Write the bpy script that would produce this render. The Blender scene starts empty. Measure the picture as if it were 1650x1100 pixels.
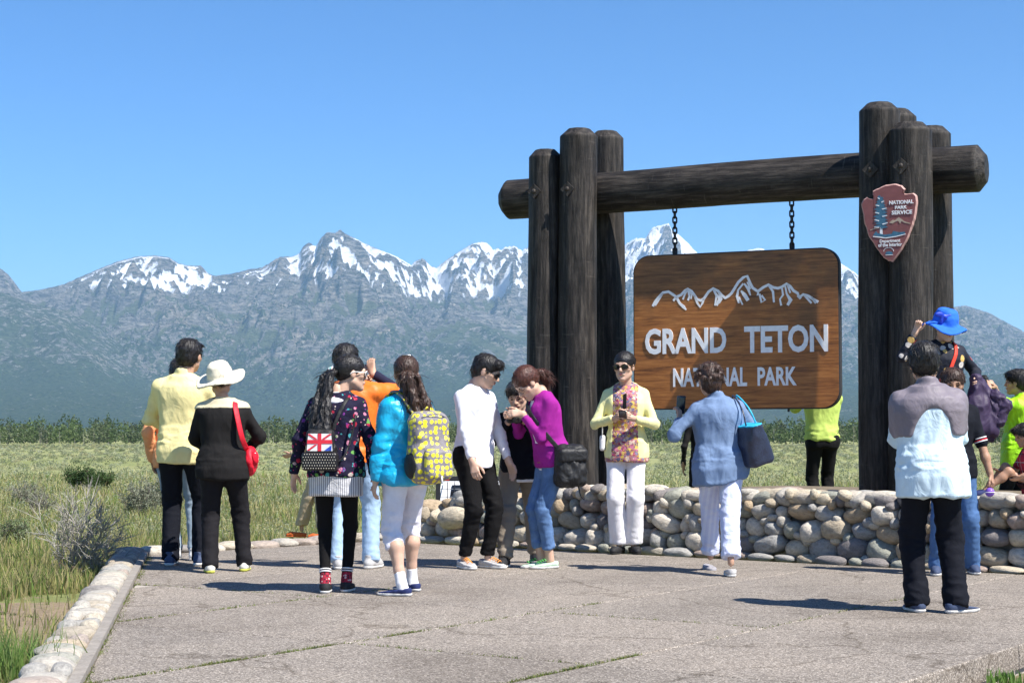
import bpy, bmesh, math, random
import numpy as np
from mathutils import Vector, Matrix

R = math.radians
rng = np.random.default_rng(7)
random.seed(7)
SC = bpy.context.scene
COL = SC.collection

# ---------------------------------------------------------------- camera, sky, sun, exposure
CAM_H, FPX, HORIZON = 1.08, 2800.0, 695.0
cam_d = bpy.data.cameras.new("camera")
cam = bpy.data.objects.new("camera", cam_d)
COL.objects.link(cam)
cam_d.sensor_width = 36.0
cam_d.lens = FPX / 1650.0 * 36.0
cam_d.clip_start = 0.1
cam_d.clip_end = 90000.0
cam.location = (0, 0, CAM_H)
cam.rotation_euler = (R(90) + math.atan((HORIZON - 550) / FPX), 0, 0)
SC.camera = cam

SUN_EL = R(52.0)
SUN_DIR = Vector((0.80 * math.cos(SUN_EL), -0.60 * math.cos(SUN_EL), math.sin(SUN_EL))).normalized()
world = bpy.data.worlds.new("World")
SC.world = world
world.use_nodes = True
wn = world.node_tree.nodes
wl = world.node_tree.links
wn.clear()
sky = wn.new("ShaderNodeTexSky")
sky.sky_type = 'NISHITA'
sky.sun_disc = False
sky.sun_elevation = SUN_EL
sky.sun_rotation = math.atan2(SUN_DIR.x, SUN_DIR.y)
sky.altitude = 2000.0
sky.air_density = 1.0
sky.dust_density = 0.7
sky.ozone_density = 7.0
bg = wn.new("ShaderNodeBackground")
bg.inputs[1].default_value = 0.060
wo = wn.new("ShaderNodeOutputWorld")
gm = wn.new("ShaderNodeGamma"); gm.inputs[1].default_value = 1.24
hs = wn.new("ShaderNodeHueSaturation"); hs.inputs["Saturation"].default_value = 1.12
wl.new(sky.outputs[0], gm.inputs[0]); wl.new(gm.outputs[0], hs.inputs["Color"]); wl.new(hs.outputs[0], bg.inputs[0])
wl.new(bg.outputs[0], wo.inputs[0])

sun_d = bpy.data.lights.new("sun", 'SUN')
sun_d.energy = 4.9
sun_d.angle = R(0.5)
sun_d.color = (1.0, 0.955, 0.89)
sun = bpy.data.objects.new("sun", sun_d)
COL.objects.link(sun)
sun.rotation_euler = (-SUN_DIR).to_track_quat('-Z', 'Y').to_euler()

SC.view_settings.view_transform = 'Standard'
SC.view_settings.look = 'None'
SC.view_settings.exposure = 0.95
SC.view_settings.gamma = 1.0
SC.cycles.volume_bounces = 1
SC.cycles.max_bounces = 8

# ---------------------------------------------------------------- helpers
def G(px, py, z=0.0):
    """point of the level z seen at a place of the 1650x1100 photograph"""
    d = (CAM_H - z) * FPX / (py - HORIZON)
    return np.array([(px - 825.0) * d / FPX, d, z])

def tag(o, label=None, cat=None, group=None, kind=None):
    if label: o["label"] = label
    if cat: o["category"] = cat
    if group: o["group"] = group
    if kind: o["kind"] = kind
    return o

def empty(name, loc, rz=0.0):
    o = bpy.data.objects.new(name, None)
    COL.objects.link(o)
    o.location = Vector(loc)
    o.rotation_euler = (0, 0, rz)
    o.empty_display_size = 0.1
    return o

def link(name, me, mat=None, parent=None, loc=None):
    o = bpy.data.objects.new(name, me)
    COL.objects.link(o)
    if mat is not None and len(me.materials) == 0:
        me.materials.append(mat)
    if parent is not None: o.parent = parent
    if loc is not None: o.location = Vector(loc)
    return o

def np_mesh(name, V, F, smooth=True, mat=None):
    """mesh from an array of points and an array of tris or quads"""
    V = np.asarray(V, dtype=np.float32); F = np.asarray(F, dtype=np.int32)
    me = bpy.data.meshes.new(name)
    n = F.shape[1]
    me.vertices.add(len(V)); me.vertices.foreach_set("co", V.ravel())
    me.loops.add(F.size); me.loops.foreach_set("vertex_index", F.ravel())
    me.polygons.add(len(F))
    me.polygons.foreach_set("loop_start", np.arange(0, F.size, n, dtype=np.int32))
    me.polygons.foreach_set("loop_total", np.full(len(F), n, dtype=np.int32))
    if smooth: me.polygons.foreach_set("use_smooth", np.ones(len(F), dtype=bool))
    me.update(calc_edges=True)
    me.validate()
    if mat is not None: me.materials.append(mat)
    return me

def bm_mesh(name, bm, mat=None, smooth=False):
    me = bpy.data.meshes.new(name)
    bmesh.ops.recalc_face_normals(bm, faces=bm.faces)
    bm.to_mesh(me); bm.free()
    if smooth:
        me.polygons.foreach_set("use_smooth", np.ones(len(me.polygons), dtype=bool))
    if mat is not None: me.materials.append(mat)
    return me

def box_bm(bm, c, s, rot=None, bevel=0.0):
    r = bmesh.ops.create_cube(bm, size=1.0)
    vs = r["verts"]
    M = Matrix.Translation(Vector(c)) @ (rot.to_4x4() if rot is not None else Matrix.Identity(4)) @ Matrix.Diagonal((s[0], s[1], s[2], 1))
    bmesh.ops.transform(bm, matrix=M, verts=vs)
    if bevel > 0:
        es = list({e for v in vs for e in v.link_edges})
        bmesh.ops.bevel(bm, geom=es, offset=bevel, segments=2, affect='EDGES', profile=0.6)
    return vs

def add_color(me, C, name="tint"):
    a = me.attributes.new(name, 'FLOAT_COLOR', 'POINT')
    C = np.asarray(C, dtype=np.float32)
    if C.shape[1] == 3: C = np.hstack([C, np.ones((len(C), 1), np.float32)])
    a.data.foreach_set("color", C.ravel())

# gradient noise, vectorised
def _hash(ix, iy, iz):
    h = (ix.astype(np.int64) * 374761393 + iy.astype(np.int64) * 668265263 + iz.astype(np.int64) * 2147483647) & 0xffffffff
    h = ((h ^ (h >> 13)) * 1274126177) & 0xffffffff
    return h ^ (h >> 16)

def pnoise(x, y, z=None):
    x = np.asarray(x, dtype=np.float64); y = np.asarray(y, dtype=np.float64)
    z = np.zeros_like(x) if z is None else np.asarray(z, dtype=np.float64)
    fx, fy, fz = np.floor(x), np.floor(y), np.floor(z)
    u, v, w = x - fx, y - fy, z - fz
    ix, iy, iz = fx.astype(np.int64), fy.astype(np.int64), fz.astype(np.int64)
    su, sv, sw = u * u * (3 - 2 * u), v * v * (3 - 2 * v), w * w * (3 - 2 * w)
    out = 0.0
    flat = not np.any(z)
    for dz in ((0,) if flat else (0, 1)):
        wz = 1.0 if flat else (sw if dz else 1 - sw)
        for dy in (0, 1):
            wy = sv if dy else 1 - sv
            for dx in (0, 1):
                wx = su if dx else 1 - su
                h = _hash(ix + dx, iy + dy, iz + dz)
                gx = (h & 255) / 127.5 - 1; gy = ((h >> 8) & 255) / 127.5 - 1; gz = ((h >> 16) & 255) / 127.5 - 1
                out = out + wx * wy * wz * (gx * (u - dx) + gy * (v - dy) + gz * (w - dz))
    return out

def fbm(x, y, z=None, octs=4, gain=0.5, lac=2.03):
    a, s, t = 1.0, 0.0, 0.0
    for o in range(octs):
        zz = None if z is None else z * lac ** o + 5.1 * o
        s = s + a * pnoise(x * lac ** o + 17.3 * o, y * lac ** o - 9.7 * o, zz)
        t += a; a *= gain
    return s / t

def ridged(x, y, octs=5, gain=0.5, lac=2.1):
    a, s, t, w = 1.0, 0.0, 0.0, 1.0
    for o in range(octs):
        n = 1 - np.abs(pnoise(x * lac ** o + 31.7 * o, y * lac ** o + 11.1 * o)) * 1.9
        n = np.clip(n, 0, 1) ** 2
        s = s + a * n * w
        w = np.clip(n * 1.6, 0, 1)
        t += a; a *= gain
    return s / t

def sstep(a, b, x):
    t = np.clip((x - a) / (b - a), 0, 1)
    return t * t * (3 - 2 * t)

# ---------------------------------------------------------------- materials
class NT:
    def __init__(self, name):
        self.m = bpy.data.materials.new(name)
        self.m.use_nodes = True
        self.t = self.m.node_tree
        self.b = self.t.nodes["Principled BSDF"]
        self.out = self.t.nodes["Material Output"]
    def n(self, typ, **kw):
        nd = self.t.nodes.new("ShaderNode" + typ)
        for k, v in kw.items():
            if isinstance(k, str) and hasattr(nd, k): setattr(nd, k, v)
        return nd
    def l(self, a, b): self.t.links.new(a, b)
    def coords(self, kind="Object", scale=(1, 1, 1), rot=(0, 0, 0)):
        tc = self.n("TexCoord"); mp = self.n("Mapping")
        mp.inputs["Scale"].default_value = scale
        mp.inputs["Rotation"].default_value = rot
        self.l(tc.outputs[kind], mp.inputs[0])
        return mp.outputs[0]
    def noise(self, vec, scale, detail=4, rough=0.55, dist=0.0):
        nd = self.n("TexNoise")
        nd.inputs["Scale"].default_value = scale; nd.inputs["Detail"].default_value = detail
        nd.inputs["Roughness"].default_value = rough; nd.inputs["Distortion"].default_value = dist
        if vec is not None: self.l(vec, nd.inputs["Vector"])
        return nd.outputs["Fac"]
    def voronoi(self, vec, scale, feature='F1', rand=1.0):
        nd = self.n("TexVoronoi"); nd.feature = feature
        nd.inputs["Scale"].default_value = scale; nd.inputs["Randomness"].default_value = rand
        if vec is not None: self.l(vec, nd.inputs["Vector"])
        return nd
    def ramp(self, fac, stops, interp='LINEAR'):
        nd = self.n("ValToRGB"); cr = nd.color_ramp; cr.interpolation = interp
        while len(cr.elements) < len(stops): cr.elements.new(0.5)
        for e, (p, c) in zip(cr.elements, stops):
            e.position = p; e.color = (*c, 1) if len(c) == 3 else c
        self.l(fac, nd.inputs[0])
        return nd.outputs[0]
    def mix(self, fac, a, b, mode='MIX'):
        nd = self.n("Mix"); nd.data_type = 'RGBA'; nd.blend_type = mode
        for s, v in ((nd.inputs[0], fac), (nd.inputs[6], a), (nd.inputs[7], b)):
            if isinstance(v, (int, float)): s.default_value = v
            elif isinstance(v, tuple): s.default_value = (*v, 1) if len(v) == 3 else v
            else: self.l(v, s)
        return nd.outputs[2]
    def math(self, op, a, b=None, c=None, clamp=False):
        nd = self.n("Math"); nd.operation = op; nd.use_clamp = clamp
        for i, v in enumerate((a, b, c)):
            if v is None: continue
            if isinstance(v, (int, float)): nd.inputs[i].default_value = v
            else: self.l(v, nd.inputs[i])
        return nd.outputs[0]
    def attr(self, name):
        nd = self.n("Attribute"); nd.attribute_name = name
        return nd.outputs["Color"]
    def rand(self):
        return self.n("ObjectInfo").outputs["Random"]
    def bump(self, h, strength=0.3, dist=0.01, normal=None):
        nd = self.n("Bump"); nd.inputs["Strength"].default_value = strength; nd.inputs["Distance"].default_value = dist
        self.l(h, nd.inputs["Height"])
        if normal is not None: self.l(normal, nd.inputs["Normal"])
        return nd.outputs[0]
    def done(self, color=None, rough=0.8, normal=None, spec=0.3, metal=0.0):
        if color is not None:
            if isinstance(color, tuple): self.b.inputs["Base Color"].default_value = (*color, 1)
            else: self.l(color, self.b.inputs["Base Color"])
        if isinstance(rough, (int, float)): self.b.inputs["Roughness"].default_value = rough
        else: self.l(rough, self.b.inputs["Roughness"])
        self.b.inputs["Specular IOR Level"].default_value = spec
        self.b.inputs["Metallic"].default_value = metal
        if normal is not None: self.l(normal, self.b.inputs["Normal"])
        return self.m

def simple_mat(name, color, rough=0.6, spec=0.3, metal=0.0, var=0.12, scale=30.0, bump=0.0):
    t = NT(name); v = t.coords()
    n = t.noise(v, scale, 4)
    lo = tuple(c * (1 - var) for c in color); hi = tuple(min(1, c * (1 + var)) for c in color)
    c = t.ramp(n, [(0.3, lo), (0.7, hi)])
    nm = t.bump(n, bump, 0.01) if bump else None
    return t.done(c, rough, nm, spec, metal)

# ---------------------------------------------------------------- meadow and valley floor
PLAZA = [(-1.12, 3.4), (-3.19, 15.3), (-1.35, 17.25), (4.94, 12.4)]
def seg_dist(px, py, a, b):
    ax, ay = a; bx, by = b
    t = np.clip(((px - ax) * (bx - ax) + (py - ay) * (by - ay)) / ((bx - ax) ** 2 + (by - ay) ** 2), 0, 1)
    return np.hypot(px - ax - t * (bx - ax), py - ay - t * (by - ay))
def in_poly(px, py, poly):
    r = np.zeros(np.shape(px), bool)
    for (ax, ay), (bx, by) in zip(poly, poly[1:] + poly[:1]):
        c = ((ay > py) != (by > py)) & (px < (bx - ax) * (py - ay) / (by - ay + 1e-12) + ax)
        r ^= c
    return r

def ground_z(x, y):
    d = np.hypot(x, y)
    z = np.interp(d, [0, 12, 20, 35, 60, 100, 200, 350, 620, 2000, 60000], [-.14, -.16, -.2, -.36, -.62, -.95, -1.55, -2.2, -3.3, -3.6, -4.0])
    near = 1 - sstep(40, 160, d)
    z = z + near * (0.10 * fbm(x * 0.35, y * 0.35, octs=3) + 0.05 * fbm(x * 1.6, y * 1.6, octs=2))
    z = z - 1.05 * np.exp(-(((x - 0.1) / 2.2) ** 2 + ((y - 26.0) / 4.2) ** 2))      # low pull-out behind the wall
    rise = sstep(15.6, 16.8, y) * (1 - sstep(24, 30, y)) * sstep(1.7, 3.0, x)
    z = z + rise * (0.06 - z)
    lift = np.exp(-(((x - 2.6) / 1.6) ** 2 + ((y - 7.0) / 2.6) ** 2))
    z = z + lift * 0.07
    return np.where(d > 160, np.interp(d, [0, 160, 200, 350, 620, 2000, 60000], [-1.3, -1.32, -1.55, -2.2, -3.3, -3.6, -4.0]), z)

def build_meadow():
    def axis(lims):
        pts = [0.0]
        step = 0.22
        while pts[-1] < lims:
            pts.append(pts[-1] + step)
            if pts[-1] > 26: step *= 1.16
        return np.array(pts)
    xs = axis(45000.0); xs = np.concatenate([-xs[:0:-1], xs])
    ys = axis(45000.0); yb = ys[ys > 0][::4]
    ys = np.concatenate([-yb[::-1], ys])
    X, Y = np.meshgrid(xs, ys)
    Z = ground_z(X, Y)
    inside = in_poly(X, Y, PLAZA)
    dmin = np.full(X.shape, 1e9)
    for a, b in zip(PLAZA, PLAZA[1:] + PLAZA[:1]): dmin = np.minimum(dmin, seg_dist(X, Y, a, b))
    flat = inside | (dmin < 0.35)
    Z = np.where(flat, np.minimum(Z, -0.16), Z)
    nx, ny = len(xs), len(ys)
    V = np.stack([X, Y, Z], -1).reshape(-1, 3)
    i = np.arange(nx * ny).reshape(ny, nx)
    F = np.stack([i[:-1, :-1], i[:-1, 1:], i[1:, 1:], i[1:, :-1]], -1).reshape(-1, 4)
    t = NT("meadow_ground")
    v = t.coords("Object")
    n1 = t.noise(v, 0.16, 6, 0.6); n2 = t.noise(v, 2.3, 8, 0.75); n3 = t.noise(v, 22.0, 6, 0.75)
    vl = t.coords("Object", (0.012, 0.05, 1)); n4 = t.noise(vl, 1.0, 5, 0.6)
    base = t.ramp(n2, [(0.30, (0.20, 0.185, 0.085)), (0.5, (0.285, 0.275, 0.125)), (0.68, (0.38, 0.34, 0.165))])
    sage = t.ramp(n1, [(0.3, (0.25, 0.27, 0.13)), (0.7, (0.36, 0.37, 0.215))])
    c = t.mix(0.6, base, sage)
    clp = t.noise(t.coords("Object", (1, 0.5, 1)), 0.9, 5, 0.75)
    c = t.mix(1.0, c, t.ramp(clp, [(0.36, (0.72, 0.76, 0.66)), (0.5, (1.0, 1.0, 0.95)), (0.68, (1.18, 1.14, 1.02))]), 'MULTIPLY')
    band = t.ramp(n4, [(0.38, (0.70, 0.76, 0.62)), (0.6, (1.0, 1.0, 1.0))])
    c = t.mix(1.0, c, band, 'MULTIPLY')
    dirt = t.ramp(n3, [(0.3, (0.20, 0.15, 0.10)), (0.7, (0.33, 0.26, 0.18))])
    # bare soil by the low kerb wall
    tc = t.n("TexCoord"); sp = t.n("SeparateXYZ"); t.l(tc.outputs["Object"], sp.inputs[0])
    d1 = t.n("VectorMath"); d1.operation = 'DISTANCE'; d1.inputs[1].default_value = (-3.15, 11.3, -0.1); t.l(tc.outputs["Object"], d1.inputs[0])
    dm = t.math('ADD', t.math('MULTIPLY', d1.outputs["Value"], 0.25), t.math('MULTIPLY', n2, 1.3))
    soil = t.ramp(dm, [(0.95, (1, 1, 1)), (1.0, (0, 0, 0))])
    d2 = t.n("VectorMath"); d2.operation = 'DISTANCE'; d2.inputs[1].default_value = (3.2, 5.2, -0.1); t.l(tc.outputs["Object"], d2.inputs[0])
    dm2 = t.math('ADD', t.math('MULTIPLY', d2.outputs["Value"], 0.18), t.math('MULTIPLY', n2, 0.3))
    soil2 = t.ramp(dm2, [(0.8, (1, 1, 1)), (0.95, (0, 0, 0))])
    c = t.mix(t.math('MAXIMUM', soil, soil2), c, dirt)
    nm = t.bump(n3, 0.6, 0.03, t.bump(n2, 0.5, 0.12))
    m = t.done(c, 0.95, nm, 0.1)
    o = link("meadow", np_mesh("meadow", V, F, True, m))
    tag(o, "flat sage covered meadow running out to the far tree line", "meadow", kind="structure")
build_meadow()

# ---------------------------------------------------------------- mountains (a real height field, 6 to 23 km off)
def ray_tan(y_px):
    p = math.atan((HORIZON - 550) / FPX)
    return np.tan(np.arctan((550 - np.asarray(y_px, float)) / FPX) + p)

SKY = np.array([(-420, 470), (-250, 455), (-120, 448), (-40, 436), (0, 443), (12, 452), (33, 478), (60, 474), (100, 465), (140, 447), (185, 428), (222, 418), (250, 416.5), (272, 419), (285, 428),
    (300, 431), (322, 430), (333, 442), (345, 446), (372, 443), (400, 435), (420, 432), (440, 420), (452, 415), (468, 414), (482, 408), (486, 398), (496, 391), (508, 397), (515, 385), (525, 374), (538, 375), (547, 369), (563, 380),
    (592, 393), (624, 406), (643, 415), (662, 426), (671, 418), (681, 415), (694, 427), (703, 430), (722, 415), (744, 401), (760, 391), (779, 388), (786, 391), (795, 403), (801, 399), (808, 403), (812, 398), (830, 395), (840, 404), (848, 399), (858, 403),
    (880, 425), (905, 440), (930, 446), (955, 440), (975, 425), (996, 407), (1008, 394), (1023, 385), (1041, 384), (1051, 368), (1060, 364), (1068, 362), (1079, 360), (1084, 372), (1095, 378), (1110, 392), (1120, 404), (1140, 424), (1160, 432), (1185, 420), (1205, 404), (1225, 400),
    (1245, 408), (1262, 418), (1290, 424), (1320, 415), (1340, 418), (1358, 429), (1380, 443), (1392, 453), (1430, 478), (1470, 494), (1510, 505), (1537, 499), (1559, 497), (1575, 503), (1593, 508), (1617, 521), (1650, 539), (1720, 560), (1850, 572), (2000, 560), (2200, 580)], float)
HILL = np.array([(-420, 470), (-200, 478), (0, 478), (60, 496), (110, 505), (160, 530), (210, 568), (260, 600), (340, 632), (430, 655), (520, 668), (700, 676), (2200, 680)], float)
FOOT = np.array([(-420, 600), (0, 606), (130, 612), (250, 626), (400, 650), (520, 655), (640, 651), (740, 634), (820, 604), (870, 592), (960, 606), (1060, 618), (1180, 612), (1300, 622), (1420, 628), (1560, 612), (1650, 596), (1800, 575), (2200, 590)], float)
SPUR = np.array([(-420, 640), (300, 640), (520, 600), (640, 560), (700, 520), (760, 500), (830, 512), (900, 520), (1000, 540), (1150, 560), (1340, 545), (1420, 560), (1560, 580), (1650, 600), (2200, 620)], float)

def build_mountains():
    a_in = np.linspace(-0.315, 0.315, 860)
    a_l = np.linspace(-0.46, -0.318, 50); a_r = np.linspace(0.318, 0.46, 50)
    A = np.concatenate([a_l, a_in, a_r])
    px = 825 + A * FPX
    yv = np.concatenate([np.linspace(5200, 8200, 70)[:-1], np.linspace(8200, 17600, 360)[:-1], np.linspace(17600, 23000, 40)])
    AA, YY = np.meshgrid(A, yv)
    XX = AA * YY
    PX = 825 + AA * FPX
    cosa = np.sqrt(1 + AA ** 2)
    warp = 10 * fbm(XX / 900, YY / 900, octs=3)
    def layer(prof, Rd, y0, power, back, jag=0.0):
        yy = np.interp(PX, prof[:, 0], prof[:, 1])
        if jag: yy = yy + jag * fbm(PX / 9.0, PX * 0 + 3.3, octs=3)
        hr = ray_tan(yy) * Rd * cosa
        t = (YY - y0) / (Rd - y0)
        up = np.clip(t, 0, 1) ** power
        dn = 1 - np.clip((YY - Rd) / back, 0, 1) ** 0.8
        return hr * np.where(YY <= Rd, up, dn), np.clip(t, 0, 1.2)
    Rm = np.interp(px, [-500, 380, 520, 690, 760, 900, 1060, 1300, 1420, 1560, 2200], [13600, 13600, 13200, 14300, 15600, 16200, 16800, 16200, 15500, 14500, 14000])[None, :] * np.ones_like(YY)
    H1, t1 = layer(SKY, Rm, 8300.0, 1.35, 5200.0, 1.8)
    H2, t2 = layer(HILL, 10700.0, 7200.0, 1.25, 3000.0, 1.0)
    H3, t3 = layer(FOOT, 8900.0, 6000.0, 1.2, 2600.0, 1.0)
    H4, t4 = layer(SPUR, 11900.0, 7800.0, 1.3, 2800.0, 4.0)
    env = np.clip(np.sin(np.pi * np.clip(t1, 0, 1)), 0, 1) ** 0.8
    # spurs and gullies running down the face
    wx = XX + 260 * fbm(XX / 1500, YY / 1500, octs=2)
    big = ridged(wx / 1150.0, YY / 3200.0 + 4.0, 4) - 0.45
    med = ridged(wx / 430.0 + 9, YY / 800.0, 5) - 0.4
    fin = ridged(XX / 120.0, YY / 160.0, 3) - 0.4
    H1 = H1 * (1 + env * (0.55 * big + 0.46 * med)) + env * 95 * fin
    hk = np.clip(H1 / 1500, 0, 1)
    crest = 1 - np.clip(np.abs(YY - Rm) / 260.0, 0, 1)
    H1 = H1 + hk * 15 * (ridged(XX / 60.0, YY / 70.0, 3) - 0.5) * (0.4 + 0.6 * (1 - crest))
    def rough(Hx, t, amp):
        e = np.clip(np.sin(np.pi * np.clip(t, 0, 1)), 0, 1)
        return Hx * (1 + e * amp * (ridged(wx / 520.0 + 3, YY / 900.0, 4) - 0.45)) + e * 18 * fbm(XX / 90, YY / 90, octs=2)
    H2 = rough(H2, t2, 0.35); H3 = rough(H3, t3, 0.25); H4 = rough(H4, t4, 0.45)
    H = np.maximum.reduce([H1, H2, H3, H4])
    k = 40.0
    H = H + 0 * warp - 6.0
    # never let a nearer slope stand above the skyline
    lim = ray_tan(np.interp(PX, SKY[:, 0], SKY[:, 1]) + 3.0) * YY * cosa
    H = np.where((YY < Rm - 25) & (H > lim), lim - np.minimum((H - lim) * 0.2, 40), H)
    H[0, :] = -60
    ny, nx = H.shape
    V = np.stack([XX, YY, H], -1).reshape(-1, 3)
    i = np.arange(nx * ny).reshape(ny, nx)
    F = np.stack([i[:-1, :-1], i[:-1, 1:], i[1:, 1:], i[1:, :-1]], -1).reshape(-1, 4)
    # what grows and lies where: snow, rock, green slopes, forest
    gy, gx = np.gradient(H)
    dx = np.gradient(XX, axis=1); dy = np.gradient(YY, axis=0)
    sx = gx / dx; sy = gy / dy
    slope = np.hypot(sx, sy)
    def blur(a, r):
        c = np.cumsum(np.pad(a, ((r + 1, r), (0, 0)), mode='edge'), 0); a = (c[2 * r + 1:] - c[:-2 * r - 1]) / (2 * r + 1)
        c = np.cumsum(np.pad(a, ((0, 0), (r + 1, r)), mode='edge'), 1); return (c[:, 2 * r + 1:] - c[:, :-2 * r - 1]) / (2 * r + 1)
    conc = np.clip((blur(H, 7) - H) / 45.0, -1.5, 1.5)
    conc2 = np.clip((blur(H, 2) - H) / 12.0, -1.5, 1.5)
    nn = fbm(XX / 620, YY / 520, octs=5)
    grand = np.interp(PX, [940, 990, 1400, 1450], [0, 1, 1, 0.25]) * 0.4
    cols = np.interp(PX, [-400, 90, 150, 330, 360, 420, 480, 560, 640, 740, 860, 950, 1440, 1500, 1560, 1700], [-.3, -.1, 0.95, 0.95, -.05, 0.1, 0.6, 0.75, 1.05, 1.1, 0.9, 1.0, 1.0, 0.0, -.05, -.3])
    snow = (H - 1090) / 260.0 * 0.5 + 1.15 * conc + 0.45 * conc2 + 1.5 * nn + cols + grand - 0.45 * np.clip(slope - 1.2, 0, 1.5) + 0.35
    snow = np.clip(snow * 0.5 + 0.25, 0, 1) * sstep(900, 1080, H)
    forest = (640 - H) / 480.0 + 2.2 * fbm(XX / 600 + 40, YY / 600, octs=5) - 0.5 * np.clip(slope - 0.75, 0, 1) - 0.7 * conc + 0.9 * sstep(420, 120, H)
    forest = np.clip(forest * 0.6 + 0.3, 0, 1)
    green = np.clip(0.42 + 0.5 * conc + 1.6 * fbm(XX / 500 + 7, YY / 900 + 3, octs=4) + 0.5 * conc - np.clip((H - 900) / 300, 0, 1), 0, 1)
    low = np.maximum(sstep(0.02, 0.1, (H3 - np.maximum(H1, H2)) / 300.0), 0.85 * sstep(0.02, 0.1, (H2 - H1) / 300.0))
    forest = np.maximum(forest, low * 0.66)
    me = np_mesh("mountain_range", V, F, True)
    add_color(me, np.stack([snow, forest, green], -1).reshape(-1, 3), "cover")
    add_color(me, np.repeat(np.clip(conc2 * 0.7 + conc * 0.3, 0, 1).reshape(-1, 1), 3, 1), "chute")
    t = NT("mountain_cover")
    v = t.coords("Object", (0.001, 0.001, 0.001))
    cov = t.attr("cover"); sp = t.n("SeparateColor"); t.l(cov, sp.inputs[0])
    nf = t.noise(v, 26.0, 8, 0.72); ng = t.noise(v, 3.2, 7, 0.68)
    vs = t.coords("Object", (0.001, 0.001, 0.0035)); nr = t.noise(vs, 14.0, 9, 0.72, 0.4)
    rock = t.ramp(nr, [(0.36, (0.035, 0.036, 0.038)), (0.45, (0.17, 0.165, 0.16)), (0.55, (0.42, 0.40, 0.37)), (0.68, (0.74, 0.70, 0.64))])
    tan = t.ramp(ng, [(0.34, (0.62, 0.62, 0.66)), (0.5, (0.95, 0.93, 0.92)), (0.66, (1.3, 1.17, 1.02))])
    rock = t.mix(1.0, rock, tan, 'MULTIPLY')
    vt = t.voronoi(v, 48.0); tr = t.ramp(vt.outputs["Distance"], [(0.15, (0.028, 0.048, 0.026)), (0.6, (0.075, 0.105, 0.052))])
    grn = t.ramp(nf, [(0.35, (0.085, 0.12, 0.045)), (0.65, (0.17, 0.20, 0.085))])
    gm = t.math('ADD', sp.outputs[2], t.math('MULTIPLY', t.math('SUBTRACT', nf, 0.5), 1.2))
    chute = t.attr("chute"); sc_ = t.n("SeparateColor"); t.l(chute, sc_.inputs[0])
    rock = t.mix(t.math('MULTIPLY', sc_.outputs[0], 0.75), rock, t.ramp(nf, [(0.35, (0.36, 0.32, 0.285)), (0.65, (0.52, 0.47, 0.42))]))
    c = t.mix(t.ramp(gm, [(0.50, (0, 0, 0)), (0.72, (0.85, 0.85, 0.85))]), rock, grn)
    fm = t.math('ADD', sp.outputs[1], t.math('MULTIPLY', t.math('SUBTRACT', nf, 0.49), 4.2))
    fmask = t.ramp(fm, [(0.50, (0, 0, 0)), (0.58, (1, 1, 1))])
    c = t.mix(fmask, c, tr)
    nf2 = t.noise(v, 95.0, 6, 0.7)
    sm = t.math('ADD', sp.outputs[0], t.math('ADD', t.math('MULTIPLY', t.math('SUBTRACT', nf, 0.5), 1.3), t.math('MULTIPLY', t.math('SUBTRACT', nf2, 0.5), 0.6)))
    smask = t.ramp(sm, [(0.45, (0, 0, 0)), (0.62, (1, 1, 1))])
    c = t.mix(smask, c, (0.74, 0.76, 0.80))
    hb = t.math('MULTIPLY', nr, t.math('SUBTRACT', 1.0, t.math('MULTIPLY', smask, 0.85)))
    nm = t.bump(hb, 1.0, 190.0)
    nm = t.bump(t.math('MULTIPLY', vt.outputs["Distance"], fmask), 0.6, -14.0, nm)
    m = t.done(c, 0.95, nm, 0.05)
    me.materials.append(m)
    o = link("mountain_range", me)
    tag(o, "jagged rocky mountain range with snow fields and forested foothills", "mountains", kind="structure")
build_mountains()
# ---------------------------------------------------------------- foliage helpers
def leaf_quads(P, size, aspect=0.6, up_bias=0.0, r=None):
    """one small randomly turned quad at every point"""
    r = r or rng
    n = len(P)
    a = r.normal(size=(n, 3)); a[:, 2] += up_bias; a /= np.linalg.norm(a, axis=1)[:, None]
    b = r.normal(size=(n, 3)); b -= a * (a * b).sum(1)[:, None]; b /= np.linalg.norm(b, axis=1)[:, None]
    s = (np.ones(n) * size if np.isscalar(size) else size)[:, None]
    a = a * s * 0.5; b = b * s * 0.5 * aspect
    V = np.stack([P - a, P - b * 1.0 + a * .1, P + a, P + b], 1).reshape(-1, 3)
    F = np.arange(4 * n).reshape(n, 4)
    return V, F

def twigs(A, B, ra, rb):
    """three-sided tapered sticks from A to B"""
    n = len(A)
    d = B - A; L = np.linalg.norm(d, axis=1)[:, None] + 1e-9; d = d / L
    h = np.where(np.abs(d[:, 2:3]) < 0.9, np.array([[0, 0, 1.0]]), np.array([[1.0, 0, 0]]))
    u = np.cross(d, h); u /= np.linalg.norm(u, axis=1)[:, None]
    w = np.cross(d, u)
    ra = np.broadcast_to(ra, (n,))[:, None]; rb = np.broadcast_to(rb, (n,))[:, None]
    V = []
    for k in range(3):
        c, s = math.cos(2.0944 * k), math.sin(2.0944 * k)
        V.append(A + (u * c + w * s) * ra)
    for k in range(3):
        c, s = math.cos(2.0944 * k), math.sin(2.0944 * k)
        V.append(B + (u * c + w * s) * rb)
    V = np.stack(V, 1).reshape(-1, 3)
    o = (np.arange(n) * 6)[:, None]
    F = np.concatenate([o + np.array([[k, (k + 1) % 3, 3 + (k + 1) % 3, 3 + k]]) for k in range(3)])
    return V, F

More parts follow.
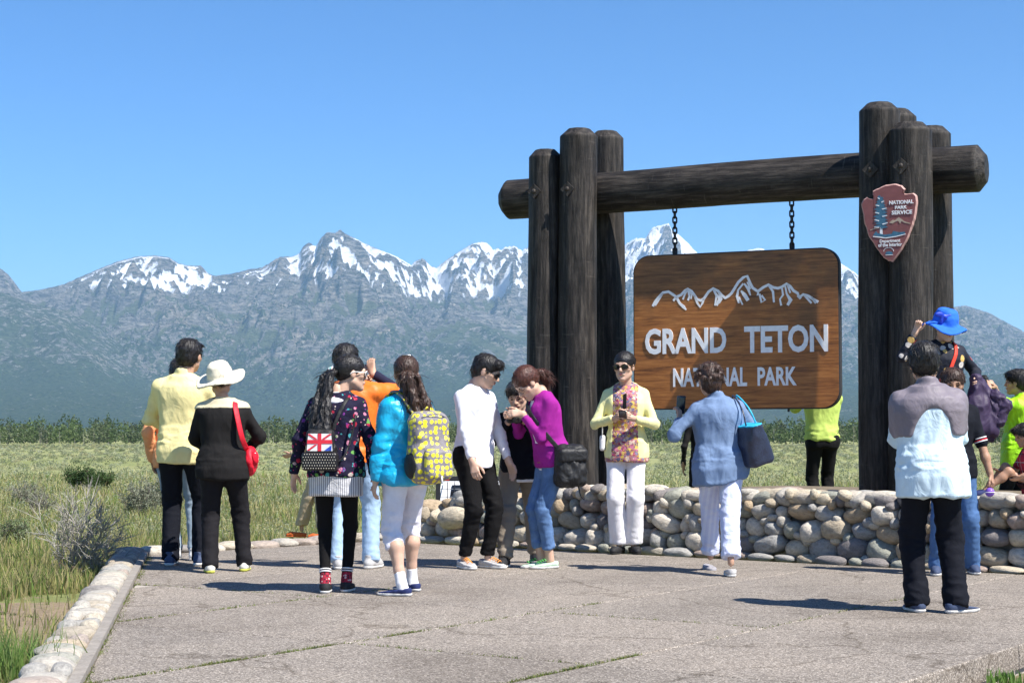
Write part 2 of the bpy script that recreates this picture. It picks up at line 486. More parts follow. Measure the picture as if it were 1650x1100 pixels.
def attr_mat(name, rough=0.9, trans=0.0, spec=0.1):
    t = NT(name); c = t.attr("tint")
    if trans > 0:
        b = t.b; tr = t.n("BsdfTranslucent"); mx = t.n("MixShader"); mx.inputs[0].default_value = trans
        t.l(c, tr.inputs[0]); t.l(b.outputs[0], mx.inputs[1]); t.l(tr.outputs[0], mx.inputs[2]); t.l(mx.outputs[0], t.out.inputs[0])
    return t.done(c, rough, None, spec)
LEAF = attr_mat("leaf_tint", 0.75, 0.3, 0.15)
GRASS = attr_mat("grass_tint", 0.85, 0.35, 0.1)
TWIG = attr_mat("twig_tint", 0.9)

# ---------------------------------------------------------------- far belt of trees
def build_wood():
    r = np.random.default_rng(11)
    Vs, Fs, Cs, off = [], [], [], 0
    pal = np.array([(0.085, 0.125, 0.045), (0.11, 0.155, 0.055), (0.065, 0.10, 0.04), (0.13, 0.16, 0.075), (0.10, 0.12, 0.065)])
    for row, (yy, n) in enumerate(((596, 420), (625, 420), (660, 380), (700, 300))):
        xs = np.linspace(-320, 320, n) + r.uniform(-1.2, 1.2, n)
        for x in xs:
            y = yy + r.uniform(-14, 14)
            hgt = (5.4 + 0.7 * row) + 2.2 * (fbm(np.array([x / 34.0]), np.array([row * 3.1]), octs=3)[0] + 0.2) * 2.6 + r.uniform(-0.7, 1.0)
            hgt = max(3.0, hgt * r.uniform(0.75, 1.2))
            w = r.uniform(1.5, 3.0)
            m = int(85 + 30 * r.random())
            p = r.normal(size=(m, 3)); p /= np.linalg.norm(p, axis=1)[:, None]
            lob = 1 + 0.35 * pnoise(p[:, 0] * 2 + x, p[:, 1] * 2 + y, p[:, 2] * 2)
            p *= (r.uniform(0.45, 1.0, m) ** 0.5 * lob)[:, None]
            z0 = float(ground_z(np.array([x]), np.array([y]))[0])
            zf = (p[:, 2] * 0.5 + 0.5)
            P = np.stack([x + p[:, 0] * w * (1.0 - 0.25 * zf), y + p[:, 1] * w, z0 + 0.2 + zf * (hgt - 0.3)], 1)
            V, F = leaf_quads(P, r.uniform(0.45, 1.0, m), 0.8, r=r)
            c = pal[r.integers(0, 5)] * r.uniform(0.75, 1.15)
            c = np.repeat(c[None] * r.uniform(0.7, 1.3, (m, 1)), 4, 0)
            Vs.append(V); Fs.append(F + off); Cs.append(c); off += len(V)
            if r.random() < 0.4:
                A = np.array([[x, y - w * .6, z0 - 0.1]]); B = A + np.array([[r.uniform(-.3, .3), 0, hgt * 0.7]])
                V, F = twigs(A, B, 0.12, 0.05)
                Vs.append(V); Fs.append(F + off); Cs.append(np.tile(np.array([[0.33, 0.31, 0.27]]), (6, 1))); off += 6
    me = np_mesh("distant_wood", np.concatenate(Vs), np.concatenate(Fs), False, LEAF)
    add_color(me, np.concatenate(Cs))
    tag(link("distant_wood", me), "dark green belt of trees at the far edge of the meadow", "trees", kind="stuff")
build_wood()

# ---------------------------------------------------------------- sage cover and grass of the meadow
WALL_A, WALL_B = np.array([-1.0, 17.52]), np.array([6.2, 11.45])      # foot of the stone wall
PLANTER = [(-1.0, 17.4), (6.2, 11.31), (7.4, 13.6), (5.2, 16.6), (2.6, 18.3), (0.2, 18.6), (-0.9, 18.0)]
def off_limits(x, y, pad=0.0):
    k = in_poly(x, y, PLAZA) | in_poly(x, y, PLANTER)
    for a, b in zip(PLAZA, PLAZA[1:] + PLAZA[:1]): k |= seg_dist(x, y, a, b) < (0.36 + pad)
    return k

def build_sage_cover():
    r = np.random.default_rng(5)
    n = 13000
    v = r.uniform(1 / 520.0, 1 / 19.0, n) ** 1.0
    d = 1 / v
    d = np.where(r.random(n) < 0.45, r.uniform(60, 520, n), d)
    x = r.uniform(-0.36, 0.36, n) * d
    k = ~off_limits(x, d, 0.3)
    x, d = x[k], d[k]
    keep = (fbm(x / 9.0, d / 22.0, octs=3) > -0.12) | (d > 120)
    keep &= ~((d < 32) & (x > -1.5) & (r.random(len(d)) < 0.3))
    x, d = x[keep], d[keep]
    z = ground_z(x, d)
    m = 46
    sz = r.uniform(0.16, 0.42, len(x)) * np.interp(d, [20, 60, 500], [0.75, 1.0, 1.7])
    p = r.normal(size=(len(x), m, 3)); p /= np.linalg.norm(p, axis=2)[..., None]
    p *= r.uniform(0.4, 1.0, (len(x), m, 1))
    p[..., 2] = np.abs(p[..., 2]) * 0.85
    P = np.stack([x, d, z], 1)[:, None, :] + p * sz[:, None, None]
    ls = np.repeat(sz[:, None], m, 1) * r.uniform(0.5, 1.0, (len(x), m)) * np.interp(d, [18, 50, 120, 500], [0.15, 0.26, 0.5, 0.8])[:, None]
    V, F = leaf_quads(P.reshape(-1, 3), ls.ravel(), 0.36, 0.9, r=r)
    pal = np.array([(0.31, 0.335, 0.215), (0.25, 0.275, 0.155), (0.36, 0.375, 0.255), (0.20, 0.235, 0.115), (0.38, 0.36, 0.20)])
    c = pal[r.integers(0, 5, len(x))] * r.uniform(0.8, 1.15, (len(x), 1))
    c = np.repeat(c[:, None, :], m * 4, 1) * np.repeat(r.uniform(0.75, 1.2, (len(x), m, 1)), 4, 1)
    me = np_mesh("sagebrush_cover", V, F, False, GRASS)
    add_color(me, c.reshape(-1, 3))
    tag(link("sagebrush_cover", me), "grey green sagebrush scattered over the whole meadow", "sagebrush", kind="stuff")
build_sage_cover()

def blades(x, y, h, w, lean, r, z=None):
    n = len(x)
    z = ground_z(x, y) if z is None else z
    th = r.uniform(0, 2 * np.pi, n); ph = r.uniform(0, 2 * np.pi, n)
    B = np.stack([x, y, z - 0.01], 1)
    s = np.stack([np.cos(th), np.sin(th), np.zeros(n)], 1) * (w * 0.5)[:, None]
    l = np.stack([np.cos(ph), np.sin(ph), np.zeros(n)], 1) * (h * lean * r.uniform(0.2, 1.0, n))[:, None]
    mid = B + l * 0.35 + np.array([0, 0, 1.0]) * (h * 0.6)[:, None]
    tip = B + l + np.array([0, 0, 1.0]) * h[:, None]
    V = np.stack([B - s, B + s, mid + s * 0.7, tip, mid - s * 0.7], 1).reshape(-1, 3)
    o = (np.arange(n) * 5)[:, None]
    F = np.concatenate([o + np.array([[0, 1, 2, 4]]), o + np.array([[4, 2, 3, 3]])])
    T = np.concatenate([o + np.array([[0, 1, 2]]), o + np.array([[0, 2, 4]]), o + np.array([[4, 2, 3]])])
    return V, T

def build_grass():
    r = np.random.default_rng(6)
    n = 260000
    d = 1 / r.uniform(1 / 70.0, 1 / 7.0, n)
    x = r.uniform(-0.34, 0.34, n) * d
    k = ~off_limits(x, d) & ~((x > -0.2) & (d < 17)) & ~((d > 20) & (x > 0) & (r.random(n) < 0.55))
    x, d = x[k], d[k]
    clump = fbm(x * 0.9, d * 0.6, octs=3) + 0.6 * fbm(x * 3.2, d * 2.4, octs=2)
    soil = np.hypot((x + 3.05) * 1.3, (d - 11.3) * 0.62)
    k = (clump > -0.30) & ~((soil < 1.25) & (r.random(len(x)) < 0.9)) & ~((clump < 0.0) & (r.random(len(x)) < 0.5))
    x, d, clump = x[k], d[k], clump[k]
    h = r.uniform(0.07, 0.24, len(x)) * np.interp(clump, [-0.3, 0.5], [0.7, 1.3]) * np.interp(d, [7, 14, 40], [0.9, 1.0, 1.25])
    w = np.interp(d, [7, 15, 70], [0.006, 0.011, 0.04]) * r.uniform(0.7, 1.3, len(x))
    V, T = blades(x, d, h, w, 0.55, r)
    pal = np.array([(0.16, 0.21, 0.055), (0.21, 0.25, 0.075), (0.30, 0.28, 0.11), (0.38, 0.33, 0.17), (0.13, 0.19, 0.05), (0.27, 0.19, 0.09)])
    patch = fbm(x * 0.35 + 9, d * 0.2, octs=3)
    idx = np.clip((r.random(len(x)) * 3.4 + 3.6 * (patch + 0.38)).astype(int), 0, 5)
    c = pal[idx] * r.uniform(0.8, 1.2, (len(x), 1))
    me = np_mesh("meadow_grass", V, T, False, GRASS)
    add_color(me, np.repeat(c, 5, 0))
    tag(link("meadow_grass", me), "long green and straw coloured grass around the paved terrace", "grass", kind="stuff")
build_grass()

def build_tall_clump(name, label, px, py, z, n, spread, hmin, hmax, cols, seed):
    r = np.random.default_rng(seed)
    c = G(px, py, z)
    x = c[0] + r.normal(size=n) * spread; y = c[1] + r.normal(size=n) * spread
    h = r.uniform(hmin, hmax, n); w = r.uniform(0.006, 0.011, n)
    zz = ground_z(x, y)
    V, T = blades(x, y, h, w, 0.42, r, zz)
    V = V - np.array([c[0], c[1], 0])
    me = np_mesh("blades", V, T, False, GRASS)
    cc = np.array(cols)[r.integers(0, len(cols), n)] * r.uniform(0.8, 1.2, (n, 1))
    add_color(me, np.repeat(cc, 5, 0))
    tag(link(name, me, loc=(c[0], c[1], 0)), label, "grass", kind="stuff")
build_tall_clump("grass_tuft", "tall bright green grass tuft at the outer side of the kerb stones", 12, 1105, -0.14, 420, 0.13, 0.16, 0.34, [(0.13, 0.22, 0.05), (0.17, 0.27, 0.07), (0.2, 0.27, 0.09)], 3)
build_tall_clump("grass_tuft", "green weed growing at the broken edge of the concrete terrace", 1618, 1112, -0.14, 130, 0.05, 0.03, 0.075, [(0.10, 0.19, 0.04), (0.14, 0.24, 0.06)], 4)

def build_bush(name, label, px, py, z, width, height, lean, n_stem, n_leaf, leaf, cols, twigcol, seed, sub=3):
    """shrub of forking stems; leaves ride on the twig ends"""
    r = np.random.default_rng(seed)
    c = G(px, py, z); z0 = float(ground_z(np.array([c[0]]), np.array([c[1]]))[0])
    root = empty(name, (c[0], c[1], z0))
    A, B, ra, rb, ends = [], [], [], [], []
    for s in range(n_stem):
        p = np.array([r.normal() * width * 0.06, r.normal() * width * 0.06, -0.03])
        ang = r.uniform(0, 2 * np.pi); out = r.random() ** 0.5 * 1.05
        dirn = np.array([math.cos(ang) * out + lean[0], math.sin(ang) * out + lean[1], 1.0]); dirn /= np.linalg.norm(dirn)
        L = height * r.uniform(0.75, 1.2)
        pts = [p]
        for k in range(5):
            dirn = dirn + r.normal(size=3) * 0.16 + np.array([0, 0, 0.06]); dirn /= np.linalg.norm(dirn)
            pts.append(pts[-1] + dirn * L / 5)
        for k in range(5):
            A.append(pts[k]); B.append(pts[k + 1]); ra.append(0.008 * (1 - k / 6)); rb.append(0.008 * (1 - (k + 1) / 6))
            if k >= 1:
                for q in range(sub):
                    dd = pts[k + 1] - pts[k]; dd = dd / np.linalg.norm(dd) + r.normal(size=3) * 0.5
                    dd /= np.linalg.norm(dd); e = pts[k + 1] + dd * L * r.uniform(0.14, 0.32)
                    A.append(pts[k + 1]); B.append(e); ra.append(0.0035); rb.append(0.0015); ends.append((pts[k + 1], e))
                    for q2 in range(2):
                        d2 = dd + r.normal(size=3) * 0.45; d2 /= np.linalg.norm(d2)
                        st = pts[k + 1] + (e - pts[k + 1]) * r.uniform(0.3, 0.9); e2 = st + d2 * L * r.uniform(0.08, 0.2)
                        A.append(st); B.append(e2); ra.append(0.0022); rb.append(0.001); ends.append((st, e2))
    V, F = twigs(np.array(A), np.array(B), np.array(ra), np.array(rb))
    me = np_mesh("stems", V, F, True, TWIG)
    tc = np.repeat(np.array(twigcol)[None] * r.uniform(0.7, 1.25, (len(A), 1)), 6, 0)
    add_color(me, tc)
    link("stem", me, parent=root)
    if n_leaf:
        e0 = np.array([e[0] for e in ends]); e1 = np.array([e[1] for e in ends])
        ix = r.integers(0, len(ends), n_leaf); tt = r.uniform(0.1, 1.1, (n_leaf, 1))
        P = e0[ix] + (e1[ix] - e0[ix]) * tt + r.normal(size=(n_leaf, 3)) * leaf * 0.6
        V, F = leaf_quads(P, r.uniform(0.6, 1.3, n_leaf) * leaf, 0.45, 0.8, r=r)
        me = np_mesh("leaves", V, F, False, LEAF)
        cc = np.array(cols)[r.integers(0, len(cols), n_leaf)] * r.uniform(0.75, 1.2, (n_leaf, 1))
        add_color(me, np.repeat(cc, 4, 0))
        link("foliage", me, parent=root)
    tag(root, label, "bush", "bushes beside the terrace")
SAGE = [(0.235, 0.255, 0.175), (0.19, 0.21, 0.135), (0.29, 0.30, 0.22)]
build_bush("dead_sagebrush", "large bare silver grey sagebrush leaning over the kerb stones", 112, 930, -0.16, 0.45, 0.64, (0.6, 0.1), 30, 0, 0.02, SAGE, (0.37, 0.345, 0.31), 21, 4)
build_bush("sagebrush", "round leafy grey green sagebrush beyond the bare silver one", 228, 838, -0.3, 0.7, 0.44, (0, 0), 34, 5200, 0.035, SAGE, (0.16, 0.14, 0.12), 22, 3)
build_bush("sagebrush", "wide pale sagebrush between the round one and the yellow shirt man", 272, 822, -0.32, 0.9, 0.55, (0, 0), 30, 4600, 0.04, SAGE, (0.18, 0.16, 0.13), 23, 3)
build_bush("green_bush", "low dark green bush standing out in the grass", 132, 788, -0.45, 1.1, 0.52, (0, 0), 40, 5200, 0.06, [(0.06, 0.105, 0.035), (0.08, 0.13, 0.045), (0.045, 0.085, 0.03)], (0.12, 0.09, 0.07), 24, 3)
build_bush("green_bush", "smaller dark green bush touching the low dark one", 165, 786, -0.45, 0.9, 0.42, (0, 0), 28, 3000, 0.06, [(0.06, 0.105, 0.035), (0.08, 0.13, 0.045)], (0.12, 0.09, 0.07), 25, 3)
build_bush("sagebrush", "small dark twiggy sagebrush next to the bare silver one", 70, 828, -0.3, 0.4, 0.34, (0, 0), 24, 700, 0.03, SAGE, (0.17, 0.15, 0.13), 26, 3)
build_bush("sagebrush", "low bright green sagebrush standing alone in the long grass", 16, 880, -0.22, 0.5, 0.26, (0, 0), 22, 2000, 0.032, [(0.16, 0.21, 0.09), (0.2, 0.24, 0.13)], (0.16, 0.14, 0.11), 27, 3)
build_bush("sagebrush", "pale dry sagebrush among the reddish grass", 45, 815, -0.32, 0.6, 0.40, (0, 0), 24, 1200, 0.04, SAGE, (0.22, 0.2, 0.17), 28, 3)
build_bush("sagebrush", "thin sagebrush beside the crumbling low end of the stone wall", 655, 850, -0.25, 0.4, 0.45, (0, 0), 18, 1200, 0.03, SAGE, (0.2, 0.18, 0.15), 29, 3)
build_bush("dead_branch", "dead brown branch lying on the bare soil by the kerb", 88, 948, -0.16, 0.25, 0.24, (1.6, 0.0), 8, 0, 0.02, SAGE, (0.16, 0.11, 0.08), 31, 1)

# ---------------------------------------------------------------- terrace of exposed aggregate slabs
D1 = np.array([0.56, 0.83]); D1 /= np.linalg.norm(D1)
N1 = np.array([D1[1], -D1[0]])
def aggregate_mat():
    t = NT("exposed_aggregate"); v = t.coords("Object")
    vo = t.voronoi(v, 150.0); vo2 = t.voronoi(v, 70.0)
    pc = t.n("SeparateColor"); t.l(vo.outputs["Color"], pc.inputs[0])
    peb = t.ramp(pc.outputs[0], [(0.0, (0.055, 0.048, 0.043)), (0.22, (0.165, 0.145, 0.127)), (0.55, (0.29, 0.257, 0.226)), (0.8, (0.41, 0.365, 0.32)), (1.0, (0.74, 0.68, 0.61))])
    pc2 = t.n("SeparateColor"); t.l(vo2.outputs["Color"], pc2.inputs[0])
    peb2 = t.ramp(pc2.outputs[1], [(0.0, (0.15, 0.132, 0.112)), (0.5, (0.255, 0.228, 0.194)), (1.0, (0.37, 0.33, 0.285))])
    c = t.mix(0.35, peb, peb2)
    gap = t.ramp(vo.outputs["Distance"], [(0.35, (1, 1, 1)), (0.8, (0.6, 0.58, 0.55))])
    c = t.mix(1.0, c, gap, 'MULTIPLY')
    n = t.noise(v, 0.7, 7, 0.68, 0.5); n2 = t.noise(v, 4.5, 5, 0.7)
    st = t.ramp(n, [(0.32, (0.74, 0.72, 0.70)), (0.48, (0.97, 0.96, 0.95)), (0.68, (1.14, 1.12, 1.09))])
    c = t.mix(1.0, c, st, 'MULTIPLY')
    wear = t.ramp(n2, [(0.62, (0, 0, 0)), (0.75, (0.35, 0.35, 0.35))])
    c = t.mix(wear, c, (0.44, 0.40, 0.36))
    sp_ = t.voronoi(v, 2.1); spot = t.ramp(sp_.outputs["Distance"], [(0.035, (0.55, 0.54, 0.53)), (0.07, (1, 1, 1))])
    c = t.mix(1.0, c, spot, 'MULTIPLY')
    wv = t.n("VectorMath"); wv.operation = 'ADD'; nz = t.n("TexNoise"); nz.inputs["Scale"].default_value = 2.2; nz.inputs["Detail"].default_value = 5; t.l(v, nz.inputs["Vector"]); t.l(v, wv.inputs[0])
    sv = t.n("VectorMath"); sv.operation = 'SCALE'; sv.inputs["Scale"].default_value = 0.5; t.l(nz.outputs["Color"], sv.inputs[0]); t.l(sv.outputs[0], wv.inputs[1])
    ed = t.voronoi(wv.outputs[0], 0.42, 'DISTANCE_TO_EDGE'); crk = t.ramp(ed.outputs["Distance"], [(0.0, (0.45, 0.42, 0.38)), (0.006, (1, 1, 1))])
    c = t.mix(0.8, c, crk, 'MULTIPLY')
    rp = t.ramp(t.rand(), [(0, (0.94, 0.94, 0.94)), (1, (1.05, 1.04, 1.03))])
    c = t.mix(1.0, c, rp, 'MULTIPLY')
    nm = t.bump(vo.outputs["Distance"], 0.3, -0.004)
    return t.done(c, 0.85, nm, 0.2)
AGG = aggregate_mat()
CONC = None
def concrete_mat(name, col, rough=0.9):
    t = NT(name); v = t.coords("Object")
    n = t.noise(v, 9.0, 7, 0.65); n2 = t.noise(v, 60.0, 4, 0.6)
    c = t.ramp(n, [(0.3, tuple(k * 0.78 for k in col)), (0.7, tuple(k * 1.12 for k in col))])
    c = t.mix(1.0, c, t.ramp(n2, [(0.3, (0.85, 0.85, 0.85)), (0.7, (1.1, 1.1, 1.1))]), 'MULTIPLY')
    return t.done(c, rough, t.bump(n2, 0.5, 0.01, t.bump(n, 0.4, 0.03)), 0.2)
CONC = concrete_mat("edge_concrete", (0.30, 0.27, 0.235))
MORTAR = concrete_mat("wall_mortar", (0.32, 0.29, 0.25))
JOINT = concrete_mat("joint_filler", (0.40, 0.36, 0.31))

def build_plaza():
    bm = bmesh.new()
    cx, cy = sum(q[0] for q in PLAZA) / 4, sum(q[1] for q in PLAZA) / 4
    vs = [bm.verts.new((cx + (x - cx) * 0.994, cy + (y - cy) * 0.994, -0.007)) for x, y in PLAZA]
    f = bm.faces.new(vs)
    r = bmesh.ops.extrude_face_region(bm, geom=[f])
    bmesh.ops.translate(bm, vec=(0, 0, -0.3), verts=[e for e in r["geom"] if isinstance(e, bmesh.types.BMVert)])
    base = link("terrace", bm_mesh("terrace_bed", bm, JOINT))
    tag(base, "paved terrace of pebbly concrete slabs", "terrace", kind="structure")
    n_offs = [-13.5, -12.0, -10.45, -8.95, -7.43, -5.72, -4.24, -2.86]
    d_offs = [-1.0, 1.4, 3.25, 5.1, 6.95, 8.8, 10.65, 12.5, 14.4, 16.3]
    for ni in range(len(n_offs) - 1):
        for di in range(len(d_offs) - 1):
            bm = bmesh.new()
            f = bm.faces.new([bm.verts.new((x, y, 0)) for x, y in PLAZA])
            g = 0.006
            for nv, lo, hi in ((N1, n_offs[ni], n_offs[ni + 1]), (D1, d_offs[di], d_offs[di + 1])):
                for off, sgn in ((lo + g, -1), (hi - g, 1)):
                    if sgn == 1 and ni == len(n_offs) - 2 and nv is N1: off = hi + 0.05
                    geom = bm.verts[:] + bm.edges[:] + bm.faces[:]
                    bmesh.ops.bisect_plane(bm, geom=geom, plane_co=(nv[0] * off, nv[1] * off, 0), plane_no=(nv[0] * sgn, nv[1] * sgn, 0), clear_outer=True)
            if not bm.faces or sum(fc.calc_area() for fc in bm.faces) < 0.03:
                bm.free(); continue
            r = bmesh.ops.extrude_face_region(bm, geom=bm.faces[:])
            bmesh.ops.translate(bm, vec=(0, 0, -0.12), verts=[e for e in r["geom"] if isinstance(e, bmesh.types.BMVert)])
            bmesh.ops.recalc_face_normals(bm, faces=bm.faces)
            top = [e for e in bm.edges if all(abs(v.co.z) < 1e-5 for v in e.verts)]
            bmesh.ops.bevel(bm, geom=top, offset=0.006, segments=1, affect='EDGES')
            link("slab", bm_mesh("slab", bm, AGG), parent=base)
    # weeds in the joints
    r = np.random.default_rng(9)
    X, Y = [], []
    def run(p, q, n, w=0.012, thr=0.02):
        t = r.random(n); cl = fbm(t * 9.0, t * 0 + p[0], octs=2)
        t = t[cl + r.normal(size=n) * 0.12 > thr]
        X.append(p[0] + (q[0] - p[0]) * t + r.normal(size=len(t)) * w); Y.append(p[1] + (q[1] - p[1]) * t + r.normal(size=len(t)) * w)
    def on_n(off, a, b): return N1 * off + D1 * a, N1 * off + D1 * b
    run(*on_n(-5.72, 4.6, 7.6), 3600, 0.007, -0.04); run(*on_n(-5.72, 7.6, 9.5), 700); run(*on_n(-4.24, 5.2, 7.4), 2600, 0.007, -0.04); run(*on_n(-4.24, 8.2, 11.0), 500)
    run(*on_n(-7.43, 6.6, 9.5), 1600, 0.009)
    for off in (6.95, 8.8):
        run(D1 * off + N1 * -5.72, D1 * off + N1 * -4.3, 420, 0.008); run(D1 * off + N1 * -9.5, D1 * off + N1 * -7.4, 500, 0.008)
    a, b = np.array([-1.84, 7.4]), np.array([-3.17, 15.2]); run(a + (0.02, 0), b + (0.02, 0), 2600, 0.015)
    X = np.concatenate(X); Y = np.concatenate(Y)
    V, T = blades(X, Y, r.uniform(0.008, 0.026, len(X)), r.uniform(0.004, 0.008, len(X)), 1.2, r, np.full(len(X), 0.0))
    me = np_mesh("joint_weeds", V, T, False, GRASS)
    cc = np.array([(0.12, 0.17, 0.04), (0.17, 0.21, 0.06), (0.24, 0.22, 0.1)])[r.integers(0, 3, len(X))]
    add_color(me, np.repeat(cc, 5, 0))
    tag(link("joint_weeds", me), "small green weeds sprouting along the terrace joints", "weeds", kind="stuff")
build_plaza()

# ---------------------------------------------------------------- field stones
def stone_mat(nm_="river_stone", mute=0.0):
    t = NT(nm_); v = t.coords("Object"); rd = t.rand()
    base = t.ramp(rd, [(0.0, (0.37, 0.315, 0.24)), (0.12, (0.44, 0.40, 0.34)), (0.24, (0.30, 0.295, 0.285)), (0.36, (0.48, 0.42, 0.325)), (0.46, (0.34, 0.27, 0.235)), (0.54, (0.285, 0.29, 0.25)), (0.64, (0.52, 0.475, 0.41)), (0.74, (0.40, 0.375, 0.335)), (0.86, (0.40, 0.31, 0.21)), (0.92, (0.19, 0.175, 0.175))], 'CONSTANT')
    if mute: base = t.mix(mute, base, (0.37, 0.345, 0.305))
    tc = t.n("TexCoord"); ad = t.n("VectorMath"); ad.operation = 'ADD'
    cb = t.n("CombineXYZ"); m1 = t.math('MULTIPLY', rd, 37.0); t.l(m1, cb.inputs[0]); t.l(m1, cb.inputs[1])
    t.l(tc.outputs["Object"], ad.inputs[0]); t.l(cb.outputs[0], ad.inputs[1])
    n = t.noise(ad.outputs[0], 3.5, 7, 0.65); n2 = t.noise(ad.outputs[0], 26.0, 5, 0.7)
    c = t.mix(1.0, base, t.ramp(n, [(0.3, (0.70, 0.68, 0.66)), (0.5, (1.1, 1.09, 1.06)), (0.72, (1.4, 1.37, 1.3))]), 'MULTIPLY')
    c = t.mix(1.0, c, t.ramp(n2, [(0.3, (0.82, 0.82, 0.82)), (0.7, (1.12, 1.12, 1.12))]), 'MULTIPLY')
    nm = t.bump(n2, 0.35, 0.02, t.bump(n, 0.35, 0.08))
    return t.done(c, 0.72, nm, 0.3)
STONE = stone_mat(); KERB = stone_mat("kerb_stone", 0.35); KERBS = []
STONES = []
def make_stone_meshes():
    for s in range(10):
        r = np.random.default_rng(100 + s)
        bm = bmesh.new()
        bmesh.ops.create_icosphere(bm, subdivisions=3 if s < 10 else 2, radius=1.0)
        P = np.array([v.co[:] for v in bm.verts])
        e = r.uniform(2.1, 2.9)
        q = P / (np.abs(P) ** e).sum(1)[:, None] ** (1 / e)
        q *= (1 + 0.13 * fbm(P[:, 0] * 1.1 + s * 7, P[:, 1] * 1.1, P[:, 2] * 1.1, octs=3))[:, None]
        for k in range(3):                                   # a few flattened, worn sides
            d = r.normal(size=3); d /= np.linalg.norm(d); h = r.uniform(0.78, 0.95)
            pr = q @ d; q -= d[None] * (np.clip(pr - h, 0, None) * 0.75)[:, None]
        for v, c in zip(bm.verts, q): v.co = c
        STONES.append(bm_mesh("stone", bm, STONE, True)); k2 = STONES[-1].copy(); k2.materials.clear(); k2.materials.append(KERB); KERBS.append(k2)
make_stone_meshes()
def stone(parent, c, half, rz=0.0, tilt=(0, 0), name="stone"):
    o = link(name, (KERBS if parent.name.startswith("kerb") else STONES)[random.randrange(10)], parent=parent, loc=c)
    o.scale = half
    o.rotation_euler = (tilt[0], tilt[1], rz)
    return o

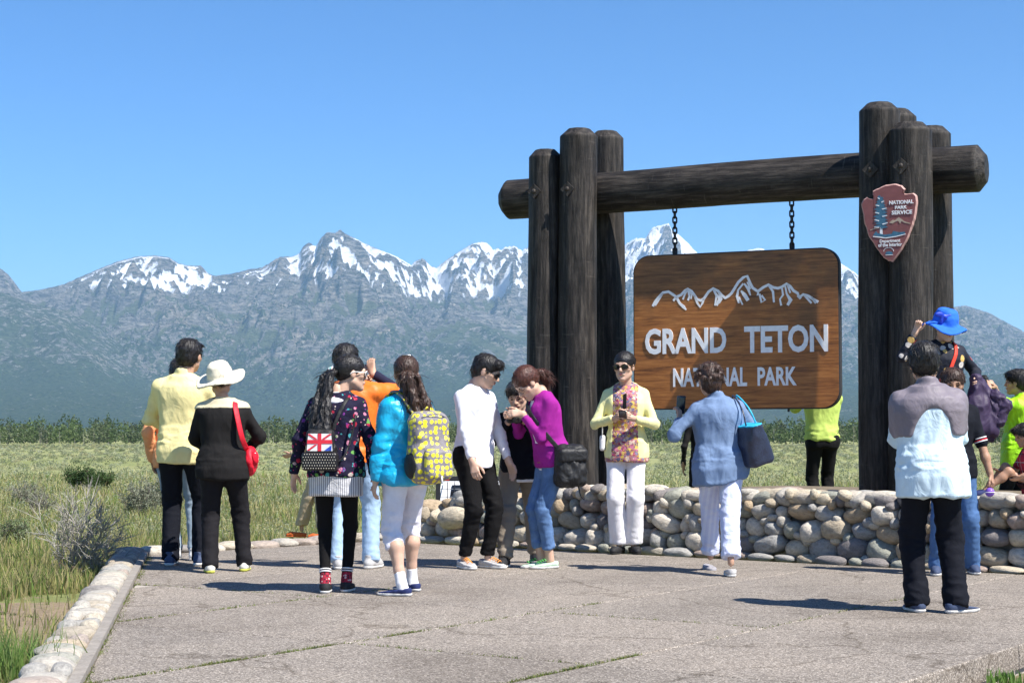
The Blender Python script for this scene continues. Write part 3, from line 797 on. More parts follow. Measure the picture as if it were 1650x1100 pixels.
def build_wall():
    L = float(np.linalg.norm(WALL_B - WALL_A)); u = (WALL_B - WALL_A) / L
    nrm = np.array([-u[1], u[0]])                      # towards the planting bed
    if nrm[1] < 0: nrm = -nrm
    ang = math.atan2(u[1], u[0])
    root = empty("stone_wall", (WALL_A[0], WALL_A[1], 0), 0)
    tag(root, "low planter wall of rounded river stones under the park sign", "stone wall")
    def W(s, back, z): p = u * s + nrm * back; return (p[0], p[1], z)
    bm = bmesh.new()                                    # mortar core and filled bed
    pts = []
    def top(s): return float(np.interp(s, [0, 0.7, 1.5, 2.2, L], [0.30, 0.36, 0.44, 0.50, 0.50]))
    N = 40
    ring = [(s, 0.145) for s in np.linspace(0.1, L, N)]
    lo = [bm.verts.new(W(s, b, -0.3)) for s, b in ring]; hi = [bm.verts.new(W(s, b + 0.03, top(s))) for s, b in ring]
    bk = [bm.verts.new(W(s, 3.3 if 1.0 < s < L else 0.9, top(s))) for s, b in ring]; bl = [bm.verts.new(W(s, 3.3 if 1.0 < s < L else 0.9, -0.3)) for s, b in ring]
    for k in range(N - 1):
        bm.faces.new((lo[k], lo[k + 1], hi[k + 1], hi[k])); bm.faces.new((hi[k], hi[k + 1], bk[k + 1], bk[k])); bm.faces.new((bk[k], bk[k + 1], bl[k + 1], bl[k]))
    bm.faces.new((lo[0], hi[0], bk[0], bl[0])); bm.faces.new((lo[-1], bl[-1], bk[-1], hi[-1]))
    link("mortar_core", bm_mesh("mortar_core", bm, MORTAR), parent=root)
    soil = concrete_mat("planter_soil", (0.19, 0.15, 0.105)); bm = bmesh.new()
    f = [bm.verts.new(W(s, b_, top(s) + 0.012)) for s, b_ in [(q, 0.6) for q in np.linspace(1.1, L - 0.05, 20)] + [(q, 3.2) for q in np.linspace(L - 0.05, 1.1, 20)]]
    for k in range(19): bm.faces.new((f[k], f[k + 1], f[38 - k], f[39 - k]))
    link("soil_bed", bm_mesh("soil_bed", bm, soil), parent=root)
    rr = random.Random(3)
    vis = L - 1.5                                       # the photograph ends before the wall does
    z = 0.02
    for ci, hrow in enumerate((0.17, 0.155, 0.14, 0.12)):
        s = rr.uniform(-0.05, 0.1)
        while s < vis + 0.4:
            w = rr.choice((rr.uniform(0.12, 0.17), rr.uniform(0.17, 0.25), rr.uniform(0.21, 0.30))) * (1.0 if ci < 3 else 0.85)
            sc = s + w / 2
            zt = top(sc) + 0.05
            hh = hrow * rr.uniform(0.86, 1.12)
            if z + hh * 0.6 < zt:
                stone(root, W(sc, 0.10 + rr.uniform(-0.025, 0.035) + 0.02 * ci, z + hrow / 2 + rr.uniform(-0.012, 0.012)), (w * 0.515, rr.uniform(0.11, 0.15), hh * rr.uniform(0.49, 0.58)), ang + rr.uniform(-0.25, 0.25), (rr.uniform(-0.25, 0.25), rr.uniform(-0.35, 0.35)))
                if rr.random() < 0.7:                  # chinking stone in the joint
                    stone(root, W(s, 0.06, z + rr.choice((0.02, hrow - 0.02))), (rr.uniform(0.035, 0.06), 0.07, rr.uniform(0.03, 0.05)), ang + rr.uniform(-.5, .5), (rr.uniform(-.4, .4), rr.uniform(-.4, .4)))
            s += w * 0.985
        z += hrow * 0.93
    s = 0.0
    while s < vis + 0.4:                                # rim stones and the ones behind them
        w = rr.uniform(0.16, 0.36)
        for q, (b, lift) in enumerate(((0.16, 0.0), (0.40, -0.01), (0.66, -0.02))):
            if q and s < 0.5: continue
            stone(root, W(s + w / 2 + rr.uniform(-.05, .05) * q, b + rr.uniform(-0.03, 0.04), top(s + w / 2) + 0.02 + lift + rr.uniform(-0.01, 0.02)), (w * 0.54, rr.uniform(0.11, 0.15), rr.uniform(0.05, 0.075)), ang + rr.uniform(-0.25, 0.25), (rr.uniform(-0.12, 0.12), rr.uniform(-0.12, 0.12)))
        s += w * 0.98
    s = 0.0
    while s < vis + 0.4:                                # flat footing stones on the paving
        w = rr.uniform(0.14, 0.32)
        stone(root, W(s + w / 2, 0.0 + rr.uniform(-0.045, 0.02), 0.012), (w * 0.5, rr.uniform(0.07, 0.11), rr.uniform(0.03, 0.05)), ang + rr.uniform(-0.2, 0.2), (rr.uniform(-0.08, 0.08), 0))
        s += w * 1.03
    for k in range(5):                                  # tumbled boulders at the low end
        stone(root, W(rr.uniform(0.05, 0.9), rr.uniform(0.0, 0.3), top(0.4) + rr.uniform(-0.1, 0.06)), (rr.uniform(0.14, 0.2), 0.14, rr.uniform(0.09, 0.12)), ang + rr.uniform(-.6, .6), (rr.uniform(-.3, .3), rr.uniform(-.3, .3)))
build_wall()

def build_kerb():
    a, b, c = np.array([-1.30, 4.4]), np.array([-3.19, 15.3]), np.array([-1.15, 17.47])
    root = empty("kerb_wall", (b[0], b[1], 0), 0)
    tag(root, "low kerb wall of flat river stones around the terrace edge", "kerb wall")
    o3 = np.array([b[0], b[1], 0])
    def strip(p, q, w0, w1, z0, z1, side, name, mat, ext=0.0, jag=False):
        d = (q - p) / np.linalg.norm(q - p); n = np.array([-d[1], d[0]]) * side
        bm = bmesh.new(); N = 26
        prev = None
        for k in range(N + 1):
            t = p - d * ext + (q - p + d * 2 * ext) * k / N
            e = 0.03 * pnoise(np.array([k * 1.7]), np.array([3.0]))[0] if jag else 0.0
            row = [bm.verts.new((*(t + n * w - b), zz)) for w, zz in ((w0, z0), (w0, z1), (w1 + e, z1 - (0.02 if jag else 0)), (w1 + e, z0))]
            if prev:
                for i in range(4): bm.faces.new((prev[i], prev[(i + 1) % 4], row[(i + 1) % 4], row[i]))
            else: bm.faces.new(row)
            prev = row
        bm.faces.new(prev[::-1])
        return link(name, bm_mesh(name, bm, mat), parent=root)
    strip(a, b, 0.0, 0.055, -0.25, 0.03, 1, "concrete_edging", CONC)
    strip(a, b, 0.06, 0.255, -0.4, -0.012, 1, "mortar_bed", MORTAR, 0, True)
    strip(b, c, 0.0, 0.22, -0.4, 0.0, 1, "mortar_bed", MORTAR, 0.02, True)
    rr = random.Random(8)
    d = (b - a) / np.linalg.norm(b - a); n = np.array([-d[1], d[0]]); ang = math.atan2(n[1], n[0])
    s, L = 0.0, float(np.linalg.norm(b - a))
    while s < L:
        l = rr.uniform(0.12, 0.24)
        if 4.55 < s < 4.8 and True: s += 0.1; continue      # a stone has broken out here
        splits = rr.choice((1, 1, 2))
        x = 0.055
        for q in range(splits):
            w = 0.225 / splits * rr.uniform(0.92, 1.1)
            p = a + d * (s + l / 2) + n * (x + w / 2) - b
            stone(root, (p[0], p[1], 0.0 + rr.uniform(-0.008, 0.012)), (w * 0.51, l * 0.49, rr.uniform(0.05, 0.068)), ang + rr.uniform(-0.12, 0.12), (rr.uniform(-0.08, 0.08), rr.uniform(-0.05, 0.05)))
            x += w
        if rr.random() < 0.7:
            p = a + d * (s + l / 2) + n * 0.25 - b
            stone(root, (p[0], p[1], -0.09), (0.05, l * 0.5, 0.07), ang + rr.uniform(-.2, .2), (rr.uniform(-.2, .2), 0))
        s += l
    d = (c - b) / np.linalg.norm(c - b); n = np.array([-d[1], d[0]]); ang = math.atan2(d[1], d[0])
    s, L = -0.2, float(np.linalg.norm(c - b))
    while s < L:
        l = rr.uniform(0.18, 0.36)
        p = b + d * (s + l / 2) + n * 0.12 - b
        stone(root, (p[0], p[1], 0.015 + rr.uniform(-0.01, 0.012)), (l * 0.53, 0.14, rr.uniform(0.04, 0.06)), ang + rr.uniform(-0.15, 0.15), (0, rr.uniform(-0.06, 0.06)))
        s += l * 0.97
build_kerb()
# ---------------------------------------------------------------- the log frame
TH = R(25.0)
U3 = Vector((math.cos(TH), -math.sin(TH), 0)); W3 = Vector((math.sin(TH), math.cos(TH), 0))
POST0 = Vector((0.645, 16.87, 0))
def frame_pt(t, back, z): return POST0 + U3 * t + W3 * back + Vector((0, 0, z))

def log_mat():
    t = NT("dark_stained_log"); v = t.coords("Object", (1, 1, 0.10)); vz = t.coords("Object")
    n = t.noise(v, 26.0, 8, 0.7); n2 = t.noise(vz, 5.0, 5, 0.6); n3 = t.noise(v, 90.0, 4, 0.6)
    c = t.ramp(n, [(0.34, (0.004, 0.0035, 0.003)), (0.48, (0.020, 0.017, 0.0148)), (0.68, (0.070, 0.061, 0.053))])
    c = t.mix(1.0, c, t.ramp(n2, [(0.3, (0.75, 0.72, 0.70)), (0.7, (1.25, 1.22, 1.18))]), 'MULTIPLY')
    # knife marks across the grain and bird lime running from the tops
    w = t.noise(t.coords("Object", (2.2, 2.2, 26.0)), 2.4, 3, 0.5, 0.25); w2 = t.noise(vz, 3.0, 3)
    mk = t.math('MULTIPLY', t.ramp(w, [(0.66, (0, 0, 0)), (0.70, (0.5, 0.5, 0.5)), (0.74, (0.1, 0.1, 0.1))]), t.ramp(w2, [(0.45, (0, 0, 0)), (0.6, (1, 1, 1))]))
    c = t.mix(mk, c, (0.17, 0.15, 0.13))
    ck = t.ramp(n3, [(0.30, (0.4, 0.4, 0.4)), (0.38, (1, 1, 1))])
    c = t.mix(1.0, c, ck, 'MULTIPLY')
    top = t.attr("lime"); st = t.noise(t.coords("Object", (1, 1, 0.06)), 45.0, 4, 0.7)
    sp = t.n("SeparateColor"); t.l(top, sp.inputs[0])
    lm = t.math('MULTIPLY', sp.outputs[0], t.ramp(st, [(0.50, (0, 0, 0)), (0.60, (1, 1, 1))]))
    c = t.mix(lm, c, (0.55, 0.53, 0.50))
    nm = t.bump(n, 0.55, 0.02, t.bump(n3, 0.4, 0.008, t.bump(n2, 0.3, 0.03)))
    return t.done(c, 0.62, nm, 0.3)
LOG = log_mat()
IRON = simple_mat("black_iron", (0.03, 0.03, 0.032), 0.5, 0.5, 0.6, 0.2, 60)

def log_mesh(length, r0, r1, seed, cham=(True, True), cracks=3):
    """hewn log along z: bowed, lumpy, facet-cut ends, drying cracks sunk in"""
    r = np.random.default_rng(seed)
    NS, NZ = 48, 44
    zs = np.linspace(0, length, NZ)
    extra = 0.075
    prof = [(z, 1.0) for z in zs]
    if cham[1]: prof = [p for p in prof if p[0] < length - extra - 0.01] + [(length - extra, 1.0), (length - extra + 0.008, 0.97), (length - 0.004, 0.66), (length, 0.62)]
    if cham[0]: prof = [(0, 0.62), (0.004, 0.66), (extra - 0.008, 0.97), (extra, 1.0)] + [p for p in prof if p[0] > extra + 0.01]
    th = np.linspace(0, 2 * np.pi, NS, endpoint=False)
    cr = [(r.uniform(0, 2 * np.pi), r.uniform(0.1, 0.4) * length, r.uniform(0.6, 1.0) * length) for _ in range(cracks)]
    V, lime = [], []
    for z, k in prof:
        rad = (r0 + (r1 - r0) * z / length) * k
        fac = 1 + 0.035 * fbm(np.cos(th) * 1.1 + seed, np.sin(th) * 1.1, np.full(NS, z * 0.9), octs=3) * 2
        if k < 0.95: fac = (fac * 0.3 + 0.7) * 0.96 * math.cos(math.pi / 8) / np.cos((th + seed * 0.3) % (math.pi / 4) - math.pi / 8)      # axe facets
        for a, z0, z1 in cr:
            dd = np.angle(np.exp(1j * (th - a - 0.12 * math.sin(z * 2 + a))))
            fac = fac - (0.10 * np.exp(-(dd / 0.05) ** 2) if z0 < z < z1 else 0)
        bx, by = 0.012 * math.sin(z * 1.1 + seed), 0.012 * math.cos(z * 0.9 + seed * 2)
        V.append(np.stack([np.cos(th) * rad * fac + bx, np.sin(th) * rad * fac + by, np.full(NS, z)], 1))
        lime += [max(0.0, 1 - (length - z) / 0.42)] * NS
    V = np.concatenate(V); n = len(prof)
    i = np.arange(n * NS).reshape(n, NS)
    F = np.stack([i[:-1], np.roll(i, -1, 1)[:-1], np.roll(i, -1, 1)[1:], i[1:]], -1).reshape(-1, 4)
    c0, c1 = len(V), len(V) + 1
    V = np.concatenate([V, [[0, 0, 0], [0, 0, length]]]); lime += [0, 1]
    caps = [(c0, i[0][(k + 1) % NS], i[0][k], i[0][k]) for k in range(NS)] + [(c1, i[-1][k], i[-1][(k + 1) % NS], i[-1][(k + 1) % NS]) for k in range(NS)]
    me = bpy.data.meshes.new("log")
    me.from_pydata([tuple(v) for v in V], [], [tuple(f) for f in F] + [tuple(c[:3]) for c in caps])
    nsm = len(F)
    ks = [p[1] for p in prof]; sm = np.array([min(ks[a], ks[a + 1]) > 0.98 for a in range(n - 1)]).repeat(NS)
    me.polygons.foreach_set("use_smooth", np.concatenate([sm, np.zeros(len(caps), bool)]))
    me.update()
    add_color(me, np.stack([lime] * 3, 1))
    me.materials.append(LOG)
    return me

def build_frame():
    root = empty("log_sign_frame", tuple(POST0))
    tag(root, "dark brown log frame of upright posts and one heavy crossbeam", "sign frame")
    inv = root.location
    posts = [(0.0, 0, 4.03, 0.187), (-0.36, 0, 3.85, 0.172), (0.0, 0.77, 4.13, 0.18), (-0.33, 0.77, 3.9, 0.17),
             (2.947, 0, 4.05, 0.185), (3.245, -0.10, 3.83, 0.192), (2.947, 0.77, 4.12, 0.185), (3.28, 0.77, 3.93, 0.18)]
    for k, (t, b, ztop, rad) in enumerate(posts):
        me = log_mesh(ztop + 0.2, rad * 1.05, rad * 0.98, 40 + k, (False, True))
        o = link("post", me, parent=root, loc=frame_pt(t, b, -0.2) - inv)
        o.rotation_euler = (0, 0, 0.7 * k)
        if b < 0.3:                                     # square washer and bolt at the beam
            bm = bmesh.new()
            rot = Matrix.Rotation(-TH, 3, 'Z') @ Matrix.Rotation(R(45), 3, 'Y')
            box_bm(bm, (0, 0, 0), (0.105, 0.012, 0.105), rot, 0.002)
            w = link("washer", bm_mesh("washer", bm, LOG), parent=root, loc=frame_pt(t - 0.03, b - rad - 0.006, 3.42) - inv)
            bm = bmesh.new(); bmesh.ops.create_uvsphere(bm, u_segments=12, v_segments=8, radius=0.024)
            link("bolt", bm_mesh("bolt", bm, LOG, True), parent=w, loc=W3 * -0.012)
    t0, t1 = -1.0, 3.84
    me = log_mesh(t1 - t0, 0.20, 0.212, 77, (True, True), 5)
    o = link("crossbeam", me, parent=root, loc=frame_pt(t0, 0.385, 3.45) - inv)
    q = U3.to_track_quat('Z', 'Y'); o.rotation_euler = q.to_euler()
    # hanging chains
    def link_mesh():
        bm = bmesh.new(); a, rr, N, M = 0.019, 0.0085, 20, 6
        pts = []
        for k in range(N):
            an = 2 * math.pi * k / N
            pts.append(Vector((a * math.cos(an), 0, a * math.sin(an) + (0.014 if math.sin(an) > 0 else -0.014))))
        rings = []
        for k in range(N):
            tg = (pts[(k + 1) % N] - pts[k - 1]).normalized(); s = Vector((0, 1, 0)); n2 = tg.cross(s)
            rings.append([bm.verts.new(pts[k] + (n2 * math.cos(2 * math.pi * j / M) + s * math.sin(2 * math.pi * j / M)) * rr) for j in range(M)])
        for k in range(N):
            for j in range(M): bm.faces.new((rings[k][j], rings[(k + 1) % N][j], rings[(k + 1) % N][(j + 1) % M], rings[k][(j + 1) % M]))
        return bm_mesh("chain_link", bm, IRON, True)
    lm = link_mesh()
    for nm, t in (("near the arrowhead", 2.03), ("away from the arrowhead", 0.86)):
        ch = empty("chain", frame_pt(t, 0.385, 2.83)); tag(ch, "black iron chain holding the board, the one " + nm, "chain", "chains of the park sign")
        for k in range(9):
            o = link("chain_link", lm, parent=ch, loc=(0, 0, k * 0.051)); o.rotation_euler = (0, 0, -TH + (R(90) if k % 2 else 0) + R(35))
build_frame()

# ---------------------------------------------------------------- lettering helpers
def text_mesh(body, w, h, mat, depth=0.006, bold=0.0, cu_res=3):
    """upright text in the xz plane, scaled to w x h, centred"""
    cu = bpy.data.curves.new("lettering", 'FONT')
    cu.body = body; cu.size = 1.0; cu.resolution_u = cu_res; cu.offset = bold; cu.extrude = 0.02
    cu.align_x = 'CENTER'; cu.align_y = 'CENTER'
    o = bpy.data.objects.new("lettering_tmp", cu); COL.objects.link(o)
    bpy.context.view_layer.update()
    me = bpy.data.meshes.new_from_object(o.evaluated_get(bpy.context.evaluated_depsgraph_get()))
    bpy.data.objects.remove(o)
    n = len(me.vertices); P = np.zeros(n * 3, np.float32); me.vertices.foreach_get("co", P); P = P.reshape(-1, 3)
    lo, hi = P.min(0), P.max(0); c = (lo + hi) / 2
    Q = np.stack([(P[:, 0] - c[0]) / (hi[0] - lo[0]) * w, np.where(P[:, 2] > 0, -depth, 0.004), (P[:, 1] - c[1]) / (hi[1] - lo[1]) * h], 1)
    me.vertices.foreach_set("co", Q.astype(np.float32).ravel())
    me.materials.clear(); me.materials.append(mat); me.update()
    return me

def plate(points, y0, y1, mat, name):
    """flat shape in the xz plane with thickness from y0 (back) to y1 (front)"""
    bm = bmesh.new()
    a = [bm.verts.new((x, y1, z)) for x, z in points]; b = [bm.verts.new((x, y0, z)) for x, z in points]
    n = len(points)
    bm.faces.new(a); bm.faces.new(b[::-1])
    for k in range(n): bm.faces.new((a[k], b[k], b[(k + 1) % n], a[(k + 1) % n]))
    bmesh.ops.triangulate(bm, faces=[f for f in bm.faces if len(f.verts) > 4])
    return bm_mesh(name, bm, mat)

def stroke(points, w, y0, y1, mat, name="stroke"):
    """brush stroke of varying width through points in the xz plane"""
    P = [Vector((p[0], p[1])) for p in points]; n = len(P)
    L, Rr = [], []
    for k in range(n):
        t = (P[min(k + 1, n - 1)] - P[max(k - 1, 0)]).normalized(); s = Vector((-t.y, t.x))
        ww = (w[k] if isinstance(w, (list, tuple)) else w) * 0.5
        L.append(P[k] + s * ww); Rr.append(P[k] - s * ww)
    bm = bmesh.new()
    for k in range(n - 1):
        q = [L[k], L[k + 1], Rr[k + 1], Rr[k]]
        a = [bm.verts.new((p.x, y1, p.y)) for p in q]; b = [bm.verts.new((p.x, y0, p.y)) for p in q]
        bm.faces.new(a); bm.faces.new(b[::-1])
        for i in range(4): bm.faces.new((a[i], b[i], b[(i + 1) % 4], a[(i + 1) % 4]))
    return bm_mesh(name, bm, mat)

WHITE = simple_mat("sign_paint", (0.86, 0.86, 0.86), 0.5, 0.3, 0, 0.07, 25)

# ---------------------------------------------------------------- hanging board
def board_mats():
    t = NT("varnished_planks"); v = t.coords("Object", (0.5, 1, 7.0)); vo = t.coords("Object")
    n = t.noise(v, 6.0, 9, 0.72, 0.3); n2 = t.noise(vo, 2.2, 5, 0.55); n3 = t.noise(t.coords("Object", (0.28, 1, 14.0)), 12.0, 6, 0.75)
    c = t.ramp(n, [(0.30, (0.10, 0.034, 0.009)), (0.48, (0.33, 0.118, 0.027)), (0.62, (0.47, 0.185, 0.046)), (0.8, (0.57, 0.28, 0.10))])
    tc = t.n("TexCoord"); sp = t.n("SeparateXYZ"); t.l(tc.outputs["Object"], sp.inputs[0])
    # patchy darker brown, heaviest along the upper edge
    zz = t.math('ADD', t.math('MULTIPLY', sp.outputs[2], 0.42), t.math('MULTIPLY', n2, 1.15))
    wea = t.ramp(zz, [(0.60, (0, 0, 0)), (0.80, (0.65, 0.65, 0.65)), (1.0, (0.88, 0.88, 0.88))])
    c = t.mix(wea, c, t.ramp(n, [(0.3, (0.045, 0.022, 0.011)), (0.7, (0.22, 0.11, 0.045))]))
    fl = t.ramp(n3, [(0.705, (0, 0, 0)), (0.74, (0.55, 0.55, 0.55))])
    c = t.mix(fl, c, (0.42, 0.30, 0.20))
    rough = t.ramp(n2, [(0.3, (0.32, 0.32, 0.32)), (0.7, (0.5, 0.5, 0.5))])
    return t.done(c, rough, t.bump(n, 0.25, 0.006), 0.4)
def build_board():
    w, h, rad, th = 2.05, 1.507, 0.17, 0.085
    root = empty("park_sign_board", frame_pt(1.465, 0.385, 1.292), -TH)
    tag(root, "brown varnished wooden board reading Grand Teton National Park", "sign")
    zc = h / 2
    def rr_pts(w, h, rad, N=10):
        P = []
        for cx, cz, a0 in ((w / 2 - rad, h / 2 - rad, 0), (-w / 2 + rad, h / 2 - rad, 90), (-w / 2 + rad, -h / 2 + rad, 180), (w / 2 - rad, -h / 2 + rad, 270)):
            for k in range(N + 1):
                a = R(a0 + 90 * k / N); P.append((cx + rad * math.cos(a), cz + rad * math.sin(a)))
        return P
    pm = board_mats(); rim = simple_mat("board_edge", (0.03, 0.028, 0.03), 0.6, 0.3, 0, 0.2, 20)
    link("panel", plate(rr_pts(w - 0.024, h - 0.024, rad - 0.012), th / 2 - 0.01, -th / 2 - 0.003, pm, "panel"), parent=root, loc=(0, 0, zc))
    bm = bmesh.new(); o1, o2 = rr_pts(w, h, rad), rr_pts(w - 0.024, h - 0.024, rad - 0.012); n = len(o1)
    rings = [[bm.verts.new((x, y, z)) for x, z in P] for P, y in ((o2, th / 2), (o1, th / 2 - 0.006), (o1, -th / 2 + 0.006), (o2, -th / 2))]
    for a, b in zip(rings, rings[1:] + rings[:1]):
        for k in range(n): bm.faces.new((a[k], a[(k + 1) % n], b[(k + 1) % n], b[k]))
    bm2 = bm_mesh("rim", bm, rim); link("rim", bm2, parent=root, loc=(0, 0, zc))
    bm = bmesh.new(); box_bm(bm, (0, 0, 0), (w - 0.1, 0.006, h - 0.1)); link("back_panel", bm_mesh("back_panel", bm, rim), parent=root, loc=(0, th / 2 - 0.004, zc))
    def sx(px):                                        # photograph column to board coordinate
        k = (px - 825.0) / FPX; P = POST0 + W3 * 0.34
        t = (k * P.y - P.x) / (U3.x - k * U3.y); return t - 1.465
    def sz(px, py):
        d = (POST0 + W3 * 0.34 + U3 * (sx(px) + 1.465)).y
        return CAM_H + (HORIZON - py) * d / FPX - 1.292 - zc
    def word(s, x0, x1, y0, y1, bold):
        xm = (x0 + x1) / 2
        a, b = sx(x0), sx(x1)
        me = text_mesh(s, b - a, sz(xm, y0) - sz(xm, y1), WHITE, 0.006, bold)
        link("lettering", me, parent=root, loc=((a + b) / 2, -th / 2 - 0.004, zc + (sz(xm, y0) + sz(xm, y1)) / 2))
    word("GRAND", 1040, 1171, 528, 570, 0.032); word("TETON", 1200, 1335, 523.5, 568, 0.032)
    word("NATIONAL", 1085, 1204, 592, 623, 0.028); word("PARK", 1221, 1284, 591, 621, 0.028)
    k = 420 / 1650.0
    def S(pts, w):
        q = [(sx(980 + x * k), sz(980 + x * k, 380 + y * k)) for x, y in pts]
        link("painted_peak", stroke(q, [x * 1.3 for x in w] if isinstance(w, list) else w * 1.25, 0.002, -0.003, WHITE), parent=root, loc=(0, -th / 2 - 0.003, zc))
    S([(285, 445), (300, 415), (320, 390), (350, 358), (385, 352), (410, 368), (435, 385), (465, 372), (490, 345), (507, 335), (530, 348), (548, 372), (565, 400), (590, 408), (610, 395), (640, 352), (668, 332), (700, 348), (722, 375), (745, 392), (765, 380), (785, 362), (805, 330), (830, 290), (860, 262), (885, 252), (905, 300), (920, 328), (945, 345), (955, 348), (985, 325), (1020, 308), (1050, 325), (1080, 330), (1105, 322), (1135, 302), (1158, 318), (1178, 345), (1205, 362), (1215, 385), (1240, 370), (1270, 378), (1300, 398), (1335, 418)], 0.021)
    for pts, w in (([(350, 358), (335, 385), (310, 425), (300, 440)], 0.014), ([(435, 385), (415, 410)], 0.018), ([(435, 385), (455, 425), (480, 448), (497, 468)], [0.02, 0.018, 0.024, 0.01]), ([(507, 335), (488, 370), (476, 402)], 0.014), ([(510, 345), (518, 380), (508, 408)], 0.016), ([(520, 345), (532, 375), (527, 398)], 0.012),
                   ([(548, 372), (568, 425), (585, 450), (600, 425), (610, 395)], 0.016), ([(668, 335), (690, 375), (710, 395), (690, 440)], [0.012, 0.02, 0.026, 0.016]), ([(700, 350), (722, 400), (705, 425)], 0.014), ([(690, 375), (680, 440)], 0.014),
                   ([(860, 300), (828, 340), (820, 380), (832, 425)], [0.014, 0.014, 0.02, 0.014]), ([(845, 345), (868, 372), (890, 408)], [0.012, 0.03, 0.026]), ([(865, 300), (890, 330), (905, 375)], [0.012, 0.022, 0.01]), ([(885, 290), (905, 335)], 0.012), ([(832, 385), (855, 435)], 0.012),
                   ([(955, 348), (950, 375), (962, 365)], 0.014), ([(962, 365), (975, 420), (998, 405), (975, 375)], 0.016), ([(1020, 312), (1048, 350), (1054, 420)], [0.012, 0.018, 0.014]), ([(1105, 325), (1112, 372), (1092, 400), (1100, 440)], [0.012, 0.016, 0.012, 0.016]), ([(1125, 310), (1135, 365), (1160, 405), (1140, 438)], [0.012, 0.014, 0.03, 0.02]), ([(1140, 305), (1158, 360)], 0.014), ([(1245, 372), (1270, 400), (1292, 425)], 0.016), ([(1290, 385), (1320, 425)], 0.016), ([(1205, 375), (1225, 395)], 0.022)):
        S(pts, w)
    for t in (0.86 - 1.465, 2.03 - 1.465):              # eye bolts
        bm = bmesh.new(); bmesh.ops.create_cone(bm, cap_ends=True, segments=12, radius1=0.022, radius2=0.014, depth=0.05)
        link("eye_bolt", bm_mesh("eye_bolt", bm, IRON), parent=root, loc=(t, 0, h + 0.02))
    for t in (-0.5, 0.52):
        bm = bmesh.new(); box_bm(bm, (0, 0, 0), (0.02, 0.02, 0.03), None, 0.003); link("drip_bolt", bm_mesh("drip_bolt", bm, IRON), parent=root, loc=(t, 0, -0.012))
build_board()

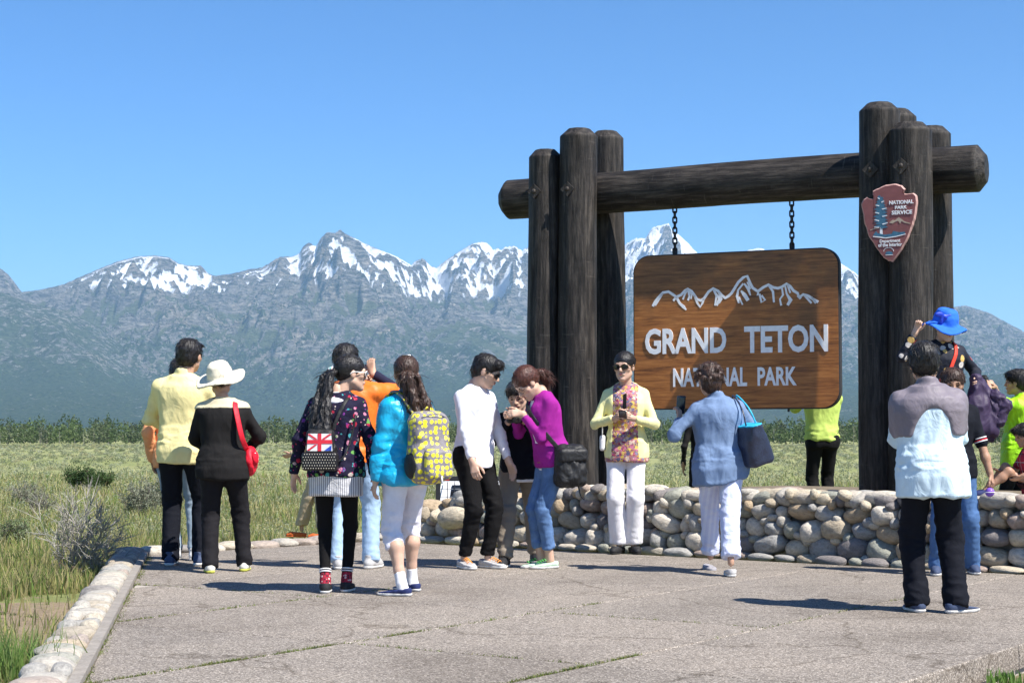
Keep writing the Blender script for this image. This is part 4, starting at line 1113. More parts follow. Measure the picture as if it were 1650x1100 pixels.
# ---------------------------------------------------------------- arrowhead emblem
def build_arrowhead():
    k = (POST0 + W3 * -0.33)
    kk = (1436 - 825.0) / FPX
    t = (kk * k.y - k.x) / (U3.x - kk * U3.y)
    d = (k + U3 * t).y; s = 120 / 880.0 * d / FPX
    zc = CAM_H + (HORIZON - (280 + 570 / 7.333)) * d / FPX
    root = empty("arrowhead_sign", frame_pt(t, -0.325, zc), -TH)
    tag(root, "reddish brown arrowhead plaque reading National Park Service on the posts", "sign")
    def C(x, y): return ((x - 396) * s, -(y - 570) * s)
    out = [(205, 182), (250, 158), (300, 138), (360, 118), (455, 106), (510, 118), (548, 135), (592, 180), (570, 200), (566, 228), (620, 238), (690, 233), (728, 268), (732, 330), (724, 400), (716, 470), (700, 545), (678, 610), (652, 680), (618, 755), (570, 850), (500, 950), (430, 1040), (380, 1022), (330, 990), (290, 940), (250, 880), (200, 800), (150, 720), (125, 640), (100, 570), (90, 500), (82, 430), (68, 370), (62, 318), (88, 274), (130, 252), (165, 268), (205, 272), (212, 240), (198, 210)]
    rr = random.Random(4); o2 = []
    for a, b in zip(out, out[1:] + out[:1]):
        for q in (0.0, 0.5): o2.append((a[0] + (b[0] - a[0]) * q + rr.uniform(-3, 3), a[1] + (b[1] - a[1]) * q + rr.uniform(-3, 3)))
    P = [C(*p) for p in o2]
    face = simple_mat("arrowhead_brown", (0.225, 0.082, 0.080), 0.6, 0.3, 0, 0.1, 20); edge = simple_mat("arrowhead_edge", (0.45, 0.27, 0.24), 0.6, 0.3, 0, 0.15, 60)
    teal = simple_mat("emblem_teal", (0.06, 0.16, 0.24), 0.6, 0.2, 0, 0.2, 40); wht = WHITE; tan = simple_mat("emblem_tan", (0.42, 0.33, 0.25), 0.6)
    bm = bmesh.new(); n = len(P); cx = sum(p[0] for p in P) / n; cz = sum(p[1] for p in P) / n
    inn = [(x - (x - cx) / math.hypot(x - cx, z - cz) * 0.012, z - (z - cz) / math.hypot(x - cx, z - cz) * 0.012) for x, z in P]
    rings = [[bm.verts.new((x, y, z)) for x, z in Q] for Q, y in ((inn, 0.02), (P, 0.018), (P, -0.006), (inn, -0.019))]
    for a, b in zip(rings, rings[1:]):
        for q in range(n): bm.faces.new((a[q], a[(q + 1) % n], b[(q + 1) % n], b[q]))
    bm.faces.new(rings[0])
    link("chipped_edge", bm_mesh("chipped_edge", bm, edge), parent=root)
    link("plaque_face", plate(inn, 0.0, -0.020, face, "plaque_face"), parent=root)
    def txt(body, x0, x1, y0, y1, bold=0.03):
        a, b = C(x0, y0), C(x1, y1)
        link("lettering", text_mesh(body, b[0] - a[0], a[1] - b[1], wht, 0.003, bold, 2), parent=root, loc=((a[0] + b[0]) / 2, -0.0215, (a[1] + b[1]) / 2))
    txt("NATIONAL", 402, 688, 312, 358); txt("PARK", 470, 612, 376, 416); txt("SERVICE", 430, 672, 432, 480)
    txt("Department", 285, 528, 768, 818, 0.02); txt("of the Interior", 266, 548, 812, 856, 0.02)
    def shp(pts, mat, y=-0.0225, name="painted_shape"): link(name, plate([C(*p) for p in pts], -0.017, y, mat, name), parent=root)
    shp([(285, 720), (297, 600), (300, 400), (290, 290), (304, 290), (312, 400), (312, 600), (322, 720)], wht, -0.0218, "tree_trunk")
    tr = random.Random(6)
    for k in range(26):                                 # boughs of the pine
        yy = 262 + k * 14.5; side = 1 if k % 2 else -1; ln = 22 + 62 * min(1, (k + 3) / 14) * tr.uniform(0.7, 1.1); x0 = 298
        xe = x0 + side * ln; h = tr.uniform(11, 20)
        shp([(x0, yy - h), (x0 + side * ln * 0.55, yy - h * 0.8 - 6), (xe, yy - 2), (x0 + side * ln * 0.5, yy + h * 0.6), (x0, yy + h)], teal, -0.0228 - 0.00004 * k, "pine_bough")
        if k % 3 == 0: shp([(x0 + side * ln * 0.2, yy + h * 0.75), (xe - side * 6, yy + 3), (xe + side * 2, yy + 8), (x0 + side * ln * 0.3, yy + h + 7)], wht, -0.0245 - 0.00004 * k, "bough_light")
    shp([(398, 572), (440, 540), (470, 545), (512, 512), (552, 540), (580, 565), (650, 590), (648, 600), (575, 580), (545, 560), (528, 590), (505, 555), (470, 565), (440, 585)], tan, -0.0222, "painted_mountain")
    shp([(168, 648), (205, 635), (245, 625), (272, 640), (245, 636), (205, 645), (172, 656)], tan, -0.0222, "painted_hill")
    shp([(205, 712), (240, 665), (260, 690), (300, 700), (340, 712), (430, 705), (445, 672), (480, 682), (520, 690), (585, 690), (588, 708), (520, 728), (420, 742), (320, 742)], teal, -0.0232, "painted_meadow")
    shp([(205, 722), (300, 735), (350, 748), (480, 735), (590, 712), (592, 720), (480, 744), (360, 758), (300, 748), (205, 732)], wht, -0.0236, "meadow_line")
    ring = [(388 + 58 * math.cos(R(a)), 908 - 40 * math.sin(R(a))) for a in range(-10, 200, 15)]
    link("seal_ring", stroke([C(*p) for p in ring], 0.0035, -0.017, -0.0222, wht, "seal_ring"), parent=root)
    shp([(345, 940), (365, 915), (400, 912), (430, 922), (440, 945), (400, 952)], teal, -0.0224, "bison_shape"); shp([(350, 952), (440, 952), (440, 958), (350, 958)], wht, -0.0224, "seal_line")
    bm = bmesh.new(); box_bm(bm, (0, 0, 0), (0.05, 0.14, 0.3)); link("bracket", bm_mesh("bracket", bm, IRON), parent=root, loc=(-0.06, 0.085, -0.02))
build_arrowhead()
# ---------------------------------------------------------------- soft-body modelling: distance fields turned into meshes
def nv(v): v = np.asarray(v, float); return v / (np.linalg.norm(v) + 1e-12)
def rotm(rx=0, ry=0, rz=0):
    return np.array(Matrix.Rotation(rz, 3, 'Z') @ Matrix.Rotation(rx, 3, 'X') @ Matrix.Rotation(ry, 3, 'Y'))

class Field:
    def __init__(s, lo, hi, h):
        s.lo = np.asarray(lo, float) - 3 * h; s.h = h
        s.n = np.ceil((np.asarray(hi, float) + 3 * h - s.lo) / h).astype(int) + 1
        s.ax = [(s.lo[i] + np.arange(s.n[i]) * h).astype(np.float32) for i in range(3)]
        s.D = np.full(tuple(s.n), 0.5, np.float32)
    def put(s, fn, lo, hi, k, pad=0.0, mode=0):
        p = k + 4 * s.h + pad
        i0 = np.clip(np.floor((np.asarray(lo) - p - s.lo) / s.h).astype(int), 0, s.n - 1)
        i1 = np.clip(np.ceil((np.asarray(hi) + p - s.lo) / s.h).astype(int) + 1, 1, s.n)
        if np.any(i1 <= i0): return s
        sl = tuple(slice(a, b) for a, b in zip(i0, i1))
        X = s.ax[0][sl[0]][:, None, None]; Y = s.ax[1][sl[1]][None, :, None]; Z = s.ax[2][sl[2]][None, None, :]
        d = fn(X, Y, Z); a = s.D[sl]
        if mode == 1: d = -d; a, d = -a, -d
        if k > 0:
            hh = np.clip(0.5 + 0.5 * (d - a) / k, 0, 1); r = d + (a - d) * hh - k * hh * (1 - hh)
        else: r = np.minimum(a, d)
        s.D[sl] = -r if mode == 1 else r
        return s
    def cone(s, a, b, ra, rb, k=0.02):
        a = np.asarray(a, float); b = np.asarray(b, float); ab = b - a; L2 = float(ab @ ab) + 1e-12
        def fn(X, Y, Z):
            t = np.clip(((X - a[0]) * ab[0] + (Y - a[1]) * ab[1] + (Z - a[2]) * ab[2]) / L2, 0, 1)
            return np.sqrt((X - a[0] - t * ab[0]) ** 2 + (Y - a[1] - t * ab[1]) ** 2 + (Z - a[2] - t * ab[2]) ** 2) - (ra + (rb - ra) * t)
        r = max(ra, rb)
        return s.put(fn, np.minimum(a, b) - r, np.maximum(a, b) + r, k)
    def chain(s, pts, rs, k=0.02):
        for i in range(len(pts) - 1): s.cone(pts[i], pts[i + 1], rs[i], rs[i + 1], k)
        return s
    def ell(s, c, r, k=0.02, M=None, sub=False):
        c = np.asarray(c, float); r = np.asarray(r, float); M = np.eye(3) if M is None else M
        def fn(X, Y, Z):
            q = [((X - c[0]) * M[0, i] + (Y - c[1]) * M[1, i] + (Z - c[2]) * M[2, i]) / r[i] for i in range(3)]
            l = np.sqrt(q[0] ** 2 + q[1] ** 2 + q[2] ** 2)
            g = np.sqrt((q[0] / r[0]) ** 2 + (q[1] / r[1]) ** 2 + (q[2] / r[2]) ** 2) + 1e-9
            return l * (l - 1) / g
        m = r.max()
        return s.put(fn, c - m, c + m, k, mode=1 if sub else 0)
    def box(s, c, half, rad, k=0.01, M=None, sub=False):
        c = np.asarray(c, float); half = np.asarray(half, float); M = np.eye(3) if M is None else M
        def fn(X, Y, Z):
            q = [np.abs((X - c[0]) * M[0, i] + (Y - c[1]) * M[1, i] + (Z - c[2]) * M[2, i]) - (half[i] - rad) for i in range(3)]
            o = np.sqrt(sum(np.maximum(v, 0) ** 2 for v in q))
            return o + np.minimum(np.maximum(np.maximum(q[0], q[1]), q[2]), 0) - rad
        m = np.linalg.norm(half)
        return s.put(fn, c - m, c + m, k, mode=1 if sub else 0)
    def loft(s, O, M, prof, k=0.03, e=2.3):
        """stack of rounded cross sections (z, half width, half depth, forward shift) along the local z of frame M at O"""
        P = np.asarray(prof, float); O = np.asarray(O, float)
        def fn(X, Y, Z):
            x, y, z = [(X - O[0]) * M[0, i] + (Y - O[1]) * M[1, i] + (Z - O[2]) * M[2, i] for i in range(3)]
            hw = np.interp(z, P[:, 0], P[:, 1]); hd = np.interp(z, P[:, 0], P[:, 2]); cy = np.interp(z, P[:, 0], P[:, 3])
            q = (np.abs(x / hw) ** e + np.abs((y - cy) / hd) ** e) ** (1 / e)
            d = (q - 1) * np.minimum(hw, hd)
            dz = np.maximum(P[0, 0] - z, z - P[-1, 0])
            return np.where(dz > 0, np.sqrt(np.maximum(d, 0) ** 2 + dz ** 2), np.maximum(d, dz * 1.0)).astype(np.float32)
        z0, z1 = P[0, 0], P[-1, 0]; w = P[:, 1:3].max() + abs(P[:, 3]).max()
        c = [O + M[:, 2] * z for z in (z0, z1)]
        return s.put(fn, np.minimum(*c) - w, np.maximum(*c) + w, k)
    def cut(s, p, n):
        """keep the side the normal points away from"""
        n = nv(n); X = s.ax[0][:, None, None]; Y = s.ax[1][None, :, None]; Z = s.ax[2][None, None, :]
        np.maximum(s.D, (X - p[0]) * n[0] + (Y - p[1]) * n[1] + (Z - p[2]) * n[2], out=s.D)
        return s
    def mesh(s):
        D = s.D; h = s.h; sg = D < 0
        c = [sg[i:D.shape[0] - 1 + i, j:D.shape[1] - 1 + j, k:D.shape[2] - 1 + k] for i in (0, 1) for j in (0, 1) for k in (0, 1)]
        cnt = sum(x.astype(np.int8) for x in c)
        I = np.argwhere((cnt > 0) & (cnt < 8))
        if len(I) == 0: return np.zeros((0, 3)), np.zeros((0, 4), int)
        offs = np.array([(i, j, k) for i in (0, 1) for j in (0, 1) for k in (0, 1)])
        val = np.stack([D[I[:, 0] + o[0], I[:, 1] + o[1], I[:, 2] + o[2]] for o in offs], 1)
        acc = np.zeros((len(I), 3)); num = np.zeros(len(I))
        for a in range(8):
            for b in range(a + 1, 8):
                if np.abs(offs[a] - offs[b]).sum() != 1: continue
                va, vb = val[:, a], val[:, b]; x = (va < 0) != (vb < 0)
                t = np.where(x, va / np.where(x, va - vb, 1), 0)
                acc += np.where(x[:, None], offs[a] + (offs[b] - offs[a]) * t[:, None], 0); num += x
        V = (I + acc / num[:, None]) * h + s.lo
        idx = np.full(tuple(np.array(D.shape) - 1), -1, np.int64); idx[I[:, 0], I[:, 1], I[:, 2]] = np.arange(len(I))
        Fs = []
        for axn in range(3):
            e = [slice(None)] * 3; f = [slice(None)] * 3; e[axn] = slice(0, -1); f[axn] = slice(1, None)
            ch = sg[tuple(e)] != sg[tuple(f)]
            E = np.argwhere(ch); b, c2 = (axn + 1) % 3, (axn + 2) % 3
            ok = (E[:, b] > 0) & (E[:, c2] > 0) & (E[:, b] < D.shape[b] - 1) & (E[:, c2] < D.shape[c2] - 1); E = E[ok]
            q = []
            for db, dc in ((-1, -1), (0, -1), (0, 0), (-1, 0)):
                g = E.copy(); g[:, b] += db; g[:, c2] += dc; q.append(idx[g[:, 0], g[:, 1], g[:, 2]])
            q = np.stack(q, 1); inside = sg[E[:, 0], E[:, 1], E[:, 2]]
            q[~inside] = q[~inside][:, ::-1]
            Fs.append(q)
        return V, np.concatenate(Fs)

def vnormals(V, F):
    n = np.cross(V[F[:, 2]] - V[F[:, 0]], V[F[:, 3]] - V[F[:, 1]])
    N = np.zeros_like(V)
    for k in range(4): np.add.at(N, F[:, k], n)
    return N / (np.linalg.norm(N, axis=1)[:, None] + 1e-12)
def crease(V, F, amp, sx, sy, sz, seed, w=None, octs=2):
    """cloth folds: sharp ridges of noise pushed along the normals"""
    N = vnormals(V, F); q = V * np.array([sx, sy, sz]) + seed * 3.7
    q = q + 0.35 * np.stack([pnoise(q[:, 0] * .6, q[:, 1] * .6, q[:, 2] * .6 + k * 9.1) for k in range(3)], 1)
    n = 0.0; a = 1.0
    for o in range(octs):
        n = n + a * (0.5 - 2.2 * np.abs(pnoise(q[:, 0] * 2 ** o, q[:, 1] * 2 ** o, q[:, 2] * 2 ** o + 31 * o))); a *= 0.5
    d = 1.6 * amp * n * (1 if w is None else w)
    return V + N * d[:, None]
def obj_vf(name, V, F, mat, parent, base=(0, 0, 0)):
    return link(name, np_mesh(name, V - np.asarray(base), F, True, mat), parent=parent)
def join_vf(parts):
    V, F, o = [], [], 0
    for v, f in parts:
        if len(v) == 0: continue
        V.append(v); F.append(f + o); o += len(v)
    return np.concatenate(V), np.concatenate(F)

# ---------------------------------------------------------------- cloth, skin, hair
def cloth(name, col, rough=0.85, wr=0.5, spec=0.15, var=0.08):
    t = NT(name); v = t.coords("Object")
    n = t.noise(t.coords("Object", (1, 1, 0.6)), 13.0, 4, 0.6, 0.6); nf = t.noise(v, 260.0, 2)
    c = t.ramp(n, [(0.3, tuple(x * (1 - var) for x in col)), (0.7, tuple(min(1, x * (1 + var)) for x in col))])
    nr = t.math('ABSOLUTE', t.math('SUBTRACT', t.noise(t.coords("Object", (1, 1, 0.75)), 8.0, 3, 0.5, 1.2), 0.5))
    nm = t.bump(nf, 0.12, 0.003, t.bump(nr, wr * 0.45, -0.04, t.bump(n, wr * 0.15, 0.02)))
    return t.done(c, rough, nm, spec)
def pattern_cloth(name, ground, pals, scale, size, rand=1.0, rough=0.85, soft=0.03, second=None):
    """print of scattered blobs: each cell one colour of the palette"""
    t = NT(name); v = t.coords("Object"); n = t.noise(v, 13.0, 4, 0.6, 0.6)
    wv = t.n("VectorMath"); wv.operation = 'ADD'; nz = t.n("TexNoise"); nz.inputs["Scale"].default_value = scale * 0.9; t.l(v, nz.inputs["Vector"])
    sc = t.n("VectorMath"); sc.operation = 'SCALE'; sc.inputs["Scale"].default_value = 0.5 / scale; t.l(nz.outputs["Color"], sc.inputs[0]); t.l(v, wv.inputs[0]); t.l(sc.outputs[0], wv.inputs[1])
    c = ground
    for sc_, sz in ((scale, size),) + ((second,) if second else ()):
        vo = t.voronoi(wv.outputs[0], sc_, rand=rand); pc = t.n("SeparateColor"); t.l(vo.outputs["Color"], pc.inputs[0])
        k = len(pals); col = t.ramp(pc.outputs[0], [(i / k, p) for i, p in enumerate(pals)], 'CONSTANT')
        c = t.mix(t.ramp(vo.outputs["Distance"], [(sz, (1, 1, 1)), (sz + soft, (0, 0, 0))]), c, col)
    return t.done(c, rough, t.bump(n, 0.45, 0.03), 0.2)
def stripe_cloth(name, a, b, freq, width=0.5, axis=0, rough=0.85):
    t = NT(name); tc = t.n("TexCoord"); sp = t.n("SeparateXYZ"); t.l(tc.outputs["Object"], sp.inputs[0])
    fr = t.math('FRACT', t.math('MULTIPLY', sp.outputs[axis], freq))
    n = t.noise(tc.outputs["Object"], 13.0, 4, 0.6, 0.6)
    c = t.mix(t.ramp(fr, [(width, (0, 0, 0)), (width + 0.05, (1, 1, 1))]), a, b)
    return t.done(c, rough, t.bump(n, 0.5, 0.03), 0.15)
def skin_mat(name, col):
    t = NT(name); v = t.coords("Object"); n = t.noise(v, 14.0, 4)
    c = t.ramp(n, [(0.3, tuple(x * 0.9 for x in col)), (0.7, tuple(min(1, x * 1.08) for x in col))])
    t.b.inputs["Subsurface Weight"].default_value = 0.12; t.b.inputs["Subsurface Radius"].default_value = (0.012, 0.005, 0.003)
    t.b.inputs["Subsurface Scale"].default_value = 0.6
    return t.done(c, 0.5, t.bump(t.noise(v, 120.0, 3), 0.1, 0.003), 0.35)
def hair_mat(name, col):
    t = NT(name); n = t.noise(t.coords("Object", (1, 1, 0.16)), 95.0, 5, 0.6)
    c = t.ramp(n, [(0.3, tuple(x * 0.5 for x in col)), (0.7, tuple(x * 1.6 for x in col))])
    return t.done(c, 0.42, t.bump(n, 0.55, 0.012), 0.45)
SKIN = skin_mat("skin", (0.50, 0.30, 0.205)); SKIN2 = skin_mat("skin_fair", (0.57, 0.365, 0.265)); SKIN3 = skin_mat("skin_tan", (0.40, 0.225, 0.145))
BLACKHAIR = hair_mat("black_hair", (0.012, 0.010, 0.010)); BROWNHAIR = hair_mat("brown_hair", (0.045, 0.022, 0.014)); REDHAIR = hair_mat("auburn_hair", (0.07, 0.022, 0.013))
LIP = simple_mat("lips", (0.42, 0.15, 0.13), 0.45); DARK = simple_mat("dark_lens", (0.008, 0.008, 0.009), 0.12, 0.6); EYE = simple_mat("eye", (0.02, 0.014, 0.01), 0.2, 0.6)
WHITE_R = simple_mat("white_rubber", (0.66, 0.65, 0.62), 0.7); BLACK_R = simple_mat("black_rubber", (0.02, 0.02, 0.021), 0.65)
BROW = simple_mat("eyebrow", (0.02, 0.014, 0.012), 0.8)

# ---------------------------------------------------------------- people
def ik(S, T, a, b, pole):
    S, T = np.asarray(S, float), np.asarray(T, float)
    d = T - S; L = np.linalg.norm(d); L2 = min(L, (a + b) * 0.999); d = d / (L + 1e-9); T = S + d * L2
    x = (a * a - b * b + L2 * L2) / (2 * L2); h = math.sqrt(max(a * a - x * x, 0))
    p = np.asarray(pole, float); p = nv(p - d * (p @ d))
    return S + d * x + p * h, T

def tube(points, r, mat, name, parent, base=(0, 0, 0), flat=None, seg=8):
    """swept tube or flat strap through points; flat = (half width, half thickness, facing direction)"""
    P = [np.asarray(p, float) for p in points]
    if len(P) > 2:                                      # smooth the path
        Q = []
        n = len(P); ext = [2 * P[0] - P[1]] + P + [2 * P[-1] - P[-2]]
        for i in range(1, n):
            p0, p1, p2, p3 = ext[i - 1], ext[i], ext[i + 1], ext[i + 2]
            for t in np.linspace(0, 1, 5)[:-1]:
                Q.append(0.5 * (2 * p1 + (p2 - p0) * t + (2 * p0 - 5 * p1 + 4 * p2 - p3) * t * t + (3 * p1 - p0 - 3 * p2 + p3) * t ** 3))
        Q.append(P[-1]); P = Q
    V = []
    n = len(P)
    for i in range(n):
        tg = nv(P[min(i + 1, n - 1)] - P[max(i - 1, 0)])
        if flat: f = np.asarray(flat[2](P[i]) if callable(flat[2]) else flat[2], float); f = nv(f - tg * (f @ tg)); s = np.cross(tg, f)
        else:
            f = np.array([0, 0, 1.0]) if abs(tg[2]) < 0.9 else np.array([1.0, 0, 0]); f = nv(f - tg * (f @ tg)); s = np.cross(tg, f)
        rr = r[min(i, len(r) - 1)] if isinstance(r, (list, tuple)) else r
        for k in range(seg):
            a = 2 * math.pi * (k + 0.5) / seg
            if flat: ca, sa = math.cos(a), math.sin(a); V.append(P[i] + s * flat[0] * np.sign(ca) * abs(ca) ** 0.4 + f * flat[1] * np.sign(sa) * abs(sa) ** 0.4)
            else: V.append(P[i] + (f * math.cos(a) + s * math.sin(a)) * rr)
    V = np.array(V); i = np.arange(n * seg).reshape(n, seg)
    F = np.stack([i[:-1], np.roll(i, -1, 1)[:-1], np.roll(i, -1, 1)[1:], i[1:]], -1).reshape(-1, 4)
    me = bpy.data.meshes.new(name)
    me.from_pydata([tuple(v - np.asarray(base)) for v in V], [], [tuple(f) for f in F] + [tuple(i[0][::-1]), tuple(i[-1])])
    me.polygons.foreach_set("use_smooth", np.ones(len(me.polygons), dtype=bool))
    me.materials.append(mat)
    return link(name, me, parent=parent)

class Person:
    def __init__(s, label, feet, H, yaw, z0=0.0, group=None, hip=(0, 0), pelvis=0.53, lean=(0, 0, 0), head=(0, 0, 0), rw=None, lw=None, rp=None, lp=None, sex='m', build=1.0, toes=(8, -8), knee=None, hand=None, seat=None, detail=1.0, head_off=(0, 0, 0), pos=None):
        s.H = H; s.sex = sex; s.build = build; s.yaw = R(yaw); s.detail = detail
        w = [np.asarray(f, float) for f in feet]                      # world points of left and right foot
        O = (w[0] + w[1]) / 2 if pos is None else np.asarray(pos, float)
        O = np.array([O[0], O[1], z0])
        s.O = O
        c, sn = math.cos(s.yaw), math.sin(s.yaw); s.Rz = np.array([[c, -sn, 0], [sn, c, 0], [0, 0, 1]])
        s.root = empty("person", tuple(O), s.yaw)
        tag(s.root, label, "person", group)
        s.foot = [s.Rz.T @ (np.array([f[0], f[1], z0]) - O) for f in w]      # local, left then right
        s.toe = [R(t) for t in toes]
        k = H
        s.P = np.array([hip[0], hip[1], pelvis * k])
        s.M = rotm(-R(lean[0]), R(lean[1]), R(lean[2]))              # forward, to the right, twist to the left
        hw = (0.052 if sex == 'm' else 0.05) * k
        s.hips = [s.P + np.array([-hw, 0, -0.015 * k]), s.P + np.array([hw, 0, -0.015 * k])]
        sw = (0.100 if sex == 'm' else 0.090) * k * build ** 0.5
        s.sh = [s.T(-sw, -0.008 * k, 0.257 * k), s.T(sw, -0.008 * k, 0.257 * k)]
        s.neck = s.T(0, -0.012 * k, 0.298 * k)
        s.hM = s.M @ rotm(-R(head[0]), R(head[2]), R(head[1]))       # nod, turn to the left, tilt
        s.hs = (0.132 * k / 0.225) ** 0.75 * 1.06
        s.hc = s.neck + s.M @ np.array([0, 0.010 * k, 0.030 * k]) + s.hM @ np.array([0, 0.022 * k, 0.068 * k]) + np.array(head_off)
        ua, fa = 0.167 * k, 0.147 * k
        s.el, s.wr = [None, None], [None, None]
        for i, (tgt, pole, sd) in enumerate(((lw, lp, -1), (rw, rp, 1))):
            if tgt is None: tgt = (0.15 * sd, 0.03, 0.50)
            pole = (sd * 0.5, -1, 0) if pole is None else pole
            s.el[i], s.wr[i] = ik(s.sh[i], np.array(tgt) * k, ua, fa, pole)
        s.an, s.kn = [None, None], [None, None]
        for i, sd in enumerate((-1, 1)):
            a = s.foot[i] + np.array([0, 0, 0.052 * k])
            kp = (0.12 * sd, 1, 0) if knee is None else knee[i]
            s.kn[i], s.an[i] = ik(s.hips[i], a, 0.247 * k, 0.232 * k, kp)
        s.hand = hand or ({}, {})
        s.body_parts = []
    def T(s, x, y, z): return s.P + s.M @ np.array([x, y, z])
    def hp(s, x, y, z): return s.hc + s.hM @ (np.array([x, y, z]) * s.hs)
    def world(s, p): return s.O + s.Rz @ np.asarray(p, float)
    def local(s, w): return s.Rz.T @ (np.asarray(w, float) - s.O)
    def prof(s, ease=0.0, hem=-0.08, topz=0.312, flare=0.0, belly=0.0):
        f = s.sex == 'f'; b = s.build; k = s.H
        base = [(-0.085, 0.090, 0.066, 0), (-0.03, 0.098 if f else 0.094, 0.070, -0.004), (0.03, 0.092 if f else 0.090, 0.065, 0), (0.09, 0.076 if f else 0.084, 0.056, 0.002), (0.15, 0.083 if f else 0.091, 0.062, 0.004),
                (0.21, 0.092 if f else 0.101, 0.070, 0.004), (0.236, 0.090 if f else 0.099, 0.066, 0), (0.258, 0.078 if f else 0.086, 0.058, -0.004), (0.280, 0.056, 0.048, -0.009), (0.312, 0.036, 0.036, -0.010)]
        out = []
        for z, hw, hd, cy in base:
            fl = flare * max(0.0, 0.12 - z)
            e = ease * (0.78 if z < 0.28 else 0.5)
            out.append((z * k, hw * k * b + e + fl * k, hd * k * b + e + fl * k * 0.9 + (belly * k if 0 < z < 0.14 else 0), cy * k))
        zs = [o[0] for o in out]
        def at(z): return tuple(float(np.interp(z, zs, [o[i] for o in out])) for i in (1, 2, 3))
        lo, hi = hem * k, topz * k
        first = at(lo) if lo >= zs[0] else (out[0][1] + flare * (zs[0] - lo), out[0][2] + flare * (zs[0] - lo), 0.0)
        res = [(lo, *first)] + [o for o in out if lo < o[0] < hi] + [(hi, *at(hi))]
        return res
    def arm_pts(s, i): return [s.sh[i], s.el[i], s.wr[i]]
    # ---- skin
    def arm_radii(s): k = s.H * (0.92 if s.sex == 'f' else 1.0); return [0.029 * k, 0.0222 * k, 0.0160 * k]
    def make_hand(s, i, from_elbow=True):
        h = s.hand[i]; k = s.H / 1.7 * (0.92 if s.sex == 'f' else 1.0)
        f = nv(h.get('f', s.wr[i] - s.el[i])); th = np.asarray(h.get('thumb', (0, 1, 0)), float); th = nv(th - f * (th @ f))
        n = np.cross(th, f) * (1 if i == 1 else -1)
        curl = h.get('curl', 0.35); sp = h.get('spread', 0.06)
        w = s.wr[i]; tips = w + f * 0.19 * k
        r = [x * (1.0 if h.get('bare') else 0.7) for x in s.arm_radii()]; r[2] = s.arm_radii()[2]
        st = s.el[i] if from_elbow else s.wr[i] - nv(s.wr[i] - s.el[i]) * 0.05
        lo = np.minimum.reduce([st, w, tips]) - 0.11 * k; hi = np.maximum.reduce([st, w, tips]) + 0.11 * k
        F = Field(lo, hi, (0.0048 if not from_elbow else 0.0056) * s.detail)
        if from_elbow: F.cone(s.el[i], s.wr[i] + (s.el[i] - s.wr[i]) * 0.55, r[1], r[1] * 1.06, 0.02); F.cone(s.wr[i] + (s.el[i] - s.wr[i]) * 0.55, w, r[1] * 1.06, r[2], 0.02)
        else: F.cone(st, w, r[2] * 1.05, r[2], 0.01)
        F.cone(w - f * 0.01, w + f * 0.02 * k, r[2], 0.019 * k, 0.015)
        offs = (0.027, 0.009, -0.009, -0.025); lens = (0.070, 0.078, 0.072, 0.056)
        for o, l in zip(offs, lens):
            b = w + f * (0.088 - abs(o - 0.005) * 0.25) * k + th * o * k
            F.cone(w + f * 0.015 * k + th * o * 0.55 * k, b, 0.0135 * k, 0.0108 * k, 0.014 * k)
            p = b; a = curl * 0.7
            for seg, rr in ((0.45, 0.0092), (0.31, 0.0086), (0.24, 0.0078)):
                d = f * math.cos(a) + n * math.sin(a) + th * (o * sp * 60 * 0.1)
                q = p + nv(d) * l * seg * k; F.cone(p, q, rr * k, (rr - 0.0006) * k, 0.004 * k); p = q; a += curl * 0.95
        p = w + f * 0.022 * k + th * 0.022 * k; to = h.get('tout', 0.6)
        for l, rr, dd in ((0.042, 0.0125, f * 0.75 + th * to + n * 0.28), (0.032, 0.0102, f * 0.9 + th * to * 0.5 + n * 0.35), (0.024, 0.009, f + th * to * 0.2 + n * 0.4)):
            q = p + nv(dd) * l * k; F.cone(p, q, rr * k, (rr - 0.001) * k, 0.008 * k); p = q
        s.body_parts.append(F.mesh())
    def make_head(s, face=True):
        q = s.hs; M = s.hM; c = s.hc
        P = lambda x, y, z: s.hp(x, y, z)
        F = Field(np.minimum(c, s.neck) - 0.17, np.maximum(c, s.neck) + 0.17, (0.0052 if face else 0.0075) * s.detail)
        fw = 0.95 if s.sex == 'f' else 1.0
        F.ell(P(0, -0.014, 0.032), np.array([0.075 * fw, 0.094, 0.083]) * q, 0.02, M)
        F.ell(P(0, 0.022, -0.034), np.array([0.060 * fw, 0.066, 0.078]) * q, 0.03, M)
        F.cone(P(-0.046 * fw, 0.004, -0.056), P(-0.012, 0.064, -0.094), 0.024 * q, 0.018 * q, 0.025)
        F.cone(P(0.046 * fw, 0.004, -0.056), P(0.012, 0.064, -0.094), 0.024 * q, 0.018 * q, 0.025)
        F.cone(P(0, -0.022, -0.05), s.neck + s.M @ np.array([0, 0.0, -0.02 * s.H]), (0.053 if s.sex == 'm' else 0.046) * q, (0.060 if s.sex == 'm' else 0.050) * q, 0.025)
        for sd in (-1, 1):
            F.ell(P(sd * 0.042, 0.050, -0.014), np.array([0.026, 0.024, 0.024]) * q, 0.02, M)
            F.ell(P(sd * 0.0775 * fw, -0.006, -0.006), np.array([0.010, 0.020, 0.031]) * q, 0.008, M)
